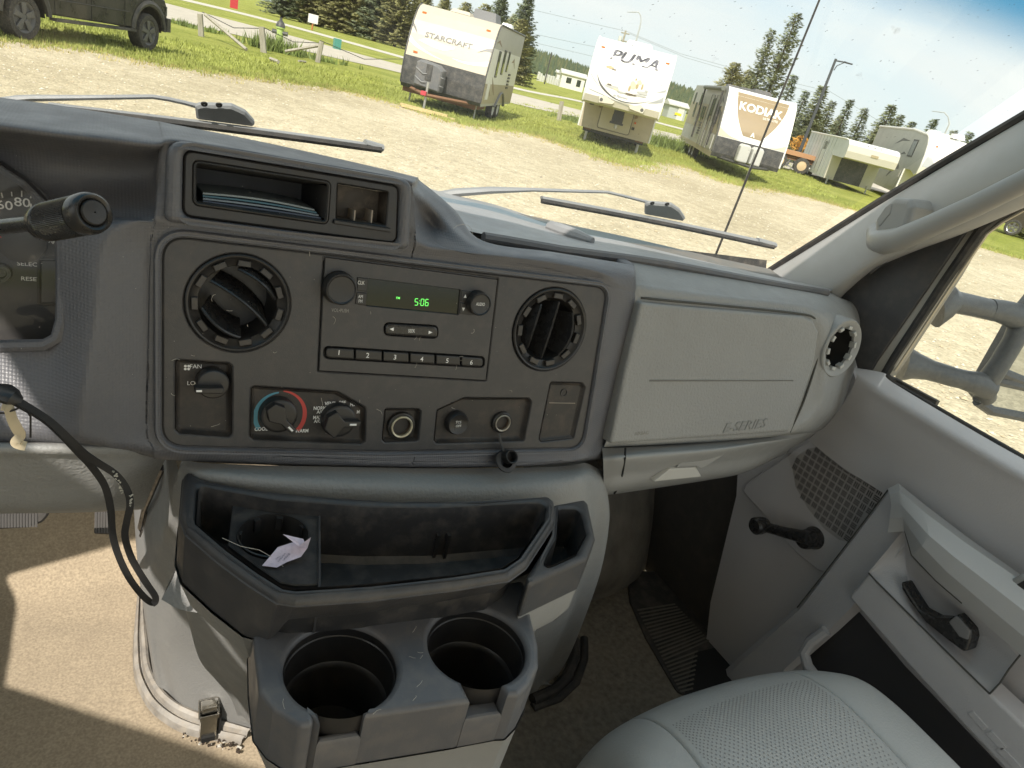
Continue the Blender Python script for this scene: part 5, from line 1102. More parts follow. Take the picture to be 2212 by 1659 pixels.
MB().rings(HM, rnd(HM.pxs([(1887, 478), (1908, 444), (1932, 425), (1966, 428), (1974, 446), (1960, 492), (1938, 506), (1908, 528), (1888, 516)]), .010), [(-.004, -.075), (0, -.010)]+[(.010*(1-math.cos(t*math.pi/8)), -.010+.010*math.sin(t*math.pi/8)) for t in range(5)]).done('handle_mount', GH, gh, sharp=60)
MB().rings(HM, rnd(HM.pxs([(1894, 474), (1912, 448), (1928, 436), (1922, 462), (1897, 492)], .001), .003), [(0, -.004), (0, .0006), (.001, .0012)]).done('screw_cover', GH, gh)
cpv = [P(1893, 472, x=1.128), P(1912, 450, x=1.1265), P(1912, 475, x=1.112), P(1893, 498, x=1.120)]
# ================================================================== windscreen
def ws_y(x, z): return 1.145-.13*((x-.3)/.95)**2-(z+.235)/1.12
wsv = bpy.data.objects.new
V = []; xs = np.linspace(-.66, 1.25, 34); zs = np.linspace(-.31, .62, 24)
for zz in zs:
    for x in xs:
        tz = (zz+.3)/.9; xc = .3+(x-.3)*(1-.06*tz); V.append((xc, ws_y(xc, zz), zz))
wg = bpy.data.materials.new('windscreen glass'); wg.use_nodes = True; t = wg.node_tree; t.nodes.remove(t.nodes['Principled BSDF'])
trn, mr_ = veil(t, (.96, .98, .97), .40, .08, 26, gl=.045, col=(.6, .58, .54))
# blue shade band along the top
n = t.nodes; l = t.links; g = n.new('ShaderNodeNewGeometry'); sx = n.new('ShaderNodeSeparateXYZ'); l.new(g.outputs['Position'], sx.inputs[0])
ad = n.new('ShaderNodeMath'); ad.operation = 'MULTIPLY_ADD'; ad.inputs[1].default_value = .0; l.new(sx.outputs['X'], ad.inputs[0]); l.new(sx.outputs['Z'], ad.inputs[2])
rp = n.new('ShaderNodeMapRange'); rp.interpolation_type = 'SMOOTHSTEP'; rp.inputs[1].default_value = 1.7+.163; rp.inputs[2].default_value = 1.7+.235; l.new(ad.outputs[0], rp.inputs[0])
mc = n.new('ShaderNodeMix'); mc.data_type = 'RGBA'; mc.inputs[6].default_value = (.96, .98, .97, 1); mc.inputs[7].default_value = (.10, .38, .60, 1); l.new(rp.outputs[0], mc.inputs[0]); l.new(mc.outputs[2], trn.inputs[0])
zn = [x for x in n if x.type == 'TEX_NOISE'][0]; mpn = n.new('ShaderNodeMapping'); mpn.inputs['Scale'].default_value = (1, 1.6, .5); mpn.inputs['Rotation'].default_value = (.2, .5, .3)
co = [x for x in n if x.type == 'TEX_COORD'][0]; l.new(co.outputs['Object'], mpn.inputs[0]); l.new(mpn.outputs[0], zn.inputs['Vector']); mr_.inputs[1].default_value = .70; mr_.inputs[2].default_value = .80
ws = obj('windscreen', V, grid_faces(24, 34), wg, sharp=0); props(ws, 'dusty curved windscreen with a blue shade band along the top', 'windscreen')
mb = MB(); rr_ = random.Random(11)                        # dried splashes on the outside of the glass
for i in range(210):
    a = rr_.uniform(1150, 2212); b = rr_.uniform(0, 420)*(.55 if rr_.random() < .5 else 1)
    p = ray(a, b); lo_, hi = .2, 3.
    for _ in range(30):
        m_ = (lo_+hi)/2; qv = p/np.linalg.norm(p)*m_
        if qv[1] < ws_y(qv[0], qv[2]): lo_ = m_
        else: hi = m_
    qv = p/np.linalg.norm(p)*(m_+.002); s = rr_.uniform(.0004, .0010)*(1.7 if rr_.random() < .06 else 1); el = rr_.uniform(1, 2.6); an = rr_.gauss(.45, .25)
    e = np.array([math.cos(an), -math.sin(an)*.67, math.sin(an)*.74]); f_ = np.array([-math.sin(an), -math.cos(an)*.67, math.cos(an)*.74]); 
    mb.add([qv+e*s*el*math.cos(k*math.pi/3)+f_*s*math.sin(k*math.pi/3) for k in range(6)], [(0, 1, 2, 3, 4, 5)])
spm = bpy.data.materials.new('dried splash'); spm.use_nodes = True; t_ = spm.node_tree; b_ = t_.nodes['Principled BSDF']; b_.inputs['Base Color'].default_value = (.25, .26, .25, 1); b_.inputs['Alpha'].default_value = .45
sp = mb.done('dried_splashes', spm, ws, smooth=False); sp['kind'] = 'stuff'
sp.location = (-np.array(ws.location)+np.array(wo_of(ws)))
# ================================================================== wipers
def gl_pt(px, py, off):
    v = ray(px, py); v = v/np.linalg.norm(v); lo_, hi = .2, 4.
    for _ in range(36):
        m_ = (lo_+hi)/2; q_ = v*m_
        if q_[1]-off < ws_y(q_[0], q_[2]): lo_ = m_
        else: hi = m_
    return v*m_
WIP = mat('dusty black wiper plastic', (.24, .245, .25), .42, .2, 300, dust=.4, dustcol=(.30, .30, .28), dscale=30)
def wiper(lab, arm, blade, br_):
    t = thing('windscreen_wiper', lab, 'wiper', tuple(gl_pt(*arm[0][:2], .05)), 'windscreen wipers')
    MB().tube([gl_pt(a, b, .045) for a, b, r in arm], [r for a, b, r in arm], 8, flat=.6).done('wiper_arm', WIP, t)
    a, b = blade; n = 14; pts = [gl_pt(a[0]+(b[0]-a[0])*i/n, a[1]+(b[1]-a[1])*i/n-3*math.sin(math.pi*i/n), .022) for i in range(n+1)]
    MB().tube(pts, .0075, 8, flat=.55).done('blade_frame', WIP, t)
    pts2 = [gl_pt(a[0]+(b[0]-a[0])*i/n, a[1]+(b[1]-a[1])*i/n+6-3*math.sin(math.pi*i/n), .010) for i in range(n+1)]
    MB().tube(pts2, .005, 6).done('blade_rubber', RUB, t)
    MB().tube([gl_pt(b[0]-36, b[1]-9, .020), gl_pt(b[0]+2, b[1]+2, .020)], .0085, 8, flat=.7).done('blade_end_cap', WIP, t)
    o3 = [gl_pt(a, b, .03) for a, b in br_]; c0 = sum(o3)/len(o3); nn = np.cross(o3[2]-o3[0], o3[1]-o3[0]); nn /= np.linalg.norm(nn); nn = nn if nn[1] > 0 else -nn
    u_ = o3[2]-o3[0]; u_ /= np.linalg.norm(u_); f_ = Fr(c0, u_, np.cross(-nn, u_))
    f_ = Fr(c0, u_, -np.cross(nn, u_)) if np.dot(-np.cross(nn, u_), (0, 0, 1)) > 0 else Fr(c0, u_, np.cross(nn, u_))
    ot = [f_.px(a, b) for a, b in br_]
    h = MB().rings(f_, rnd(ot, .004), [(0, -.003), (0, .002), (.003, .005)]).done('blade_carrier', WIP, t)
    for (a, b) in ((br_[1][0]+10, br_[1][1]+8), (br_[1][0]+42, br_[1][1]+10)):
        MB().lathe(f_, f_.px(a, b, .01), [(.0045, .004), (.004, .0056), (.0005, .0055)], 14).done('carrier_hole', DEEP, h)
wiper('wiper on the driver side lying across the glass left of the display hood',
      [(-60, 225, .006), (40, 214, .008), (70, 212, .007), (180, 211, .0055), (330, 209, .005), (362, 214, .005), (398, 222, .005), (436, 232, .006)], ((105, 228), (824, 318)),
      [(421, 228), (432, 224), (500, 226), (530, 240), (550, 262), (548, 270), (424, 254)])
wiper('wiper on the passenger side beside the long radio aerial',
      [(930, 425, .011), (985, 416, .013), (1060, 411, .011), (1150, 410, .006), (1312, 415, .0045), (1345, 423, .0045), (1412, 440, .005)], ((1170, 428), (1672, 528)),
      [(1393, 441), (1400, 436), (1450, 440), (1468, 452), (1480, 470), (1474, 475), (1392, 460)])
# aerial
b0 = P(1545, 553, y=1.30)
ae = thing('radio_aerial', 'thin black whip aerial standing on the fender beyond the windscreen', 'aerial', tuple(b0-np.array([0, 0, .12])))
tp0 = P(1770, 0, y=1.22); MB().tube([b0-np.array([-.004, -.003, .12]), b0, tp0, tp0+(tp0-b0)*.35], [.0035, .003, .0022, .0018], 8).done('whip', RUB, ae)
MB().lathe(Fr(b0-np.array([-.004, -.003, .12]), (1, 0, 0), (0, 1, 0)), (0, 0), [(.02, -.03), (.018, 0), (.006, .02)], 20).done('aerial_base', RUB, ae)
o = obj('fender', *[(lambda V, F: (V, F))([(.9, 1.2, -.52), (1.45, 1.2, -.56), (1.5, 1.2, -.75), (.9, 1.9, -.56), (1.40, 1.9, -.60), (1.45, 1.9, -.8)], [(0, 1, 4, 3), (1, 2, 5, 4)])][0], mat('white vehicle paint', (.7, .7, .68), .3)); props(o, 'white front fender of the van under the aerial', 'fender', kind='structure')
# ================================================================== towing mirror outside
mir = thing('towing_mirror', 'black towing mirror on two tubular arms outside the passenger window', 'wing mirror', tuple(P(2060, 700, x=1.36)))
MR = mat('weathered black plastic', (.11, .115, .12), .36, .3, 200, var=.15, dust=.3, dustcol=(.30, .29, .26), dscale=90)
def M(px, py, x): return P(px, py, x=x)
MB().tube([M(2015, 655, 1.32), M(2040, 650, 1.335), M(2060, 652, 1.36), M(2100, 660, 1.40), M(2150, 672, 1.46)], [.046, .036, .021, .020, .020], 18).done('upper_arm', MR, mir)
MB().tube([M(2135, 667, 1.44), M(2165, 673, 1.47), M(2192, 682, 1.50), M(2235, 700, 1.55)], [.020, .022, .025, .024], 16).done('upper_arm_joint', MR, mir)
MB().tube([M(1950, 785, 1.33), M(1975, 790, 1.345), M(2010, 800, 1.38), M(2060, 815, 1.42), M(2090, 822, 1.45)], [.036, .026, .020, .019, .019], 18).done('lower_arm', MR, mir)
MB().tube([M(2080, 820, 1.44), M(2112, 828, 1.47), M(2135, 840, 1.50)], [.019, .023, .022], 16).done('lower_arm_joint', MR, mir)
MB().tube([M(2212, 690, 1.52), M(2190, 735, 1.51), M(2160, 785, 1.50), M(2125, 835, 1.49), M(2128, 858, 1.52)], [.022, .019, .019, .021, .020], 14).done('mirror_bracket', MR, mir)
MF = Fr(P(2200, 830, x=1.58), (1, -.38, 0), (0, .0, 1))
ho = rnd(MF.pxs([(2118, 870), (2128, 840), (2215, 690), (2290, 600), (2420, 640), (2420, 960), (2212, 912), (2135, 890)]), .02)
MB().rings(MF, ho, [(.02, -.06), (.004, -.045), (0, -.02), (0, 0)]+[(a, c) for a, c in arc(.006)]).done('mirror_housing', MR, mir)
MIR = mat('mirror glass', (.62, .65, .66), .02, metal=1.)
MB().rings(MF, rnd(MF.pxs([(2158, 798), (2225, 690), (2420, 700), (2420, 850), (2212, 818)]), .012), [(0, .004), (0, .009), (.001, .0095)]).done('main_mirror_glass', MIR, mir, smooth=False)
MB().rings(MF, rnd(MF.pxs([(2118, 862), (2134, 832), (2150, 824), (2212, 838), (2420, 880), (2420, 950), (2212, 892), (2140, 880)]), .010), [(0, .004), (0, .009), (.001, .0095)]).done('wide_angle_mirror_glass', MIR, mir, smooth=False)
for gl_ in ([(2152, 800), (2222, 686), (2420, 696)], [(2152, 800), (2212, 824), (2420, 858)], [(2112, 866), (2132, 830), (2150, 820), (2212, 834), (2420, 876)], [(2112, 866), (2140, 886), (2212, 900), (2420, 962)]):
    MB().tube([MF.pt(*MF.px(a, b, .008), .008) for a, b in gl_], .011, 8).done('mirror_frame', MR, mir)
# ================================================================== OUTSIDE
def hdir(px, py): v = ray(px, py); return v/math.hypot(v[0], v[1])
def at_d(px, py, Dist): v = hdir(px, py)*Dist; return v         # point at horizontal distance Dist along the pixel's ray
def far(px, py, Dist): v = hdir(px, py)*Dist; return (v[0], v[1], v[2]-GZ)   # x, y, height above ground
def gmat(name, cols, scales, bump=.6, bscale=40, rough=.95, disp=.02, fine=None):
    m = bpy.data.materials.new(name); m.use_nodes = True; t = m.node_tree; n = t.nodes; l = t.links; b = n['Principled BSDF']; b.inputs['Roughness'].default_value = rough; b.inputs['Specular IOR Level'].default_value = .15
    co = n.new('ShaderNodeTexCoord'); prev = None
    for (c0, c1_), sc_ in zip(cols, scales):
        z = n.new('ShaderNodeTexNoise'); z.inputs['Scale'].default_value = sc_; z.inputs['Detail'].default_value = 8; z.inputs['Roughness'].default_value = .6; l.new(co.outputs['Object'], z.inputs['Vector'])
        r = n.new('ShaderNodeValToRGB'); r.color_ramp.elements[0].position = .38; r.color_ramp.elements[1].position = .62; r.color_ramp.elements[0].color = (*c0, 1); r.color_ramp.elements[1].color = (*c1_, 1); l.new(z.outputs['Fac'], r.inputs[0])
        if prev is None: prev = r.outputs[0]
        else:
            mx_ = n.new('ShaderNodeMix'); mx_.data_type = 'RGBA'; mx_.blend_type = 'MULTIPLY'; mx_.inputs[0].default_value = 1; l.new(prev, mx_.inputs[6]); l.new(r.outputs[0], mx_.inputs[7]); prev = mx_.outputs[2]
    if fine:
        z = n.new('ShaderNodeTexVoronoi'); z.inputs['Scale'].default_value = fine; l.new(co.outputs['Object'], z.inputs['Vector'])
        sp_ = n.new('ShaderNodeSeparateColor'); l.new(z.outputs['Color'], sp_.inputs[0]); r = n.new('ShaderNodeMapRange'); r.inputs[3].default_value = .80; r.inputs[4].default_value = 1.12; l.new(sp_.outputs[0], r.inputs[0])
        mx_ = n.new('ShaderNodeVectorMath'); mx_.operation = 'SCALE'; l.new(prev, mx_.inputs[0]); l.new(r.outputs[0], mx_.inputs['Scale']); prev = mx_.outputs[0]
        bp = n.new('ShaderNodeBump'); bp.inputs['Strength'].default_value = bump; bp.inputs['Distance'].default_value = disp; bp.invert = True; l.new(z.outputs['Distance'], bp.inputs['Height']); l.new(bp.outputs[0], b.inputs['Normal'])
    else:
        z = n.new('ShaderNodeTexNoise'); z.inputs['Scale'].default_value = bscale; z.inputs['Detail'].default_value = 6; l.new(co.outputs['Object'], z.inputs['Vector'])
        bp = n.new('ShaderNodeBump'); bp.inputs['Strength'].default_value = bump; bp.inputs['Distance'].default_value = disp; l.new(z.outputs['Fac'], bp.inputs['Height']); l.new(bp.outputs[0], b.inputs['Normal'])
    l.new(prev, b.inputs['Base Color']); return m
GRASS = gmat('mown grass', [((.27, .31, .06), (.41, .43, .11)), ((.75, .75, .7), (1.1, 1.05, 1))], [.35, 9], bump=1, bscale=14, disp=.12)
GRAV = gmat('pale gravel', [((.47, .405, .28), (.60, .525, .38)), ((.86, .85, .82), (1.06, 1.05, 1.03))], [.22, 3.5], bump=.55, fine=28, disp=.025)
ROAD = gmat('pale worn asphalt', [((.44, .40, .33), (.52, .47, .39))], [1.2], bump=.3, bscale=30)
WALK = gmat('concrete path', [((.50, .47, .40), (.58, .54, .46))], [2.], bump=.2, bscale=30)
# ground sheet, wide enough to reach the horizon
V = []; rad_ = [0, 8, 16, 26, 38, 54, 76, 108, 155, 230, 360, 600, 1100, 1900]; na = 48
for r_ in rad_:
    for k in range(na): a = 2*math.pi*k/na; V.append((r_*math.sin(a), r_*math.cos(a), GZ-.012))
F = [(i*na+k, i*na+(k+1) % na, (i+1)*na+(k+1) % na, (i+1)*na+k) for i in range(len(rad_)-1) for k in range(na)]
o = obj('ground', V, F, GRASS, smooth=False); props(o, kind='structure')
edge_px = [(-420, 30), (-200, 62), (0, 86), (100, 93), (191, 106), (290, 126), (384, 146), (480, 158), (560, 170), (640, 179), (722, 192), (780, 204), (826, 216), (870, 226), (905, 240), (956, 258), (1000, 268), (1060, 277), (1120, 284), (1160, 294), (1210, 310), (1245, 322), (1300, 345), (1380, 362), (1425, 352), (1470, 358), (1509, 370), (1560, 392), (1610, 402), (1666, 410), (1701, 416), (1760, 430), (1800, 441), (1900, 470), (2000, 500), (2212, 562)]
E0 = [G(a, b) for a, b in edge_px]
E1 = [tuple(p[:2]) for p in resample(E0, 10, 0)]; rr_ = random.Random(4)
E1 = [(x+.14*math.sin(i*1.7)+rr_.uniform(-.1, .1), y+.2*math.sin(i*.9)+rr_.uniform(-.13, .13)) for i, (x, y) in enumerate(E1)]
lot = E1+[(70, -10), (60, -60), (-60, -60), (-45, 10)]
mb = MB().rings(FZ(0), lot, [(0, GZ+.001), (0, GZ+.006)])
o = mb.done('gravel_lot', GRAV, smooth=False); props(o, kind='structure')
def strip(name, a, b, z, m, step=6):
    A_, B_ = resample([G(*p) for p in a], step, 0), resample([G(*p) for p in b], step, 0); n = min(len(A_), len(B_)); V = []
    for i in range(n): V += [(A_[i][0], A_[i][1], GZ+z), (B_[i][0], B_[i][1], GZ+z)]
    o = obj(name, V, [(2*i, 2*i+1, 2*i+3, 2*i+2) for i in range(n-1)], m, smooth=False); props(o, kind='structure'); return o
strip('road', [(-300, -95), (60, -25), (350, 38), (705, 121), (868, 158), (1103, 222), (1248, 254), (1426, 296), (1700, 364), (2000, 440)], [(-300, -160), (60, -73), (340, 2), (609, 72), (845, 135), (1107, 201), (1253, 238), (1426, 282), (1700, 346), (2000, 420)], .004, ROAD)
strip('sidewalk', [(0, -87), (150, -55), (549, 38), (870, 126), (1107, 191), (1255, 221), (1426, 268), (1700, 338)], [(0, -93), (150, -61), (549, 33.5), (870, 121.5), (1107, 187), (1255, 217.5), (1426, 264.5), (1700, 334.5)], .004, WALK)
# ------------------------------------------------------------------ grass tufts along the lot
def tufts(name, pts, hs, wd, m, seed, label=None):
    rr = random.Random(seed); mb = MB()
    for (x, y), hh in zip(pts, hs):
        for k in range(7):
            a = rr.uniform(0, 6.28); l_ = rr.uniform(.25, .8)*hh; b0_ = (x+rr.uniform(-.12, .12), y+rr.uniform(-.12, .12)); w_ = wd*rr.uniform(.6, 1.4); c, s = math.cos(a), math.sin(a); lean = rr.uniform(0, .6)*hh; ap = rr.uniform(0, 6.28)
            mb.add([(b0_[0]-c*w_, b0_[1]-s*w_, GZ-.01), (b0_[0]+c*w_, b0_[1]+s*w_, GZ-.01), (b0_[0]+lean*math.cos(ap), b0_[1]+lean*math.sin(ap), GZ+hh*rr.uniform(.6, 1.1))], [(0, 1, 2)])
    o = mb.done(name, m, smooth=False); props(o, label, kind='stuff'); return o
LEAF = [mat('grass blade green', (.33, .36, .085), .7, var=.3, vscale=.6), mat('weed leaf green', (.16, .21, .05), .7, var=.3, vscale=2), mat('dry grass blade', (.42, .36, .13), .8, var=.3, vscale=.6)]
rr_ = random.Random(9); pts = []; hs = []
Ecen = np.array(E1)
for _ in range(5200):
    i = rr_.randrange(len(E1)); x, y = E1[i]; d = abs(rr_.gauss(0, 1.0))-.1; az = R(35)
    pts.append((x+math.sin(az)*d*1.4+rr_.uniform(-.5, .5), y+math.cos(az)*d*1.4+rr_.uniform(-.5, .5))); hs.append(rr_.uniform(.03, .11))
tufts('grass_edge', pts, hs, .012, LEAF[0], 1)
pts = [(x+rr_.gauss(0, .45), y+rr_.gauss(-.15, .5)) for x, y in [E1[rr_.randrange(len(E1))] for _ in range(1500)]]
tufts('dry_grass_edge', pts, [rr_.uniform(.03, .10) for _ in pts], .012, LEAF[2], 2)
pts = []; hs = []
for _ in range(6000):
    px_, py_ = rr_.uniform(-60, 1800), 0; py_ = 60+px_*.185+rr_.uniform(-45, 40); p = G(px_, py_)
    pts.append((p[0], p[1])); hs.append(rr_.uniform(.03, .12))
pts2 = [(p, h) for p, h in zip(pts, hs) if not inpoly(p[0], p[1], lot)]
tufts('meadow_grass', [p for p, h in pts2], [h for p, h in pts2], .02, LEAF[0], 5)
def weed_patch(name, base, n, r, h, lab, seed):
    rr = random.Random(seed); p = G(*base); pts = [(p[0]+rr.gauss(0, r), p[1]+rr.gauss(0, r*.7)) for _ in range(n)]
    o = tufts(name, pts, [rr.uniform(.4, 1)*h for _ in pts], .03, LEAF[1], seed, lab); return o
STN = [mat('pale stone', (.66, .60, .46), .9), mat('grey stone', (.54, .48, .37), .9), mat('tan stone', (.50, .41, .27), .9)]
mb = MB(); rr_ = random.Random(41); n_st = 0
while n_st < 9000:
    az = R(rr_.uniform(-12, 72)); dd = 3.2+22*rr_.random()**1.3; x, y = dd*math.sin(az), dd*math.cos(az)
    if not inpoly(x, y, lot): continue
    n_st += 1; s = rr_.uniform(.010, .026)*(1.6 if rr_.random() < .05 else 1); a = rr_.uniform(0, 6.28); z = GZ+.006
    vs_ = [(x+s*math.cos(a+k*1.5708)*rr_.uniform(.7, 1.2), y+s*math.sin(a+k*1.5708)*rr_.uniform(.7, 1.2), z+s*.15) for k in range(4)]+[(x+rr_.uniform(-.3, .3)*s, y, z+s*.75)]
    mb.add(vs_, [(0, 1, 4), (1, 2, 4), (2, 3, 4), (3, 0, 4)], n_st % 3)
o = mb.done('loose_stones', STN, smooth=False); props(o, kind='stuff')
weed_patch('weeds', (585, 108), 90, .45, .75, 'tall leafy weeds growing between grey fence posts and the hydrant', 21)
weed_patch('weeds', (655, 122), 80, .7, .35, 'low weeds under the fallen rail', 22)
weed_patch('weeds', (1240, 262), 60, .5, .35, 'weeds beside the lone fence post', 23)
weed_patch('weeds', (1440, 318), 160, .8, .6, 'weeds between the two pale trailers', 24)
weed_patch('weeds', (425, 62), 50, .5, .3, 'weeds at the foot of the first fence post', 25)
# ------------------------------------------------------------------ generic bits
def prism(mb, prof, x0, x1, mats=None, cap=0):
    n = len(prof); V = [(x0, y, z) for y, z in prof]+[(x1, y, z) for y, z in prof]
    b = len(mb.V); mb.add(V, [])
    for i in range(n):
        j = (i+1) % n; mb.F.append([b+i, b+j, b+n+j, b+n+i]); mb.M.append(mats[i] if mats else 0)
    mb.F.append([b+i for i in range(n)][::-1]); mb.M.append(cap); mb.F.append([b+n+i for i in range(n)]); mb.M.append(cap)
    return mb
def side_quad(x, pts, off=.012):
    "thin raised plate on a side wall x = const, pts (y, z)"
    s = 1 if x > 0 else -1; m = MB(); n = len(pts); V = [(x, y, z) for y, z in pts]+[(x+off*s, y, z) for y, z in pts]
    return m.add(V, [list(range(n)), list(range(n, 2*n))]+[(i, (i+1) % n, n+(i+1) % n, n+i) for i in range(n)])
RW = mat('white trailer fibreglass', (.80, .79, .74), .35, .15, 30, var=.03, vscale=2)
RB = mat('beige trailer panel', (.53, .47, .36), .4, .15, 30, var=.04, vscale=2)
RBR = mat('brown trailer panel', (.30, .225, .125), .35, var=.05, vscale=2)
RBK = mat('black trailer panel', (.05, .052, .052), .45, var=.2, vscale=4, dust=.3, dscale=8)
RS = mat('grey trailer siding', (.46, .45, .40), .5, var=.06, vscale=2)
RT = mat('tan trailer siding', (.44, .38, .26), .5, var=.06, vscale=2)
RG = mat('silver graphics', (.42, .43, .42), .35, metal=.3)
RD = mat('dark graphics', (.10, .10, .095), .4)
GLS = mat('tinted trailer window', (.04, .05, .035), .06)
TYR = mat('tyre rubber', (.035, .035, .034), .85, dust=.4)
ORL = mat('orange marker lens', (.75, .16, .03), .3)
STL = mat('galvanised steel', (.45, .45, .42), .4, metal=.6)
RUST = mat('rusty steel', (.25, .13, .07), .8)
def yprof(prof, z):
    for (y0, z0), (y1, z1) in zip(prof, prof[1:]):
        if min(z0, z1) <= z <= max(z0, z1) and abs(z1-z0) > 1e-6: return y0+(y1-y0)*(z-z0)/(z1-z0)
    return prof[-1][0] if z > prof[-1][1] else prof[0][0]
def decal(prof, poly, m, parent, name='graphic', off=.006):
    "flat print following the front profile; poly = two chains of (x, z), lower and upper"
    lo_, up_ = poly; A_, B_ = resample(lo_, 6, 0), resample(up_, 6, 0); n = min(len(A_), len(B_)); V = []; nr = 4
    for i in range(n):
        for k in range(nr+1):
            p = A_[i]+(B_[i]-A_[i])*k/nr; V.append((p[0], yprof(prof, p[1])-off, p[1]))
    return obj(name, V, [(i*(nr+1)+k, i*(nr+1)+k+1, (i+1)*(nr+1)+k+1, (i+1)*(nr+1)+k) for i in range(n-1) for k in range(nr)], m, parent, sharp=0)
def front_text(prof, s, x, z, size, m, parent, off=.010, name='lettering', **k):
    sx_ = k.pop('sx', 1); Vt, Ft = text_mesh(s, size, **k)
    return obj(name, [(x+a*sx_, yprof(prof, z+b)-off, z+b) for a, b, c in Vt], Ft, m, parent, smooth=False)
def wheel(parent, x, y, r, wdt=.2, m2=STL, spokes=0, nm='wheel', side=-1):
    fr = Fr((x, y, r), (0, 1, 0), (0, 0, 1)) if side > 0 else Fr((x, y, r), (0, -1, 0), (0, 0, 1))
    w_ = MB().lathe(fr, (0, 0), [(r*.62, -wdt), (r*.95, -wdt), (r, -wdt*.85), (r, -wdt*.15), (r*.94, 0), (r*.70, .0), (r*.66, -.02)], 30).done(nm, TYR, parent)
    MB().lathe(fr, (0, 0), [(r*.67, -.012), (r*.62, -.02), (r*.55, -.06), (r*.2, -.05), (r*.14, -.02), (.001, -.02)], 24).done('rim', m2, w_)
    if spokes:
        b = MB()
        for k in range(spokes):
            a = 2*math.pi*k/spokes+.3; ca__, sa__ = math.cos(a), math.sin(a)
            pts = [(rr*ca__-s_*sa__, rr*sa__+s_*ca__) for rr, s_ in ((r*.14, -r*.10), (r*.62, -r*.15), (r*.62, r*.15), (r*.14, r*.10))]
            b.rings(fr, pts, [(0, -.05), (0, -.015), (.01, -.01)])
        b.done('spokes', mat('dusty alloy', (.12, .12, .12), .5, metal=.3, dust=.3), w_)
    return w_
def roundbox(name, fr, cx_, cy_, w_, h_, n0, n1, r, m, parent, bev=.01): return MB().rings(fr, rnd([(cx_-w_/2, cy_-h_/2), (cx_+w_/2, cy_-h_/2), (cx_+w_/2, cy_+h_/2), (cx_-w_/2, cy_+h_/2)], r), [(0, n0), (0, n1-bev), (bev*.3, n1-bev*.3), (bev, n1)]).done(name, m, parent)
def marker(parent, x, y, z): roundbox('marker_light', Fr((x, y, z), (1, 0, 0), (0, 0, 1)), 0, 0, .12, .05, -.01, .02, .01, ORL, parent, .005)
def root(nm, lab, x, y, yaw, group=None, roll=0, cat='trailer'): return thing(nm, lab, cat, (x, y, GZ), group, rot=(0, roll, R(yaw)))
# ------------------------------------------------------------------ beige and black travel trailer
t1 = root('travel_trailer', 'beige and black travel trailer with a grey tank cover on its nose', 8.25, 20.05, -36.3, 'travel trailers parked on the grass', R(.6))
pf1 = [(.10, .42), (0, .52), (-.02, .9), (0, 1.26), (.06, 1.5), (.17, 1.85), (.33, 2.2), (.50, 2.45), (.66, 2.58), (.85, 2.64)]
body = pf1+[(5.5, 2.68), (5.55, 2.6), (5.55, .45)]
mts = [1, 1, 1, 0, 0, 0, 0, 0, 0, 2, 2, 2, 1]
prism(MB(), body, -1.2, 1.2, mts, 3).done('body', [RB, RBK, RW, RS], t1, smooth=False)
for s in (-1, 1): MB().tube([(1.205*s, y, z) for y, z in pf1[1:]], .022, 6).done('corner_trim', RBK, t1)
MB().tube([(1.21, .85, 2.64), (1.21, 5.5, 2.68)], .03, 6).done('roof_rail', RBK, t1)
side_quad(1.2, [(.04, .5), (5.5, .5), (5.5, 1.05), (.01, 1.05)], .006).done('side_band', RT, t1, smooth=False)
side_quad(1.2, [(.02, 1.05), (5.5, 1.05), (5.5, 2.0), (.22, 2.0)], .004).done('side_panel', RW, t1, smooth=False)
for y, w_, z0, z1 in ((1.25, .34, 1.25, 1.98), (2.15, .34, 1.35, 2.05), (3.0, .26, 1.45, 2.05)):
    p = side_quad(1.2, [(y, z0), (y+w_, z0), (y+w_, z1), (y, z1)], .02).done('window', RBK, t1, smooth=False); side_quad(1.2, [(y+.04, z0+.04), (y+w_-.04, z0+.04), (y+w_-.04, z1-.04), (y+.04, z1-.04)], .026).done('pane', GLS, p, smooth=False)
for y, z0, z1 in ((3.75, .95, 1.45),):
    for k in range(5): side_quad(1.2, [(y, z0+k*.1), (y+.35, z0+k*.1), (y+.35, z0+k*.1+.06), (y, z0+k*.1+.06)], .03).done('vent_louvre', RBK, t1, smooth=False)
side_quad(1.2, [(.45, .62), (.85, .62), (.85, 1.1), (.45, 1.1)], .02).done('hatch', RW, t1, smooth=False)
for ch in ([(.3, .95), (.7, 1.0), (1.2, .75), (1.25, .70), (.7, .88)], [(1.0, 1.25), (1.4, .9), (1.9, .72), (1.5, 1.0)], [(.6, 2.15), (1.0, 2.25), (1.5, 2.1), (1.0, 2.18)], [(3.9, 1.75), (4.3, 1.9), (4.7, 1.6), (4.3, 1.78)]):
    side_quad(1.2, ch, .009).done('graphic', mat('brown graphics', (.25, .17, .10), .4), t1, smooth=False)
for ch in (([(-1.18, 1.62), (-.9, 1.5), (-.5, 1.40), (-.05, 1.34)], [(-1.18, 1.76), (-.9, 1.58), (-.5, 1.44), (-.05, 1.345)]), ([(.15, 1.46), (.5, 1.42), (.85, 1.44), (1.17, 1.50)], [(.15, 1.47), (.5, 1.47), (.85, 1.52), (1.17, 1.62)])): decal(pf1, ch, RW, t1)
for ch in (([(-1.18, 2.02), (-1.1, 1.95), (-1.0, 1.85)], [(-1.18, 2.10), (-1.08, 2.0), (-1.0, 1.86)]), ([(.80, 1.78), (1.0, 1.86), (1.18, 1.87)], [(.80, 1.785), (1.0, 1.92), (1.18, 1.97)])): decal(pf1, ch, RD, t1)
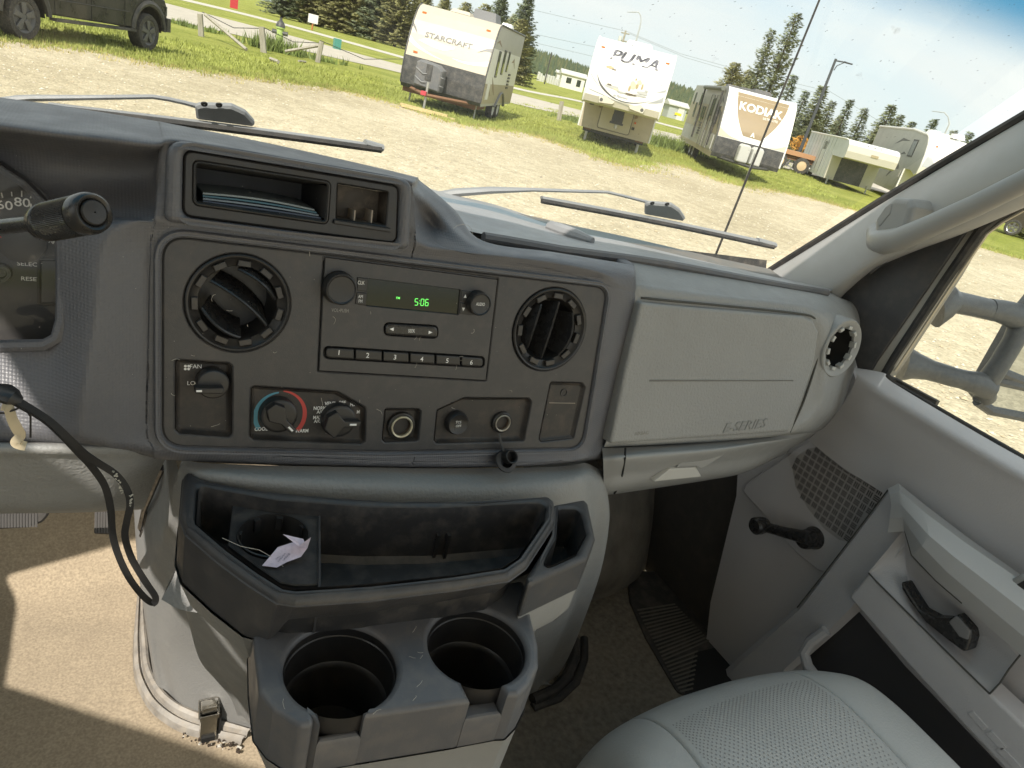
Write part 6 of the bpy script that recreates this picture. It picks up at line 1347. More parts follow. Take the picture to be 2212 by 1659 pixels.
decal(pf1, ([(-.35, 2.00), (.05, 1.98), (.35, 1.95), (.48, 1.95)], [(-.2, 2.14), (.1, 2.14), (.4, 2.10), (.62, 2.08)]), RG, t1); decal(pf1, ([(-.92, 1.70), (-.5, 1.62), (-.15, 1.60), (.12, 1.70)], [(-.70, 1.80), (-.5, 1.78), (-.2, 1.74), (.14, 1.74)]), RW, t1, off=.008)
front_text(pf1, 'STARCRAFT', -.08, 1.88, .19, RD, t1, off=.014, sx=1.35, bold=.03)
for x, z in ((-.98, 2.42), (.92, 2.40), (-.92, 1.38)): marker(t1, x, yprof(pf1, z)-.01, z)
MB().box((.45, 2.2, 2.80), (.75, .9, .26), tap=.85).done('roof_air_conditioner', mat('grey air conditioner cover', (.16, .16, .16), .6), t1, smooth=False)
MB().box((-.1, 1.3, 2.70), (.6, .6, .09), tap=.8).done('roof_vent', RB, t1, smooth=False); MB().box((.8, 4.0, 2.76), (.4, .5, .16), tap=.7).done('roof_vent', RW, t1, smooth=False)
TKC = mat('grey tank cover plastic', (.13, .135, .14), .5, dust=.35, dscale=12)
tf = Fr((-.30, -.62, .55), (1, 0, 0), (0, 0, 1))
tk = MB().rings(tf, rnd([(-.36, .02), (.40, -.04), (.42, .55), (.25, .66), (-.25, .70), (-.36, .62)], .06), [(0, -.45), (0, -.06), (.02, -.02), (.05, 0)]).done('tank_cover', TKC, t1)
for z in (.16, .38): MB().tube([(-.64, -.63, .55+z+.1), (-.42, -.655, .55+z-.02), (-.30, -.66, .55+z)], .012, 5).done('cover_rib', mat('pale rib', (.28, .28, .28), .5), tk); MB().tube([(.10, -.66, .55+z), (-.05+.3, -.655, .55+z-.02), (.10, -.66, .55+z)], .012, 5).done('cover_rib', mat('pale rib', (.28, .28, .28), .5), tk)
side = MB().box((-.26, -.635, .98), (.17, .03, .40)).done('cover_recess', RBK, tk, smooth=False)
MB().tube([(-.95, .2, .42), (-.1, -1.15, .42)], .05, 6).done('tongue_beam', RUST, t1); MB().tube([(.85, .2, .42), (-.1, -1.15, .42)], .05, 6).done('tongue_beam', RUST, t1)
MB().tube([(-.1, -1.1, .02), (-.1, -1.1, .75)], .035, 10).done('tongue_jack', STL, t1); MB().box((-.15, -1.18, .46), (.14, .14, .10)).done('hitch_coupler', mat('red coupler lock', (.6, .06, .08), .4), t1)
MB().box((-.1, 1.1, .35), (2.2, 1.6, .14)).done('underframe', RUST, t1, smooth=False)
for y in (2.6, 3.45): wheel(t1, 1.16, y, .34, .2, mat('white wheel rim', (.6, .6, .56), .4), side=1)
MB().tube([(1.22, 2.25+1.7*i/10-.0, .40+.42*math.sin(math.pi*i/10)) for i in range(11)], .05, 6, flat=.5).done('wheel_arch', mat('grey plastic arch', (.2, .2, .19), .5), t1)
for x in (-1.0, 1.0): MB().tube([(x, .5, 0), (x, .5, .4)], .025, 6).done('stabiliser', STL, t1)
# lumber under the jack
lb = G(925, 246)
for i, (dx, dy_, dz, rt, lab) in enumerate(((-.1, .1, .045, .25, 'topmost yellow board of the lumber under the trailer jack'), (.15, -.12, .0, .12, 'lowest yellow board of the lumber under the trailer jack'), (-.3, .0, .022, .2, 'short yellow board in the middle of the lumber under the jack'))):
    o = MB().box((lb[0]+dx, lb[1]+dy_, GZ+.03+dz), (1.3-.2*i, .14, .045), rot=R(-36.3)+rt*.4).done('board', mat('raw lumber', (.58, .46, .22), .7, var=.15, vscale=20), smooth=False); props(o, lab, 'board', 'boards under the trailer jack')
# ------------------------------------------------------------------ white fifth wheel
t2 = root('fifth_wheel_trailer', 'white fifth wheel trailer with dark name lettering and forest picture on its nose', 14.58, 20.08, -35.9)
pf2 = [(-.95, 1.34), (-1.45, 1.20), (-1.62, 1.26), (-1.70, 1.45), (-1.70, 1.75), (-1.66, 2.2), (-1.55, 2.6), (-1.38, 2.86), (-1.18, 3.02), (-.9, 3.08)]
b2 = pf2+[(8, 3.12), (8, .5), (.0, .41), (0, 1.36)]
prism(MB(), b2, -1.20, 1.20, [1, 1, 1, 0, 0, 0, 0, 0, 0, 0, 0, 0, 2, 1], 2).done('body', [RW, mat('pale beige cap', (.62, .58, .48), .35), mat('tan fibreglass', (.50, .43, .31), .5, var=.08, vscale=3)], t2, smooth=False, sharp=0)
for s in (-1, 1): MB().tube([(1.20*s, y, z) for y, z in pf2[1:]], .03, 6).done('corner_trim', RW, t2)
for s in (-1, 1): MB().tube([(1.21*s, .0, .42), (1.21*s, .0, 1.36)], .03, 6).done('corner_trim', RW, t2)
MB().box((.05, .0, 3.14), (.9, .8, .18), tap=.8).done('roof_air_conditioner', RW, t2, smooth=False)
for dx in (-.02, 0, .02): front_text(pf2, 'PUMA', .0+dx, 2.66, .42, mat('slate lettering', (.13, .13, .15), .4), t2, shear=.3, sx=1.35)
# forest scene with rocks and trees (left general: no animal likeness)
rr_ = random.Random(31)
PIC = [mat('picture ochre', (.40, .32, .16), .5), mat('picture dark brown', (.14, .11, .07), .5), mat('picture grey', (.45, .45, .42), .5), mat('picture pale gold', (.62, .56, .38), .5)]
for i, (x0, z0, w_, h_, mi) in enumerate([(-.62, 2.30, .30, .10, 0), (-.50, 2.27, .18, .05, 1), (-.45, 1.80, .46, .10, 2), (-.52, 1.84, .16, .06, 1), (-.30, 1.76, .2, .05, 3), (.18, 1.98, .22, .22, 3), (.34, 2.10, .16, .14, 3), (.10, 1.88, .08, .18, 0), (.30, 1.98, .10, .14, 0), (.46, 2.00, .07, .20, 0), (.52, 1.84, .34, .09, 2), (.16, 1.72, .50, .06, 1), (.48, 1.76, .40, .06, 2), (-.12, 1.72, .3, .05, 2), (.22, 2.16, .05, .08, 0), (.62, 1.92, .12, .06, 2)]):
    c = [(x0+w_/2*math.cos(a)*rr_.uniform(.7, 1.15), z0+h_/2*math.sin(a)*rr_.uniform(.7, 1.2)) for a in [2*math.pi*k/12 for k in range(12)]]
    obj('picture_patch', [(x, yprof(pf2, z)-.008-.0008*i, z) for x, z in c], [list(range(12))], PIC[mi], t2, smooth=False)
decal(pf2, ([(-.98, 2.05), (-.75, 1.72), (-.3, 1.50), (.2, 1.47), (.7, 1.62), (1.0, 1.85)], [(-.98, 2.06), (-.72, 1.77), (-.28, 1.53), (.2, 1.50), (.72, 1.64), (1.0, 1.86)]), RD, t2)
decal(pf2, ([(.75, 1.60), (1.0, 1.66), (1.18, 1.72)], [(.75, 1.61), (1.0, 1.75), (1.18, 1.90)]), RG, t2); decal(pf2, ([(.9, 1.93), (1.05, 1.98), (1.18, 2.02)], [(.9, 1.94), (1.05, 2.03), (1.18, 2.10)]), RG, t2)
decal(pf2, ([(-1.15, 2.0), (-1.0, 1.85), (-.8, 1.72)], [(-1.15, 2.03), (-1.0, 1.88), (-.8, 1.73)]), RG, t2); decal(pf2, ([(-1.1, 1.58), (-.6, 1.50), (.0, 1.40), (.6, 1.35)], [(-1.1, 1.60), (-.6, 1.53), (.0, 1.42), (.6, 1.37)]), RG, t2)
front_text(pf2, 'by Palomino', -.10, 1.585, .09, mat('slate lettering', (.13, .13, .15)), t2, shear=.2)
for s in (-1, 1):
    marker(t2, s*1.0, yprof(pf2, 2.80)-.01, 2.80)
    ff = Fr((s*.52-.1*0, -1.66, 1.38), (1, 0, 0), (0, 0, 1)); p = MB().rings(ff, rnd([(-.30*s-.0, .02), (-.25*s, -.06), (.18*s, -.10), (.22*s, .06), (.05*s, .14)], .03), [(0, 0), (0, .04), (.01, .055)]).done('headlight_pod', mat('pale beige cap', (.6, .55, .45)), t2); MB().lathe(ff, (.12*s, .0), [(.055, .05), (.05, .062), (.001, .064)], 20).done('spotlight', mat('dark lens', (.12, .12, .11), .2), p)
bf = Fr((0, 0, .9), (1, 0, 0), (0, 0, 1))
roundbox('front_hatch', bf, -.05, -.05, 1.05, .66, 0, .03, .08, mat('pale tan hatch', (.56, .50, .38), .4), t2); MB().rings(bf, rnd([(-.60, -.41), (.50, -.41), (.50, .31), (-.60, .31)], .09), [(0, .0), (0, .012)], [rnd([(-.585, -.395), (.485, -.395), (.485, .295), (-.585, .295)], .085)]).done('hatch_seal', RD, t2)
for x, y in ((-.65, .26), (.58, .20)): MB().lathe(bf, (x, y), [(.055, 0), (.05, .03), (.02, .035), (.001, .03)], 18).done('latch', mat('brass latch', (.3, .22, .12), .4), t2)
MB().lathe(bf, (-.95, .27), [(.09, 0), (.08, .02), (.001, .025)], 20, asp=.5).done('oval_light', RD, t2); roundbox('outlet', bf, .58, -.16, .09, .09, 0, .03, .01, RBK, t2, .006); roundbox('outlet', bf, .60, .02, .06, .06, 0, .03, .01, ORL, t2, .006)
pb = MB(); pb.box((0, -.75, 1.14), (.34, .34, .30)).box((0, -.78, .93), (.36, .30, .22)).box((0, -.80, .80), (.44, .26, .06)); k = pb.done('kingpin_box', mat('black steel', (.06, .06, .065), .5), t2, smooth=False); MB().lathe(Fr((0, -.80, .68), (1, 0, 0), (0, 1, 0)), (0, 0), [(.05, -.04), (.05, .10)], 14, close=True).done('kingpin', STL, k)
for x in (-.9, .9): MB().tube([(x, .35, 0), (x, .35, .5)], .045, 8).done('landing_leg', mat('pale steel leg', (.6, .58, .52), .4), t2); MB().box((x, .35, .42), (.26, .2, .14)).done('leg_bracket', RUST, t2, smooth=False)
MB().box((0, 3.0, .38), (2.1, 5.4, .18)).done('underframe', RBK, t2, smooth=False)
for s in (-1, 1):
    for y in (4.6, 5.5): wheel(t2, 1.12*s, y, .36, .22, side=s)
# ------------------------------------------------------------------ brown and white travel trailer
t3 = root('travel_trailer', 'white and brown travel trailer with an awning and doors along its side', 19.09, 18.39, -33.6, 'travel trailers parked on the grass')
pf3 = [(.05, .50), (0, .64), (0, .9), (.02, 1.17), (.10, 1.5), (.28, 1.9), (.50, 2.3), (.68, 2.55), (.85, 2.70), (1.05, 2.77)]
b3 = pf3+[(9.2, 2.80), (9.2, .55)]
prism(MB(), b3, -1.2, 1.2, [1, 1, 1, 0, 0, 0, 0, 0, 0, 0, 2, 1], 2).done('body', [RW, RBK, RS], t3, smooth=False)
for s in (-1, 1): MB().tube([(1.205*s, y, z) for y, z in pf3[1:]], .028, 6).done('corner_trim', RD if s < 0 else RW, t3)
decal(pf3, ([(-.86, 2.71), (-.80, 2.3), (-.68, 1.9), (-.52, 1.6), (-.35, 1.36)], [(.98, 2.71), (.88, 2.3), (.70, 1.9), (.50, 1.6), (.28, 1.34)]), RBR, t3)
decal(pf3, ([(-1.18, 1.19), (-.8, 1.19), (-.4, 1.19)], [(-1.18, 1.45), (-.8, 1.27), (-.4, 1.195)]), RB, t3, off=.009); decal(pf3, ([(.6, 1.19), (.9, 1.19), (1.18, 1.19)], [(.6, 1.195), (.9, 1.25), (1.18, 1.38)]), RB, t3, off=.009)
for ch in (([(-.95, 1.95), (-.85, 1.8), (-.75, 1.7)], [(-.97, 2.1), (-.83, 1.88), (-.74, 1.71)]), ([(.8, 1.45), (1.0, 1.6), (1.17, 1.7)], [(.8, 1.455), (1.0, 1.68), (1.17, 1.84)])): decal(pf3, ch, RG, t3, off=.009)
front_text(pf3, 'KODIAK', .02, 2.25, .36, RW, t3, off=.022, sx=1.1, bold=.06); front_text(pf3, 'ULTRA-LITE', .42, 2.04, .10, RW, t3, off=.02, bold=.02)
front_text(pf3, 'A', -.03, 1.45, .18, RW, t3, off=.02, bold=.12, name='emblem')
MB().box((.2, 2.2, 2.86), (.7, .7, .16), tap=.8).done('roof_air_conditioner', RBK, t3, smooth=False); MB().box((-.45, 1.7, 2.82), (.5, .5, .10), tap=.8).done('roof_vent', RBK, t3, smooth=False); MB().box((-.75, 2.8, 2.84), (.5, .5, .12), tap=.8).done('roof_vent', RBK, t3, smooth=False)
for x in (-.22, .22): 
    tf = Fr((x-.05, -.72, .55), (1, 0, 0), (0, 0, 1)); MB().rings(tf, rnd([(-.19, 0), (.19, 0), (.19, .5), (.12, .58), (-.12, .58), (-.19, .5)], .05), [(0, -.36), (0, -.05), (.02, -.01), (.05, 0)]).done('propane_bottle_cover', mat('pale tank cover', (.52, .52, .48), .4), t3)
MB().tube([(-.9, .2, .5), (0, -1.1, .5)], .05, 6).done('tongue_beam', RBK, t3); MB().tube([(.9, .2, .5), (0, -1.1, .5)], .05, 6).done('tongue_beam', RBK, t3)
MB().tube([(0, -1.1, .02), (0, -1.1, .95)], .035, 8).done('tongue_jack', STL, t3); MB().box((0, -1.1, .02), (.3, .3, .04)).done('jack_foot', RUST, t3)
# near side: awning, doors, windows, vents
MB().tube([(-1.32, 1.15, 2.66), (-1.32, 5.6, 2.70)], .075, 10).done('awning_roll', mat('grey green awning', (.16, .17, .14), .6), t3)
for y in (1.2, 5.55): MB().tube([(-1.30, y, 2.66), (-1.25, y+.02, 1.7), (-1.23, y+.04, .75)], .035, 6).done('awning_arm', RBK, t3)
side_quad(-1.2, [(.12, 1.2), (9.1, 1.2), (9.1, 2.1), (.40, 2.1)], .004).done('side_band', RT, t3, smooth=False)
for y, w_, z0, z1, mm in ((1.75, .62, .62, 2.45, RS), (2.95, .7, .62, 2.45, RS)):
    d_ = side_quad(-1.2, [(y, z0), (y+w_, z0), (y+w_, z1), (y, z1)], .02).done('door', mm, t3, smooth=False); side_quad(-1.2, [(y+.06, 1.55), (y+.20, 1.55), (y+.20, 2.3), (y+.06, 2.3)], .03).done('door_window', RBK, d_, smooth=False)
    MB().tube([(-1.225, y-.01, z0), (-1.225, y-.01, z1), (-1.225, y+w_+.01, z1), (-1.225, y+w_+.01, z0)], .012, 4).done('door_frame', RD, d_)
for y, w_, z0, z1 in ((1.0, .4, 1.5, 2.1), (2.5, .35, 1.7, 2.35), (4.3, .3, 1.5, 2.0), (4.8, .35, 1.4, 2.0), (6.1, .5, 2.0, 2.5), (7.0, .5, 1.5, 2.1), (8.1, .4, 2.0, 2.5)):
    p = side_quad(-1.2, [(y, z0), (y+w_, z0), (y+w_, z1), (y, z1)], .02).done('window', RBK, t3, smooth=False); side_quad(-1.2, [(y+.03, z0+.03), (y+w_-.03, z0+.03), (y+w_-.03, z1-.03), (y+.03, z1-.03)], .026).done('pane', GLS, p, smooth=False)
for k in range(5): side_quad(-1.2, [(4.2, .95+k*.10), (4.7, .95+k*.10), (4.7, 1.01+k*.10), (4.2, 1.01+k*.10)], .03).done('vent_louvre', RBK, t3, smooth=False)
side_quad(-1.2, [(.55, .68), (1.25, .68), (1.25, 1.15), (.55, 1.15)], .02).done('hatch', mat('pale siding', (.55, .54, .5), .5), t3, smooth=False)
for ch in ([(.3, 1.2), (.7, 1.55), (1.0, 2.0), (.55, 1.9)], [(.7, 2.2), (1.3, 2.5), (1.5, 2.0), (1.3, 2.3)], [(2.4, 1.2), (2.7, 1.6), (3.0, 1.2), (2.7, 1.45)], [(5.8, 1.2), (6.2, 1.5), (6.9, 1.1), (6.2, 1.38)], [(4.9, 2.1), (5.2, 2.3), (5.5, 1.8), (5.2, 2.1)]): side_quad(-1.2, ch, .009).done('graphic', RG if ch[0][0] > 2 else RD, t3, smooth=False)
side_quad(-1.2, [(.1, .45), (9.2, .45), (9.2, .62), (.05, .62)], .01).done('skirt', RT, t3, smooth=False)
for y in (4.7, 5.6): wheel(t3, -1.14, y, .36, .2, side=-1)
# ------------------------------------------------------------------ gooseneck cargo trailer
t4 = root('cargo_trailer', 'silver gooseneck cargo trailer with a white curved nose and bare legs', 32.6, 24.25, -38)
ALU = mat('dull aluminium sheet', (.60, .62, .60), .45, var=.06, vscale=3, metal=.1)
pf4 = [(-2.0, 1.39), (-2.26, 1.45), (-2.30, 1.75), (-2.22, 2.05), (-2.0, 2.20), (-1.6, 2.26)]
b4 = [(0, 1.39)]+pf4+[(6.6, 2.28), (6.6, .25), (0, .25)]
prism(MB(), b4, -1.2, 1.2, [1, 1, 1, 1, 2, 2, 2, 2, 1, 1], 0).done('body', [ALU, mat('tan nose panel', (.52, .49, .40), .4), RW], t4, smooth=False)
for x in (-1.205,): MB().tube([(x, -1.6, 2.26), (x, 6.6, 2.28)], .035, 6).done('roof_rail', RW, t4)
side_quad(-1.2, [(1.6, .45), (2.5, .45), (2.5, 2.0), (1.6, 2.0)], .015).done('side_door', ALU, t4, smooth=False); MB().tube([(-1.22, 1.6, .45), (-1.22, 1.6, 2.0), (-1.22, 2.5, 2.0), (-1.22, 2.5, .45)], .012, 4).done('door_frame', RD, t4)
side_quad(-1.2, [(1.75, 1.55), (2.35, 1.55), (2.35, 1.95), (1.75, 1.95)], .02).done('window', mat('grey glass', (.25, .26, .25), .2), t4, smooth=False)
for k in range(9): MB().tube([(-1.205, .7*k+.3, .3), (-1.205, .7*k+.3, 2.2)], .008, 4).done('panel_seam', mat('seam shade', (.28, .3, .29), .5), t4)
prism(MB(), [(-.02, .25), (-.02, 1.38), (-.04, 1.38), (-.04, .25)], -.72, .62, None).done('front_wall', RBK, t4, smooth=False)
prism(MB(), [(-.02, .25), (-.02, 1.38), (-.05, 1.38), (-.05, .25)], -1.2, -.72, None).done('front_panel', mat('tan nose panel', (.5, .47, .38)), t4, smooth=False); prism(MB(), [(-.02, .25), (-.02, 1.38), (-.05, 1.38), (-.05, .25)], .62, 1.2, None).done('front_panel', mat('tan nose panel', (.5, .47, .38)), t4, smooth=False)
for x in (-1.0, 1.0): MB().tube([(x, -.1, 0), (x, -.1, .4)], .04, 8).done('landing_leg', STL, t4)
roundbox('name_plate', Fr((.1, -2.305, 1.78), (1, 0, 0), (0, 0, 1)), 0, 0, .34, .12, 0, .02, .02, mat('brass plate', (.4, .33, .2), .4), t4, .005)
for s in (-.3, 0, .3): MB().box((s, -2.12, 2.15), (.06, .04, .03)).done('marker_light', RD, t4)
for y in (4.0, 4.9): wheel(t4, -1.14, y, .34, .2, side=-1)
MB().tube([(-1.24, 3.5+1.9*i/10, .35+.5*math.sin(math.pi*i/10)) for i in range(11)], .05, 6, flat=.5).done('wheel_arch', RW, t4)
# ------------------------------------------------------------------ cream fifth wheel partly hidden by the pillar
c5 = P(1933, 416, z=GZ+.4)
t5 = root('fifth_wheel_trailer', 'cream fifth wheel trailer partly hidden behind the windscreen pillar', c5[0]+.97, c5[1]-.7, -40)
pf5 = [(-.9, 1.62), (-1.7, 1.45), (-2.0, 1.55), (-2.1, 1.9), (-2.02, 2.4), (-1.8, 2.9), (-1.5, 3.2), (-1.2, 3.33)]
b5 = [(0, 1.62)]+pf5+[(1.2, 3.5), (8, 3.5), (8, .5), (0, .4)]
prism(MB(), b5, -1.2, 1.2, None, 1).done('body', [mat('cream cap', (.68, .66, .60), .4), RS], t5, smooth=False)
for s in (-1, 1): MB().tube([(1.2*s, y, z) for y, z in pf5[1:]], .05, 6).done('corner_trim', mat('cream cap', (.6, .56, .45)), t5)
MB().tube([(-1.22, 0, .42), (-1.22, 0, 1.62)], .04, 6).done('corner_trim', RW, t5); MB().tube([(-1.22, -1.2, 3.34), (-1.22, 1.2, 3.52), (-1.22, 7.9, 3.52)], .06, 6).done('roof_rail', mat('cream cap', (.6, .56, .45)), t5)
w5 = side_quad(-1.2, [(-.2, 2.2), (.6, 2.2), (.6, 3.05), (-.2, 3.05)], .02).done('window', RBK, t5, smooth=False); side_quad(-1.2, [(-.13, 2.27), (.53, 2.27), (.53, 2.98), (-.13, 2.98)], .026).done('pane', mat('grey glass', (.25, .26, .25)), w5, smooth=False)
for ch in ([(1.0, 2.95), (2.4, 2.9), (3.5, 2.7), (2.4, 3.05)], [(.8, 1.3), (1.6, 1.5), (2.6, 1.0), (1.8, 1.9), (1.2, 1.7)], [(.9, 2.3), (1.3, 2.4), (1.9, 2.2), (1.3, 2.28)]): side_quad(-1.2, ch, .009).done('graphic', RD, t5, smooth=False)
for ch in (([(-1.15, 1.9), (-.8, 1.9), (-.45, 1.9)], [(-1.15, 2.0), (-1.1, 2.3), (-1.0, 2.5)]),): decal(pf5, ch, RG, t5)
decal(pf5, ([(-.3, 1.8), (-.2, 2.1), (0, 2.5)], [(-.1, 1.8), (-.1, 2.2), (.05, 2.5)]), RD, t5)
front_text(pf5, 'S', .25, 2.75, .5, RW, t5, shear=.4, sx=2, off=.03, name='lettering')
MB().lathe(Fr((-.8, yprof(pf5, 2.9)-.02, 2.9), (1, 0, 0), (0, 0, 1)), (0, 0), [(.05, 0), (.001, .03)], 12).done('marker_light', ORL, t5)
for x, y in ((-.5, .5), (.3, 1.5), (.5, .1)): MB().box((x, y, 3.55+.06*(y < .2)), (.6, .6, .22), tap=.75).done('roof_vent', RW, t5, smooth=False)
for x in (-.95, .95): MB().tube([(x, .2, 0), (x, .2, .6)], .05, 8).done('landing_leg', STL, t5)
side_quad(-1.2, [(.5, .6), (1.6, .6), (1.6, 1.5), (.5, 1.5)], .02).done('hatch', RS, t5, smooth=False)
# ------------------------------------------------------------------ black pickup
car = thing('pickup_truck', 'dusty black pickup truck parked on the grass edge', 'truck', (-1.31, 16.95, GZ), rot=(0, 0, R(-35.2)))
CP = mat('dusty black paint', (.022, .022, .022), .28, var=.2, vscale=2, dust=.35, dustcol=(.15, .135, .11), dscale=3)
WB = 3.74; 
def archpts(yc, r, a0=R(8), a1=R(172)): return [(yc-r*math.cos(a), .42+r*math.sin(a)) for a in [a0+(a1-a0)*k/14 for k in range(15)]]
low = [(-1.25, .62), (-.56, .50)]+archpts(0, .55)+[(.60, .50), (WB-.62, .46)]+archpts(WB, .55)+[(WB+.58, .46), (WB+.64, .50), (WB+.70, .75), (WB+.69, 1.00), (WB+.60, 1.16), (WB+.2, 1.22), (WB-.75, 1.26), (WB-1.25, 1.75), (WB-1.6, 1.84), (.75, 1.84), (.55, 1.28), (-1.25, 1.24)]
mb = MB().rings(Fr((0, 0, 0), (0, 1, 0), (0, 0, 1)), low, [(.02, -1.95), (0, -1.9), (0, -.06), (.006, -.02), (.03, 0)], fill0=True); mb.done('body', CP, car, sharp=40)
SD = Fr((.0, 0, 0), (0, 1, 0), (0, 0, 1))
for yc in (0, WB):
    V = []; n = 18
    for k in range(n+1):
        a = R(4)+(R(176)-R(4))*k/n
        for rr, nn in ((.54, -.02), (.545, .03), (.60, .045), (.67, .01)): V.append(SD.pt(yc-rr*math.cos(a), .42+rr*math.sin(a), nn))
    obj('fender_flare', V, grid_faces(n+1, 4), mat('dusty black trim', (.05, .048, .045), .6, dust=.5, dustcol=(.2, .18, .15), dscale=5), car)
    MB().lathe(SD, (yc, .42), [(.54, -.04), (.54, -.6)], 24, close=True, th0=0, th1=math.pi).done('wheel_well', DEEP, car)
    wheel(car, .0, yc, .40, .28, mat('dark rim', (.10, .10, .10), .5), 5, side=1)
MB().box((.04, WB/2, .43), (.16, WB-1.3, .05)).done('running_board', mat('dusty black trim', (.05, .05, .05)), car, smooth=False)
for y in (.75, 1.78, 2.85): MB().tube([(.004, y, .52), (.006, y, 1.25)], .006, 4).done('door_seam', DEEP, car)
for y in (1.05, 2.1): roundbox('door_handle', SD, y, 1.08, .2, .035, 0, .035, .01, mat('dusty black trim', (.05, .05, .05)), car, .006)
MB().tube([(.012, .7, .78), (.014, 3.0, .78)], .012, 5).done('side_moulding', mat('dusty black trim', (.05, .05, .05)), car)
side_quad(.0, [(.95, 1.32), (1.7, 1.32), (1.7, 1.72), (1.05, 1.72)], .01).done('side_window', GLS, car, smooth=False); side_quad(.0, [(1.82, 1.32), (2.85, 1.32), (2.5, 1.72), (1.82, 1.72)], .01).done('side_window', GLS, car, smooth=False)
MB().box((-.25, WB+.70, .62), (.6, .14, .30)).done('front_bumper', mat('dusty black trim', (.05, .05, .05)), car)
MB().box((-.12, WB+.62, .92), (.24, .14, .2)).done('headlight', mat('smoked headlight', (.25, .25, .24), .2), car)
# ------------------------------------------------------------------ fence posts, rails
OLD = mat('weathered grey wood', (.36, .33, .27), .9, .6, 60, var=.2, vscale=12, stretch=(1, 1, .2))
def post(nm, base, top_, r, lab, m=OLD, cat='post', group='old fence posts along the lot', square=True):
    b = G(*base); dist = math.hypot(b[0], b[1]); h_ = at_d(top_[0], top_[1], dist)[2]-GZ
    tp_ = at_d(top_[0], top_[1], dist)
    if square: mb = MB(); q_ = 5; mb.tube([(b[0], b[1], GZ-.05), (tp_[0]*.5+b[0]*.5, tp_[1]*.5+b[1]*.5, GZ+h_/2), (tp_[0], tp_[1], GZ+h_)], [r*1.05, r, r*.95], 6)
    else: mb = MB().tube([(b[0], b[1], GZ-.05), (tp_[0], tp_[1], GZ+h_)], [r, r*.7], 8)
    o = mb.done(nm, m, smooth=False); props(o, lab, cat, group); return o
post('fence_post', (435, 78), (432, 30), .10, 'grey fence post beside the far kerb nearest the black pickup')
post('fence_post', (570, 113), (565, 58), .11, 'grey fence post standing in tall weeds next to the hydrant')
post('fence_post', (686, 134), (695, 90), .10, 'leaning grey fence post holding up the fallen rail')
post('fence_post', (1207, 260), (1214, 219), .11, 'lone grey fence post between the beige and white trailers')
def rail(a, b, za, zb, lab, r=.06):
    p, q_ = G(*a), G(*b); o = MB().tube([(p[0], p[1], GZ+za), (q_[0], q_[1], GZ+zb)], r, 5).done('fence_rail', OLD, smooth=False); props(o, lab, 'rail', 'fallen fence rails')
rail((441, 80), (532, 110), .75, .05, 'grey rail fallen from the first fence post down to the grass')
rail((615, 118), (688, 134), .12, .62, 'pale rail hanging low from the leaning fence post'); rail((584, 131), (601, 138), .06, .06, 'short log lying on the grass near the fence'); rail((645, 134), (660, 136), .04, .04, 'small offcut lying under the leaning post', .04)
def wire(nm, pts, r, lab, group=None, m=RBK, cat='cable'):
    o = MB().tube(pts, r, 4).done(nm, m, smooth=False); props(o, lab, cat, group)
a, b, c = G(435, 78), G(570, 113), G(686, 134)
wire('fence_wire', [(a[0], a[1], GZ+.8), ((a[0]+b[0])/2, (a[1]+b[1])/2, GZ+.55), (b[0], b[1], GZ+.8)], .014, 'sagging dark wire between the first two fence posts', 'sagging fence wires')
wire('fence_wire', [(b[0], b[1], GZ+.8), ((b[0]+c[0])/2, (b[1]+c[1])/2, GZ+.55), (c[0], c[1], GZ+.7)], .014, 'sagging dark wire from the weedy post to the leaning post', 'sagging fence wires')
d = G(868, 168); wire('fence_wire', [(c[0], c[1], GZ+.8), ((c[0]+d[0])/2, (c[1]+d[1])/2, GZ+.45), (d[0], d[1], GZ+.8)], .014, 'sagging dark wire running from leaning post behind the beige trailer', 'sagging fence wires')
# hydrant
hp = G(602, 104); hy = thing('fire_hydrant', 'lime green fire hydrant with a black bonnet in the weeds', 'hydrant', (hp[0], hp[1], GZ)); HFr = Fr((hp[0], hp[1], GZ), (1, 0, 0), (0, 1, 0)); LIME = mat('lime hydrant paint', (.42, .55, .18), .4)
MB().lathe(HFr, (0, 0), [(.20, 0), (.20, .06), (.15, .08), (.145, .75), (.19, .78), (.19, .84)], 18).done('barrel', LIME, hy)
MB().lathe(HFr, (0, 0), [(.20, .84), (.19, .90), (.14, 1.02), (.06, 1.1), (.05, 1.2), (.001, 1.2)], 18).done('bonnet', RBK, hy)
for s in (-1, 1): MB().tube([(hp[0]+.1*s, hp[1]-.05*s, GZ+.62), (hp[0]+.30*s, hp[1]-.12*s, GZ+.62)], .09, 10).done('hose_outlet', RBK, hy)
# signs beyond the road
def signpost(nm, base, top_, wpx, hpx, col, pcol, lab, cat='sign'):
    b = G(*base); dist = min(math.hypot(b[0], b[1]), 190); b = hdir(*base)*dist; b[2] = GZ; t_ = at_d(top_[0], top_[1], dist); k = dist/1500*.93; h_ = t_[2]-GZ
    s = thing(nm, lab, cat, (b[0], b[1], GZ)); yaw = math.atan2(b[0], b[1]); fr = Fr((b[0], b[1], GZ), (math.cos(yaw), -math.sin(yaw), 0), (0, 0, 1))
    MB().tube([(b[0], b[1], GZ), (b[0], b[1], GZ+h_)], .09, 6).done('pole', pcol, s, smooth=False)
    MB().rings(fr, [(-wpx*k/2, h_-hpx*k), (wpx*k/2, h_-hpx*k), (wpx*k/2, h_), (-wpx*k/2, h_)], [(0, .1), (0, .18)], fill0=True).done('board', col, s, smooth=False); return s
OR = mat('orange brown paint', (.50, .18, .06), .6)
signpost('notice_sign', (674, 65), (677, 31), 19, 16, mat('white sign board', (.75, .72, .70), .5), OR, 'white notice board on an orange post across the road')
signpost('trail_marker', (757, 66), (757, 29), 13, 9, OR, OR, 'orange wooden marker post in front of the spruces', 'post')
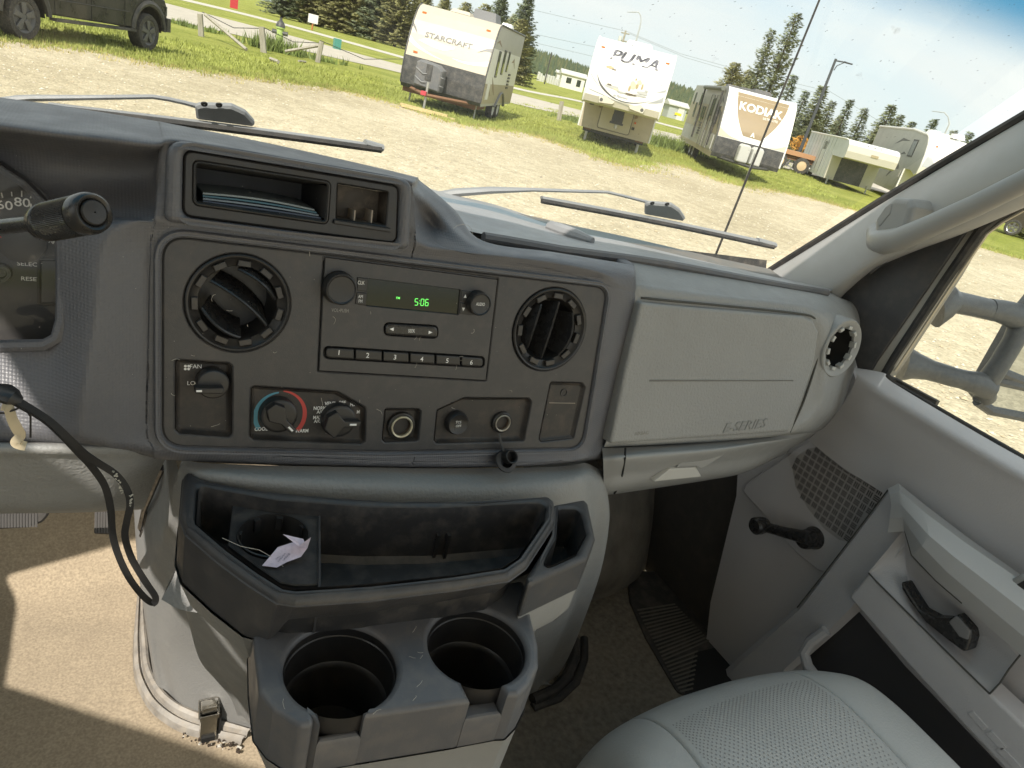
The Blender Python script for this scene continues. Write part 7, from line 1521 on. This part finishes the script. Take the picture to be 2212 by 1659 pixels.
signpost('banner_sign', (505, 18), (503, -20), 14, 36, mat('red sign', (.5, .04, .05), .5), mat('red sign', (.5, .04, .05)), 'tall red sign base at the top edge beyond the sidewalk')
u_ = G(727, 106); MB_ = MB().box((u_[0], u_[1], GZ+.3), (.42, .4, .6)).done('utility_box', mat('green utility box', (.07, .26, .20), .5), None, smooth=False); props(MB_, 'small green utility box on the verge beyond the road', 'utility box')
# ------------------------------------------------------------------ buildings far off
def building(nm, cpx, dist, w_, d_, h_, rh, wallc, roofc, lab, yaw=-20, winds=(), cat='building'):
    v = hdir(*cpx)*dist; s = thing(nm, lab, cat, (v[0], v[1], GZ), rot=(0, 0, R(yaw)))
    MB().box((0, 0, h_/2), (w_, d_, h_)).done('wall', wallc, s, smooth=False)
    prism(MB(), [(-d_/2-.3, h_), (0, h_+rh), (d_/2+.3, h_), (d_/2+.3, h_-.15), (-d_/2-.3, h_-.15)], -w_/2-.3, w_/2+.3).done('roof', roofc, s, smooth=False)
    for x, z, ww, hh in winds: MB().box((x, -d_/2-.03, z), (ww, .06, hh)).done('window', GLS, s, smooth=False)
    return s
WL = mat('white building wall', (.70, .68, .62), .6); RF = mat('pale roof', (.55, .54, .50), .6)
building('station_building', (1232, 186), 150, 4.6, 4, 2.6, .7, WL, RF, 'larger white building with dark window left of the white trailer', -25, [(-.8, 1.5, 1, 1), (1.2, 1.4, .8, 1.2)])
building('station_building', (1212, 178), 158, 2.6, 3, 2.5, .4, WL, RF, 'narrow white annexe beside the larger white building', -25, [(0, 1.5, .7, .7)])
s_ = building('garden_shed', (1455, 247), 120, 2.9, 2.6, 2.0, .6, mat('grey shed wall', (.42, .44, .42), .6), RF, 'grey shed with a white door and yellow patch beyond the trailers', -20, [(.8, 1.5, .4, .5)], 'shed')
MB().box((.55, -1.36, .9), (1.0, .06, 1.8)).done('door', WL, s_, smooth=False); MB().box((.2, -1.42, .8), (1.1, .04, .35)).done('yellow_sign', mat('yellow sign', (.75, .62, .03), .5), s_, smooth=False)
fb = MB(); rr_ = random.Random(8); v0 = hdir(1163, 165)*155
for i in range(14): fb.box((v0[0]+i*.55*.85, v0[1]-i*.55*.4, GZ+.5+rr_.random()*.5), (.35, .35, 1+rr_.random()*1.2))
o = fb.done('fenced_tanks', mat('pale tanks', (.62, .62, .58), .5), smooth=False); props(o, 'row of pale gas tanks beyond the spruces', 'tanks', kind='stuff')
# yard machine and orange bush behind the brown trailer
fb_ = thing('flatbed_wagon', 'rusty flatbed wagon with a spare wheel behind the brown trailer', 'wagon', tuple(hdir(1712, 340)*44*np.array([1, 1, 0])+np.array([0, 0, GZ]))); L_ = np.array(fb_.location)
MB().box((L_[0], L_[1], GZ+.95), (2.6, 1.6, .22), rot=R(-38)).done('deck', mat('orange planks', (.45, .24, .12), .8), fb_, smooth=False); MB().box((L_[0], L_[1], GZ+.72), (2.4, 1.2, .24), rot=R(-38)).done('chassis', RUST, fb_, smooth=False)
for dx in (-.9, .35): MB().lathe(Fr((L_[0]+dx*.8-.5, L_[1]-dx*.6-.8, GZ+.42), (.8, -.6, 0), (0, 0, 1)), (0, 0), [(.42, -.2), (.42, 0), (.26, .02), (.24, -.05), (.001, -.05)], 22).done('wheel', [TYR], fb_); MB().lathe(Fr((L_[0]+dx*.8-.5, L_[1]-dx*.6-.8, GZ+.42), (.8, -.6, 0), (0, 0, 1)), (0, 0), [(.26, .0), (.1, .03), (.001, .03)], 16).done('wheel_hub', mat('orange cream hub', (.6, .45, .28), .6), fb_)
# ------------------------------------------------------------------ trees
SPR = [mat('spruce needles', (.19, .21, .095), .8, var=.35, vscale=.5), mat('blue green spruce needles', (.17, .20, .11), .8, var=.35, vscale=.5), mat('yellow green needles', (.26, .25, .10), .8, var=.35, vscale=.5)]
BARK = mat('spruce bark', (.12, .09, .065), .9)
def spruce_mesh(seed, h_, r_, n_, m, shape=1., gap=.0, lean=0.):
    rr = random.Random(seed); V = []; F = []
    nb = int(n_)
    for i in range(nb):
        t = (i+.5)/nb; z = h_*(.06+.93*t); R_ = r_*(1-t)**shape*(.75+.45*rr.random())*(1-.5*gap*math.sin(t*23+seed)**2)+.12
        a = i*2.399+rr.uniform(-.5, .5); dr = -.10-.35*(1-t)+.25*t; cx0 = lean*z
        ns = max(3, int(R_/.13))
        for k in range(ns):
            s = (k+.6)/ns; x, y = math.cos(a)*R_*s, math.sin(a)*R_*s; zz = z+dr*R_*s+.30*R_*s*s
            for q_ in range(4):
                sz = (.40-.12*s)*(.6+rr.random()*.8)*(.5+r_/5); b = a+rr.uniform(-1.4, 1.4); e = rr.uniform(-.55, .25)
                p0 = (x+cx0+rr.uniform(-.1, .1), y+rr.uniform(-.1, .1), zz+rr.uniform(-.08, .08)); p1 = (p0[0]+math.cos(b)*sz, p0[1]+math.sin(b)*sz, p0[2]+e*sz)
                w_ = sz*.30; p2 = (p0[0]+math.cos(b)*sz*.45-math.sin(b)*w_, p0[1]+math.sin(b)*sz*.45+math.cos(b)*w_, p0[2]+e*sz*.4-rr.random()*w_*1.4)
                bb = len(V); V += [p0, p1, p2]; F.append((bb, bb+1, bb+2))
    me = bpy.data.meshes.new('crown'); me.from_pydata(V, [], F); me.materials.append(m); me.update()
    tb = MB().tube([(0, 0, -.1), (lean*h_*.5, 0, h_*.5), (lean*h_, 0, h_*.98)], [.014*h_+.05, .010*h_, .02], 7)
    tm = bpy.data.meshes.new('trunk'); tm.from_pydata(tb.V, [], tb.F); tm.materials.append(BARK); tm.update()
    return me, tm, h_
KIND = [spruce_mesh(1, 8, 1.55, 150, SPR[0], 1.05), spruce_mesh(2, 8, 1.35, 130, SPR[1], 1.1, .3, .015), spruce_mesh(3, 8, 1.75, 170, SPR[0], .95, .2), spruce_mesh(4, 14, 3.3, 300, SPR[1], .85, .15), spruce_mesh(5, 14, 3.6, 320, SPR[2], .75, .2), spruce_mesh(6, 9, 2.6, 190, SPR[2], .6, .3), spruce_mesh(7, 14, 1.9, 210, SPR[0], .40, .95, .02)]
def tree(kind, px, py, dist, lab, group, spin=0, wide=1.):
    me, tm, h0 = KIND[kind]; v = at_d(px, py, dist); s = (v[2]-GZ)/h0
    t = thing('spruce_tree', lab, 'tree', (v[0], v[1], GZ), group, rot=(0, 0, spin)); t.scale = (s*wide, s*wide, s)
    for m_, nm in ((me, 'crown'), (tm, 'trunk')): o = bpy.data.objects.new(nm, m_); C.objects.link(o); o.parent = t
    return t
g1 = 'spruces in a row behind the cargo trailer'
ords = ['first', 'second', 'third', 'fourth', 'fifth', 'sixth', 'seventh', 'eighth', 'ninth', 'tenth', 'eleventh', 'twelfth']
rowp = [(1742, 195, 66, 1), (1781, 185, 60, 2), (1800, 217, 64, 0), (1838, 214, 68, 1), (1871, 233, 72, 0), (1930, 226, 66, 2), (1948, 247, 74, 0), (1972, 262, 78, 2), (2019, 256, 74, 1), (2064, 281, 84, 0), (2099, 284, 84, 1), (2136, 296, 90, 2)]
for i, (a, b, d_, k) in enumerate(rowp): tree(k, a, b, d_, '%s spruce from the left in the row behind the cargo trailer' % ords[i], g1, i*1.3, 1.5)
tree(6, 1722, 24, 52, 'tall sparse spruce with bare gaps rising behind the brown trailer', 'spruces behind the brown trailer', .4, 1.1); tree(6, 1676, 62, 52, 'slightly shorter sparse top left of the tall spruce', 'spruces behind the brown trailer', 2.5, 1.0)
tree(5, 1592, 134, 54, 'bushy yellow green spruce at the left end behind the brown trailer roof', 'spruces behind the brown trailer', .7, 1.1); tree(5, 1622, 150, 56, 'bushy yellow green spruce touching the tall sparse one', 'spruces behind the brown trailer', 1.7, 1.0); tree(1, 1717, 160, 58, 'small narrow spruce right of the aerial over the brown trailer', 'spruces behind the brown trailer', .2, 1.3)
g2 = 'large spruces across the road'
big = [(625, -150, 120, 3), (668, -150, 122, 4), (708, -150, 124, 3), (750, -145, 122, 4), (792, -130, 122, 4), (836, -115, 120, 3), (880, -90, 118, 4), (925, -25, 120, 4), (965, -15, 115, 4), (1010, 4, 105, 5), (1052, 8, 100, 5), (1090, -25, 88, 3), (1146, -22, 80, 3), (1112, 30, 84, 4)]
lbs = ['leftmost big spruce across the road at the top edge', 'big spruce above the white notice board', 'big spruce just right of the white notice board', 'big spruce directly behind the orange marker', 'big spruce just right of the orange marker', 'big spruce left of the beige trailer with spreading skirt', 'big spruce touching the left edge of the beige trailer', 'spruce behind the left roof corner of the beige trailer', 'spruce behind the middle of the beige trailer roof', 'rounded spruce left of the roof air conditioner', 'rounded spruce right behind the roof air conditioner', 'tall spruce over the rear of the beige trailer', 'tall dark spruce standing right of the beige trailer', 'lower spruce filling behind the beige trailer rear']
for i, ((a, b, d_, k), lb_) in enumerate(zip(big, lbs)): tree(k, a, b, d_, lb_, g2, i*.9, 1.25)
for i, (a, b, d_, k, lb_) in enumerate([(645, -60, 155, 4, 'spruce in the back row behind the white notice board'), (690, -55, 155, 3, 'spruce in the back row between notice board and marker'), (728, -50, 152, 4, 'spruce in the back row just left of the orange marker'), (770, -45, 150, 3, 'spruce in the back row above the orange marker'), (815, -35, 150, 4, 'spruce in the back row right of the orange marker'), (858, -25, 145, 3, 'spruce in the back row near the beige trailer'), (905, -15, 140, 4, 'back row spruce peeping over the beige trailer roof edge'), (1130, 40, 78, 5, 'bushy low spruce at the rear corner of the beige trailer')]):
    tree(k, a, b, d_, lb_, g2, i*1.7, 1.35)
for i, (a, b, d_, k, lb_) in enumerate([(1768, 235, 75, 5, 'low bushy spruce between first and second of the row'), (1818, 250, 78, 5, 'low bushy spruce between third and fourth of the row'), (1900, 272, 80, 5, 'low bushy spruce between fifth and sixth of the row')]): tree(k, a, b, d_, lb_, g1, i*2.1, 1.0)
# autumn coloured bush
ob = hdir(1728, 312)*50; rr_ = random.Random(12); mb = MB()
for i in range(420):
    th, ph, r0 = rr_.uniform(0, 6.28), math.acos(rr_.uniform(-1, 1)), .62*rr_.random()**.4; c_ = np.array([ob[0]+r0*math.sin(ph)*math.cos(th)*1.2, ob[1]+r0*math.sin(ph)*math.sin(th), ob[2]*1.0+r0*math.cos(ph)*.8]); s = rr_.uniform(.06, .14)
    mb.add([c_, c_+np.array([rr_.uniform(-s, s), rr_.uniform(-s, s), s]), c_+np.array([s, rr_.uniform(-s, s), rr_.uniform(-s, s)])], [(0, 1, 2)])
bu = thing('orange_bush', 'orange yellow leafy clump on a dark post left of the cargo trailer', 'bush', (ob[0], ob[1], GZ)); mb.done('foliage', mat('orange leaves', (.62, .33, .06), .7, var=.3, vscale=4), bu, smooth=False)
MB().tube([(ob[0]-.5, ob[1], GZ), (ob[0], ob[1], ob[2]-.2)], .07, 6).done('stem', RBK, bu)
# wooded ridge far behind
RIDGE = mat('wooded ridge', (.07, .10, .045), .9, var=.3, vscale=.05)
azs = [math.atan2(*hdir(a, b)[:2]) for a, b in ((1100, 140), (2212, 420))]
def ridge_h(az_deg): 
    pts = [(14, 9), (22, 10), (26.5, 12.5), (29, 13), (31.5, 11), (34, 9), (37, 8), (39, 15.5), (41, 13.5), (44, 9), (50, 6), (60, 5), (75, 4)]
    for (a, h0), (b, h1) in zip(pts, pts[1:]):
        if a <= az_deg <= b: return h0+(h1-h0)*(az_deg-a)/(b-a)
    return 5
V = []; n = 130; Dr = 420
for i in range(n+1):
    az = 12+62*i/n; 
    for dd, hf in ((Dr-60, 0), (Dr-30, .35), (Dr, .75), (Dr+40, .95), (Dr+120, .9)): V.append((dd*math.sin(R(az)), dd*math.cos(R(az)), GZ+ridge_h(az)*hf*.62-.1))
o = obj('hills', V, grid_faces(n+1, 5), RIDGE, sharp=0); props(o, kind='structure')
mb = MB(); rr_ = random.Random(77)
for i in range(9000):
    az = rr_.uniform(12, 70); tt = rr_.random(); dd = Dr-58+tt*120; hf = min(.95, max(0, (dd-Dr+60)/60*.75)); z0 = GZ+ridge_h(az)*hf*.62-.3; h_ = rr_.uniform(4, 6.5); r_ = h_*rr_.uniform(.2, .28); x, y = dd*math.sin(R(az)), dd*math.cos(R(az)); a0 = rr_.random()*3
    vs_ = [(x+r_*math.cos(a0+k*1.2566), y+r_*math.sin(a0+k*1.2566), z0+(.12 if k % 2 else .05)*h_) for k in range(5)]+[(x, y, z0+h_)]
    mb.add(vs_, [(k, (k+1) % 5, 5) for k in range(5)], (0, 1, 0, 2)[i % 4])
o = mb.done('treeline', [mat('far spruce', (.10, .125, .06), .9), mat('far blue spruce', (.085, .115, .065), .9), mat('far pale spruce', (.14, .15, .07), .9)], smooth=False); props(o, 'dense far spruce woods on the low ridge', 'woods', kind='stuff')
# ------------------------------------------------------------------ poles and lines
def lamp_pole(pts, dist, r, lab, m=STL, foot=None):
    P_ = [at_d(a, b, dist) for a, b in pts]; b = P_[-1].copy(); b2 = np.array([b[0], b[1], GZ]); t = thing('street_lamp', lab, 'street lamp', tuple(b2), 'street lamps beyond the trailers'); MB().tube(P_+[b2], [r*.6]*(len(P_)-1)+[r, r*1.3], 6).done('pole', m, t)
    d = P_[0]-P_[1]; d /= np.linalg.norm(d); MB().tube([P_[0]-d*.1, P_[0]+d*.7], [.10, .05], 6, flat=.5).done('lamp_head', m, t); return t
PALE = mat('pale steel pole', (.42, .43, .42), .5)
lamp_pole([(1371, 26), (1379, 26), (1384, 33), (1385, 45), (1382, 60)], 75, .08, 'curved pale street lamp above the white fifth wheel trailer', PALE)
lamp_pole([(2031, 242), (2040, 243), (2048, 252), (2051, 268)], 80, .08, 'curved pale street lamp above the cream fifth wheel trailer', PALE)
DKP = mat('dark pole paint', (.06, .065, .07), .5); t = thing('street_lamp', 'dark straight street lamp with a bracket arm among the spruces', 'street lamp', tuple(np.array([1, 1, 0])*at_d(1806, 127, 48)+np.array([0, 0, GZ])), 'street lamps beyond the trailers')
p0 = at_d(1806, 127, 48); MB().tube([(p0[0], p0[1], GZ), tuple(p0)], [.11, .07], 8).done('pole', DKP, t); q0 = at_d(1841, 139, 48.5); r0 = at_d(1801, 152, 48)
MB().tube([at_d(1805, 131, 48), at_d(1822, 134, 48.2), q0], .045, 6).done('arm', DKP, t); MB().tube([r0, at_d(1808, 142, 48), at_d(1822, 136, 48.2)], .03, 6).done('arm_brace', DKP, t); MB().tube([at_d(1824, 134, 48.2), q0], [.12, .06], 6, flat=.4).done('lamp_head', DKP, t)
up_ = thing('utility_pole', 'wooden utility pole with a crossarm above the white trailer roof', 'pole', tuple(np.array([1, 1, 0])*at_d(1350, 68, 110)+np.array([0, 0, GZ]))); u0 = at_d(1352, 66, 110)
MB().tube([(u0[0], u0[1], GZ), tuple(u0)], [.2, .13], 7).done('pole', OLD, up_); MB().tube([at_d(1342, 70, 110), at_d(1360, 74, 110)], .09, 5).done('crossarm', OLD, up_); MB().tube([at_d(1336, 86, 110), at_d(1358, 91, 110)], .09, 5).done('crossarm', OLD, up_); MB().tube([at_d(1341, 78, 109.5), at_d(1338, 88, 109.5)], .25, 8).done('transformer', mat('pale tanks', (.6, .6, .58)), up_)
d0 = at_d(1192, 113, 130); o = MB().tube([(d0[0], d0[1], GZ), tuple(d0)], .13, 6).done('utility_pole', RBK); props(o, 'short dark pole in front of the wooded ridge', 'pole')
gw = 'power lines crossing the sky'
for i, (pl, lab) in enumerate((([(1120, 14), (1240, 42), (1352, 67)], 'uppermost power line left of the utility pole'), ([(1120, 66), (1240, 92), (1300, 104)], 'middle power line left of the white trailer'), ([(1120, 84), (1240, 112), (1290, 124)], 'lowest power line left of the white trailer'), ([(1352, 67), (1470, 116), (1600, 152), (1760, 190)], 'power line right of the utility pole towards the brown trailer'), ([(1358, 72), (1480, 124), (1610, 162), (1770, 202)], 'lower power line right of the utility pole'), ([(1780, 190), (1900, 262), (2050, 300)], 'faint power line behind the spruce row'))):
    wire('power_line', [at_d(a, b, 112) for a, b in pl], .022, lab, gw, m=mat('power cable', (.25, .27, .28), .6), cat='power line')
# parked van seen through the side window
t6 = thing('parked_van', 'dark van with chrome wheels parked far right beyond the side window', 'van', tuple(G(2163, 503)+np.array([1.25, -1.75, 0])), rot=(0, 0, R(10)))
prism(MB(), [(-2.2, .45), (-2.2, 1.2), (-1.6, 1.9), (2.4, 1.95), (2.5, .45)], -1, 1).done('body', mat('brown black paint', (.06, .05, .04), .25), t6, smooth=False)
for y in (-1.5, 1.6): wheel(t6, -1.02, y, .36, .2, CHROME, 5, side=-1); wheel(t6, 1.02, y, .36, .2, CHROME, 5, side=1)
for o in sc.objects:
    if o.parent is not None and ('lettering' in o.name or o.name.split('.')[0] in ('clock_figures', 'worn_print', 'vent_ring_tooth', 'cup_grip', 'cup_floor_rib')): o['kind'] = 'stuff'
for o in [o for o in sc.objects if o.parent is None]: o.location.z += -GZ
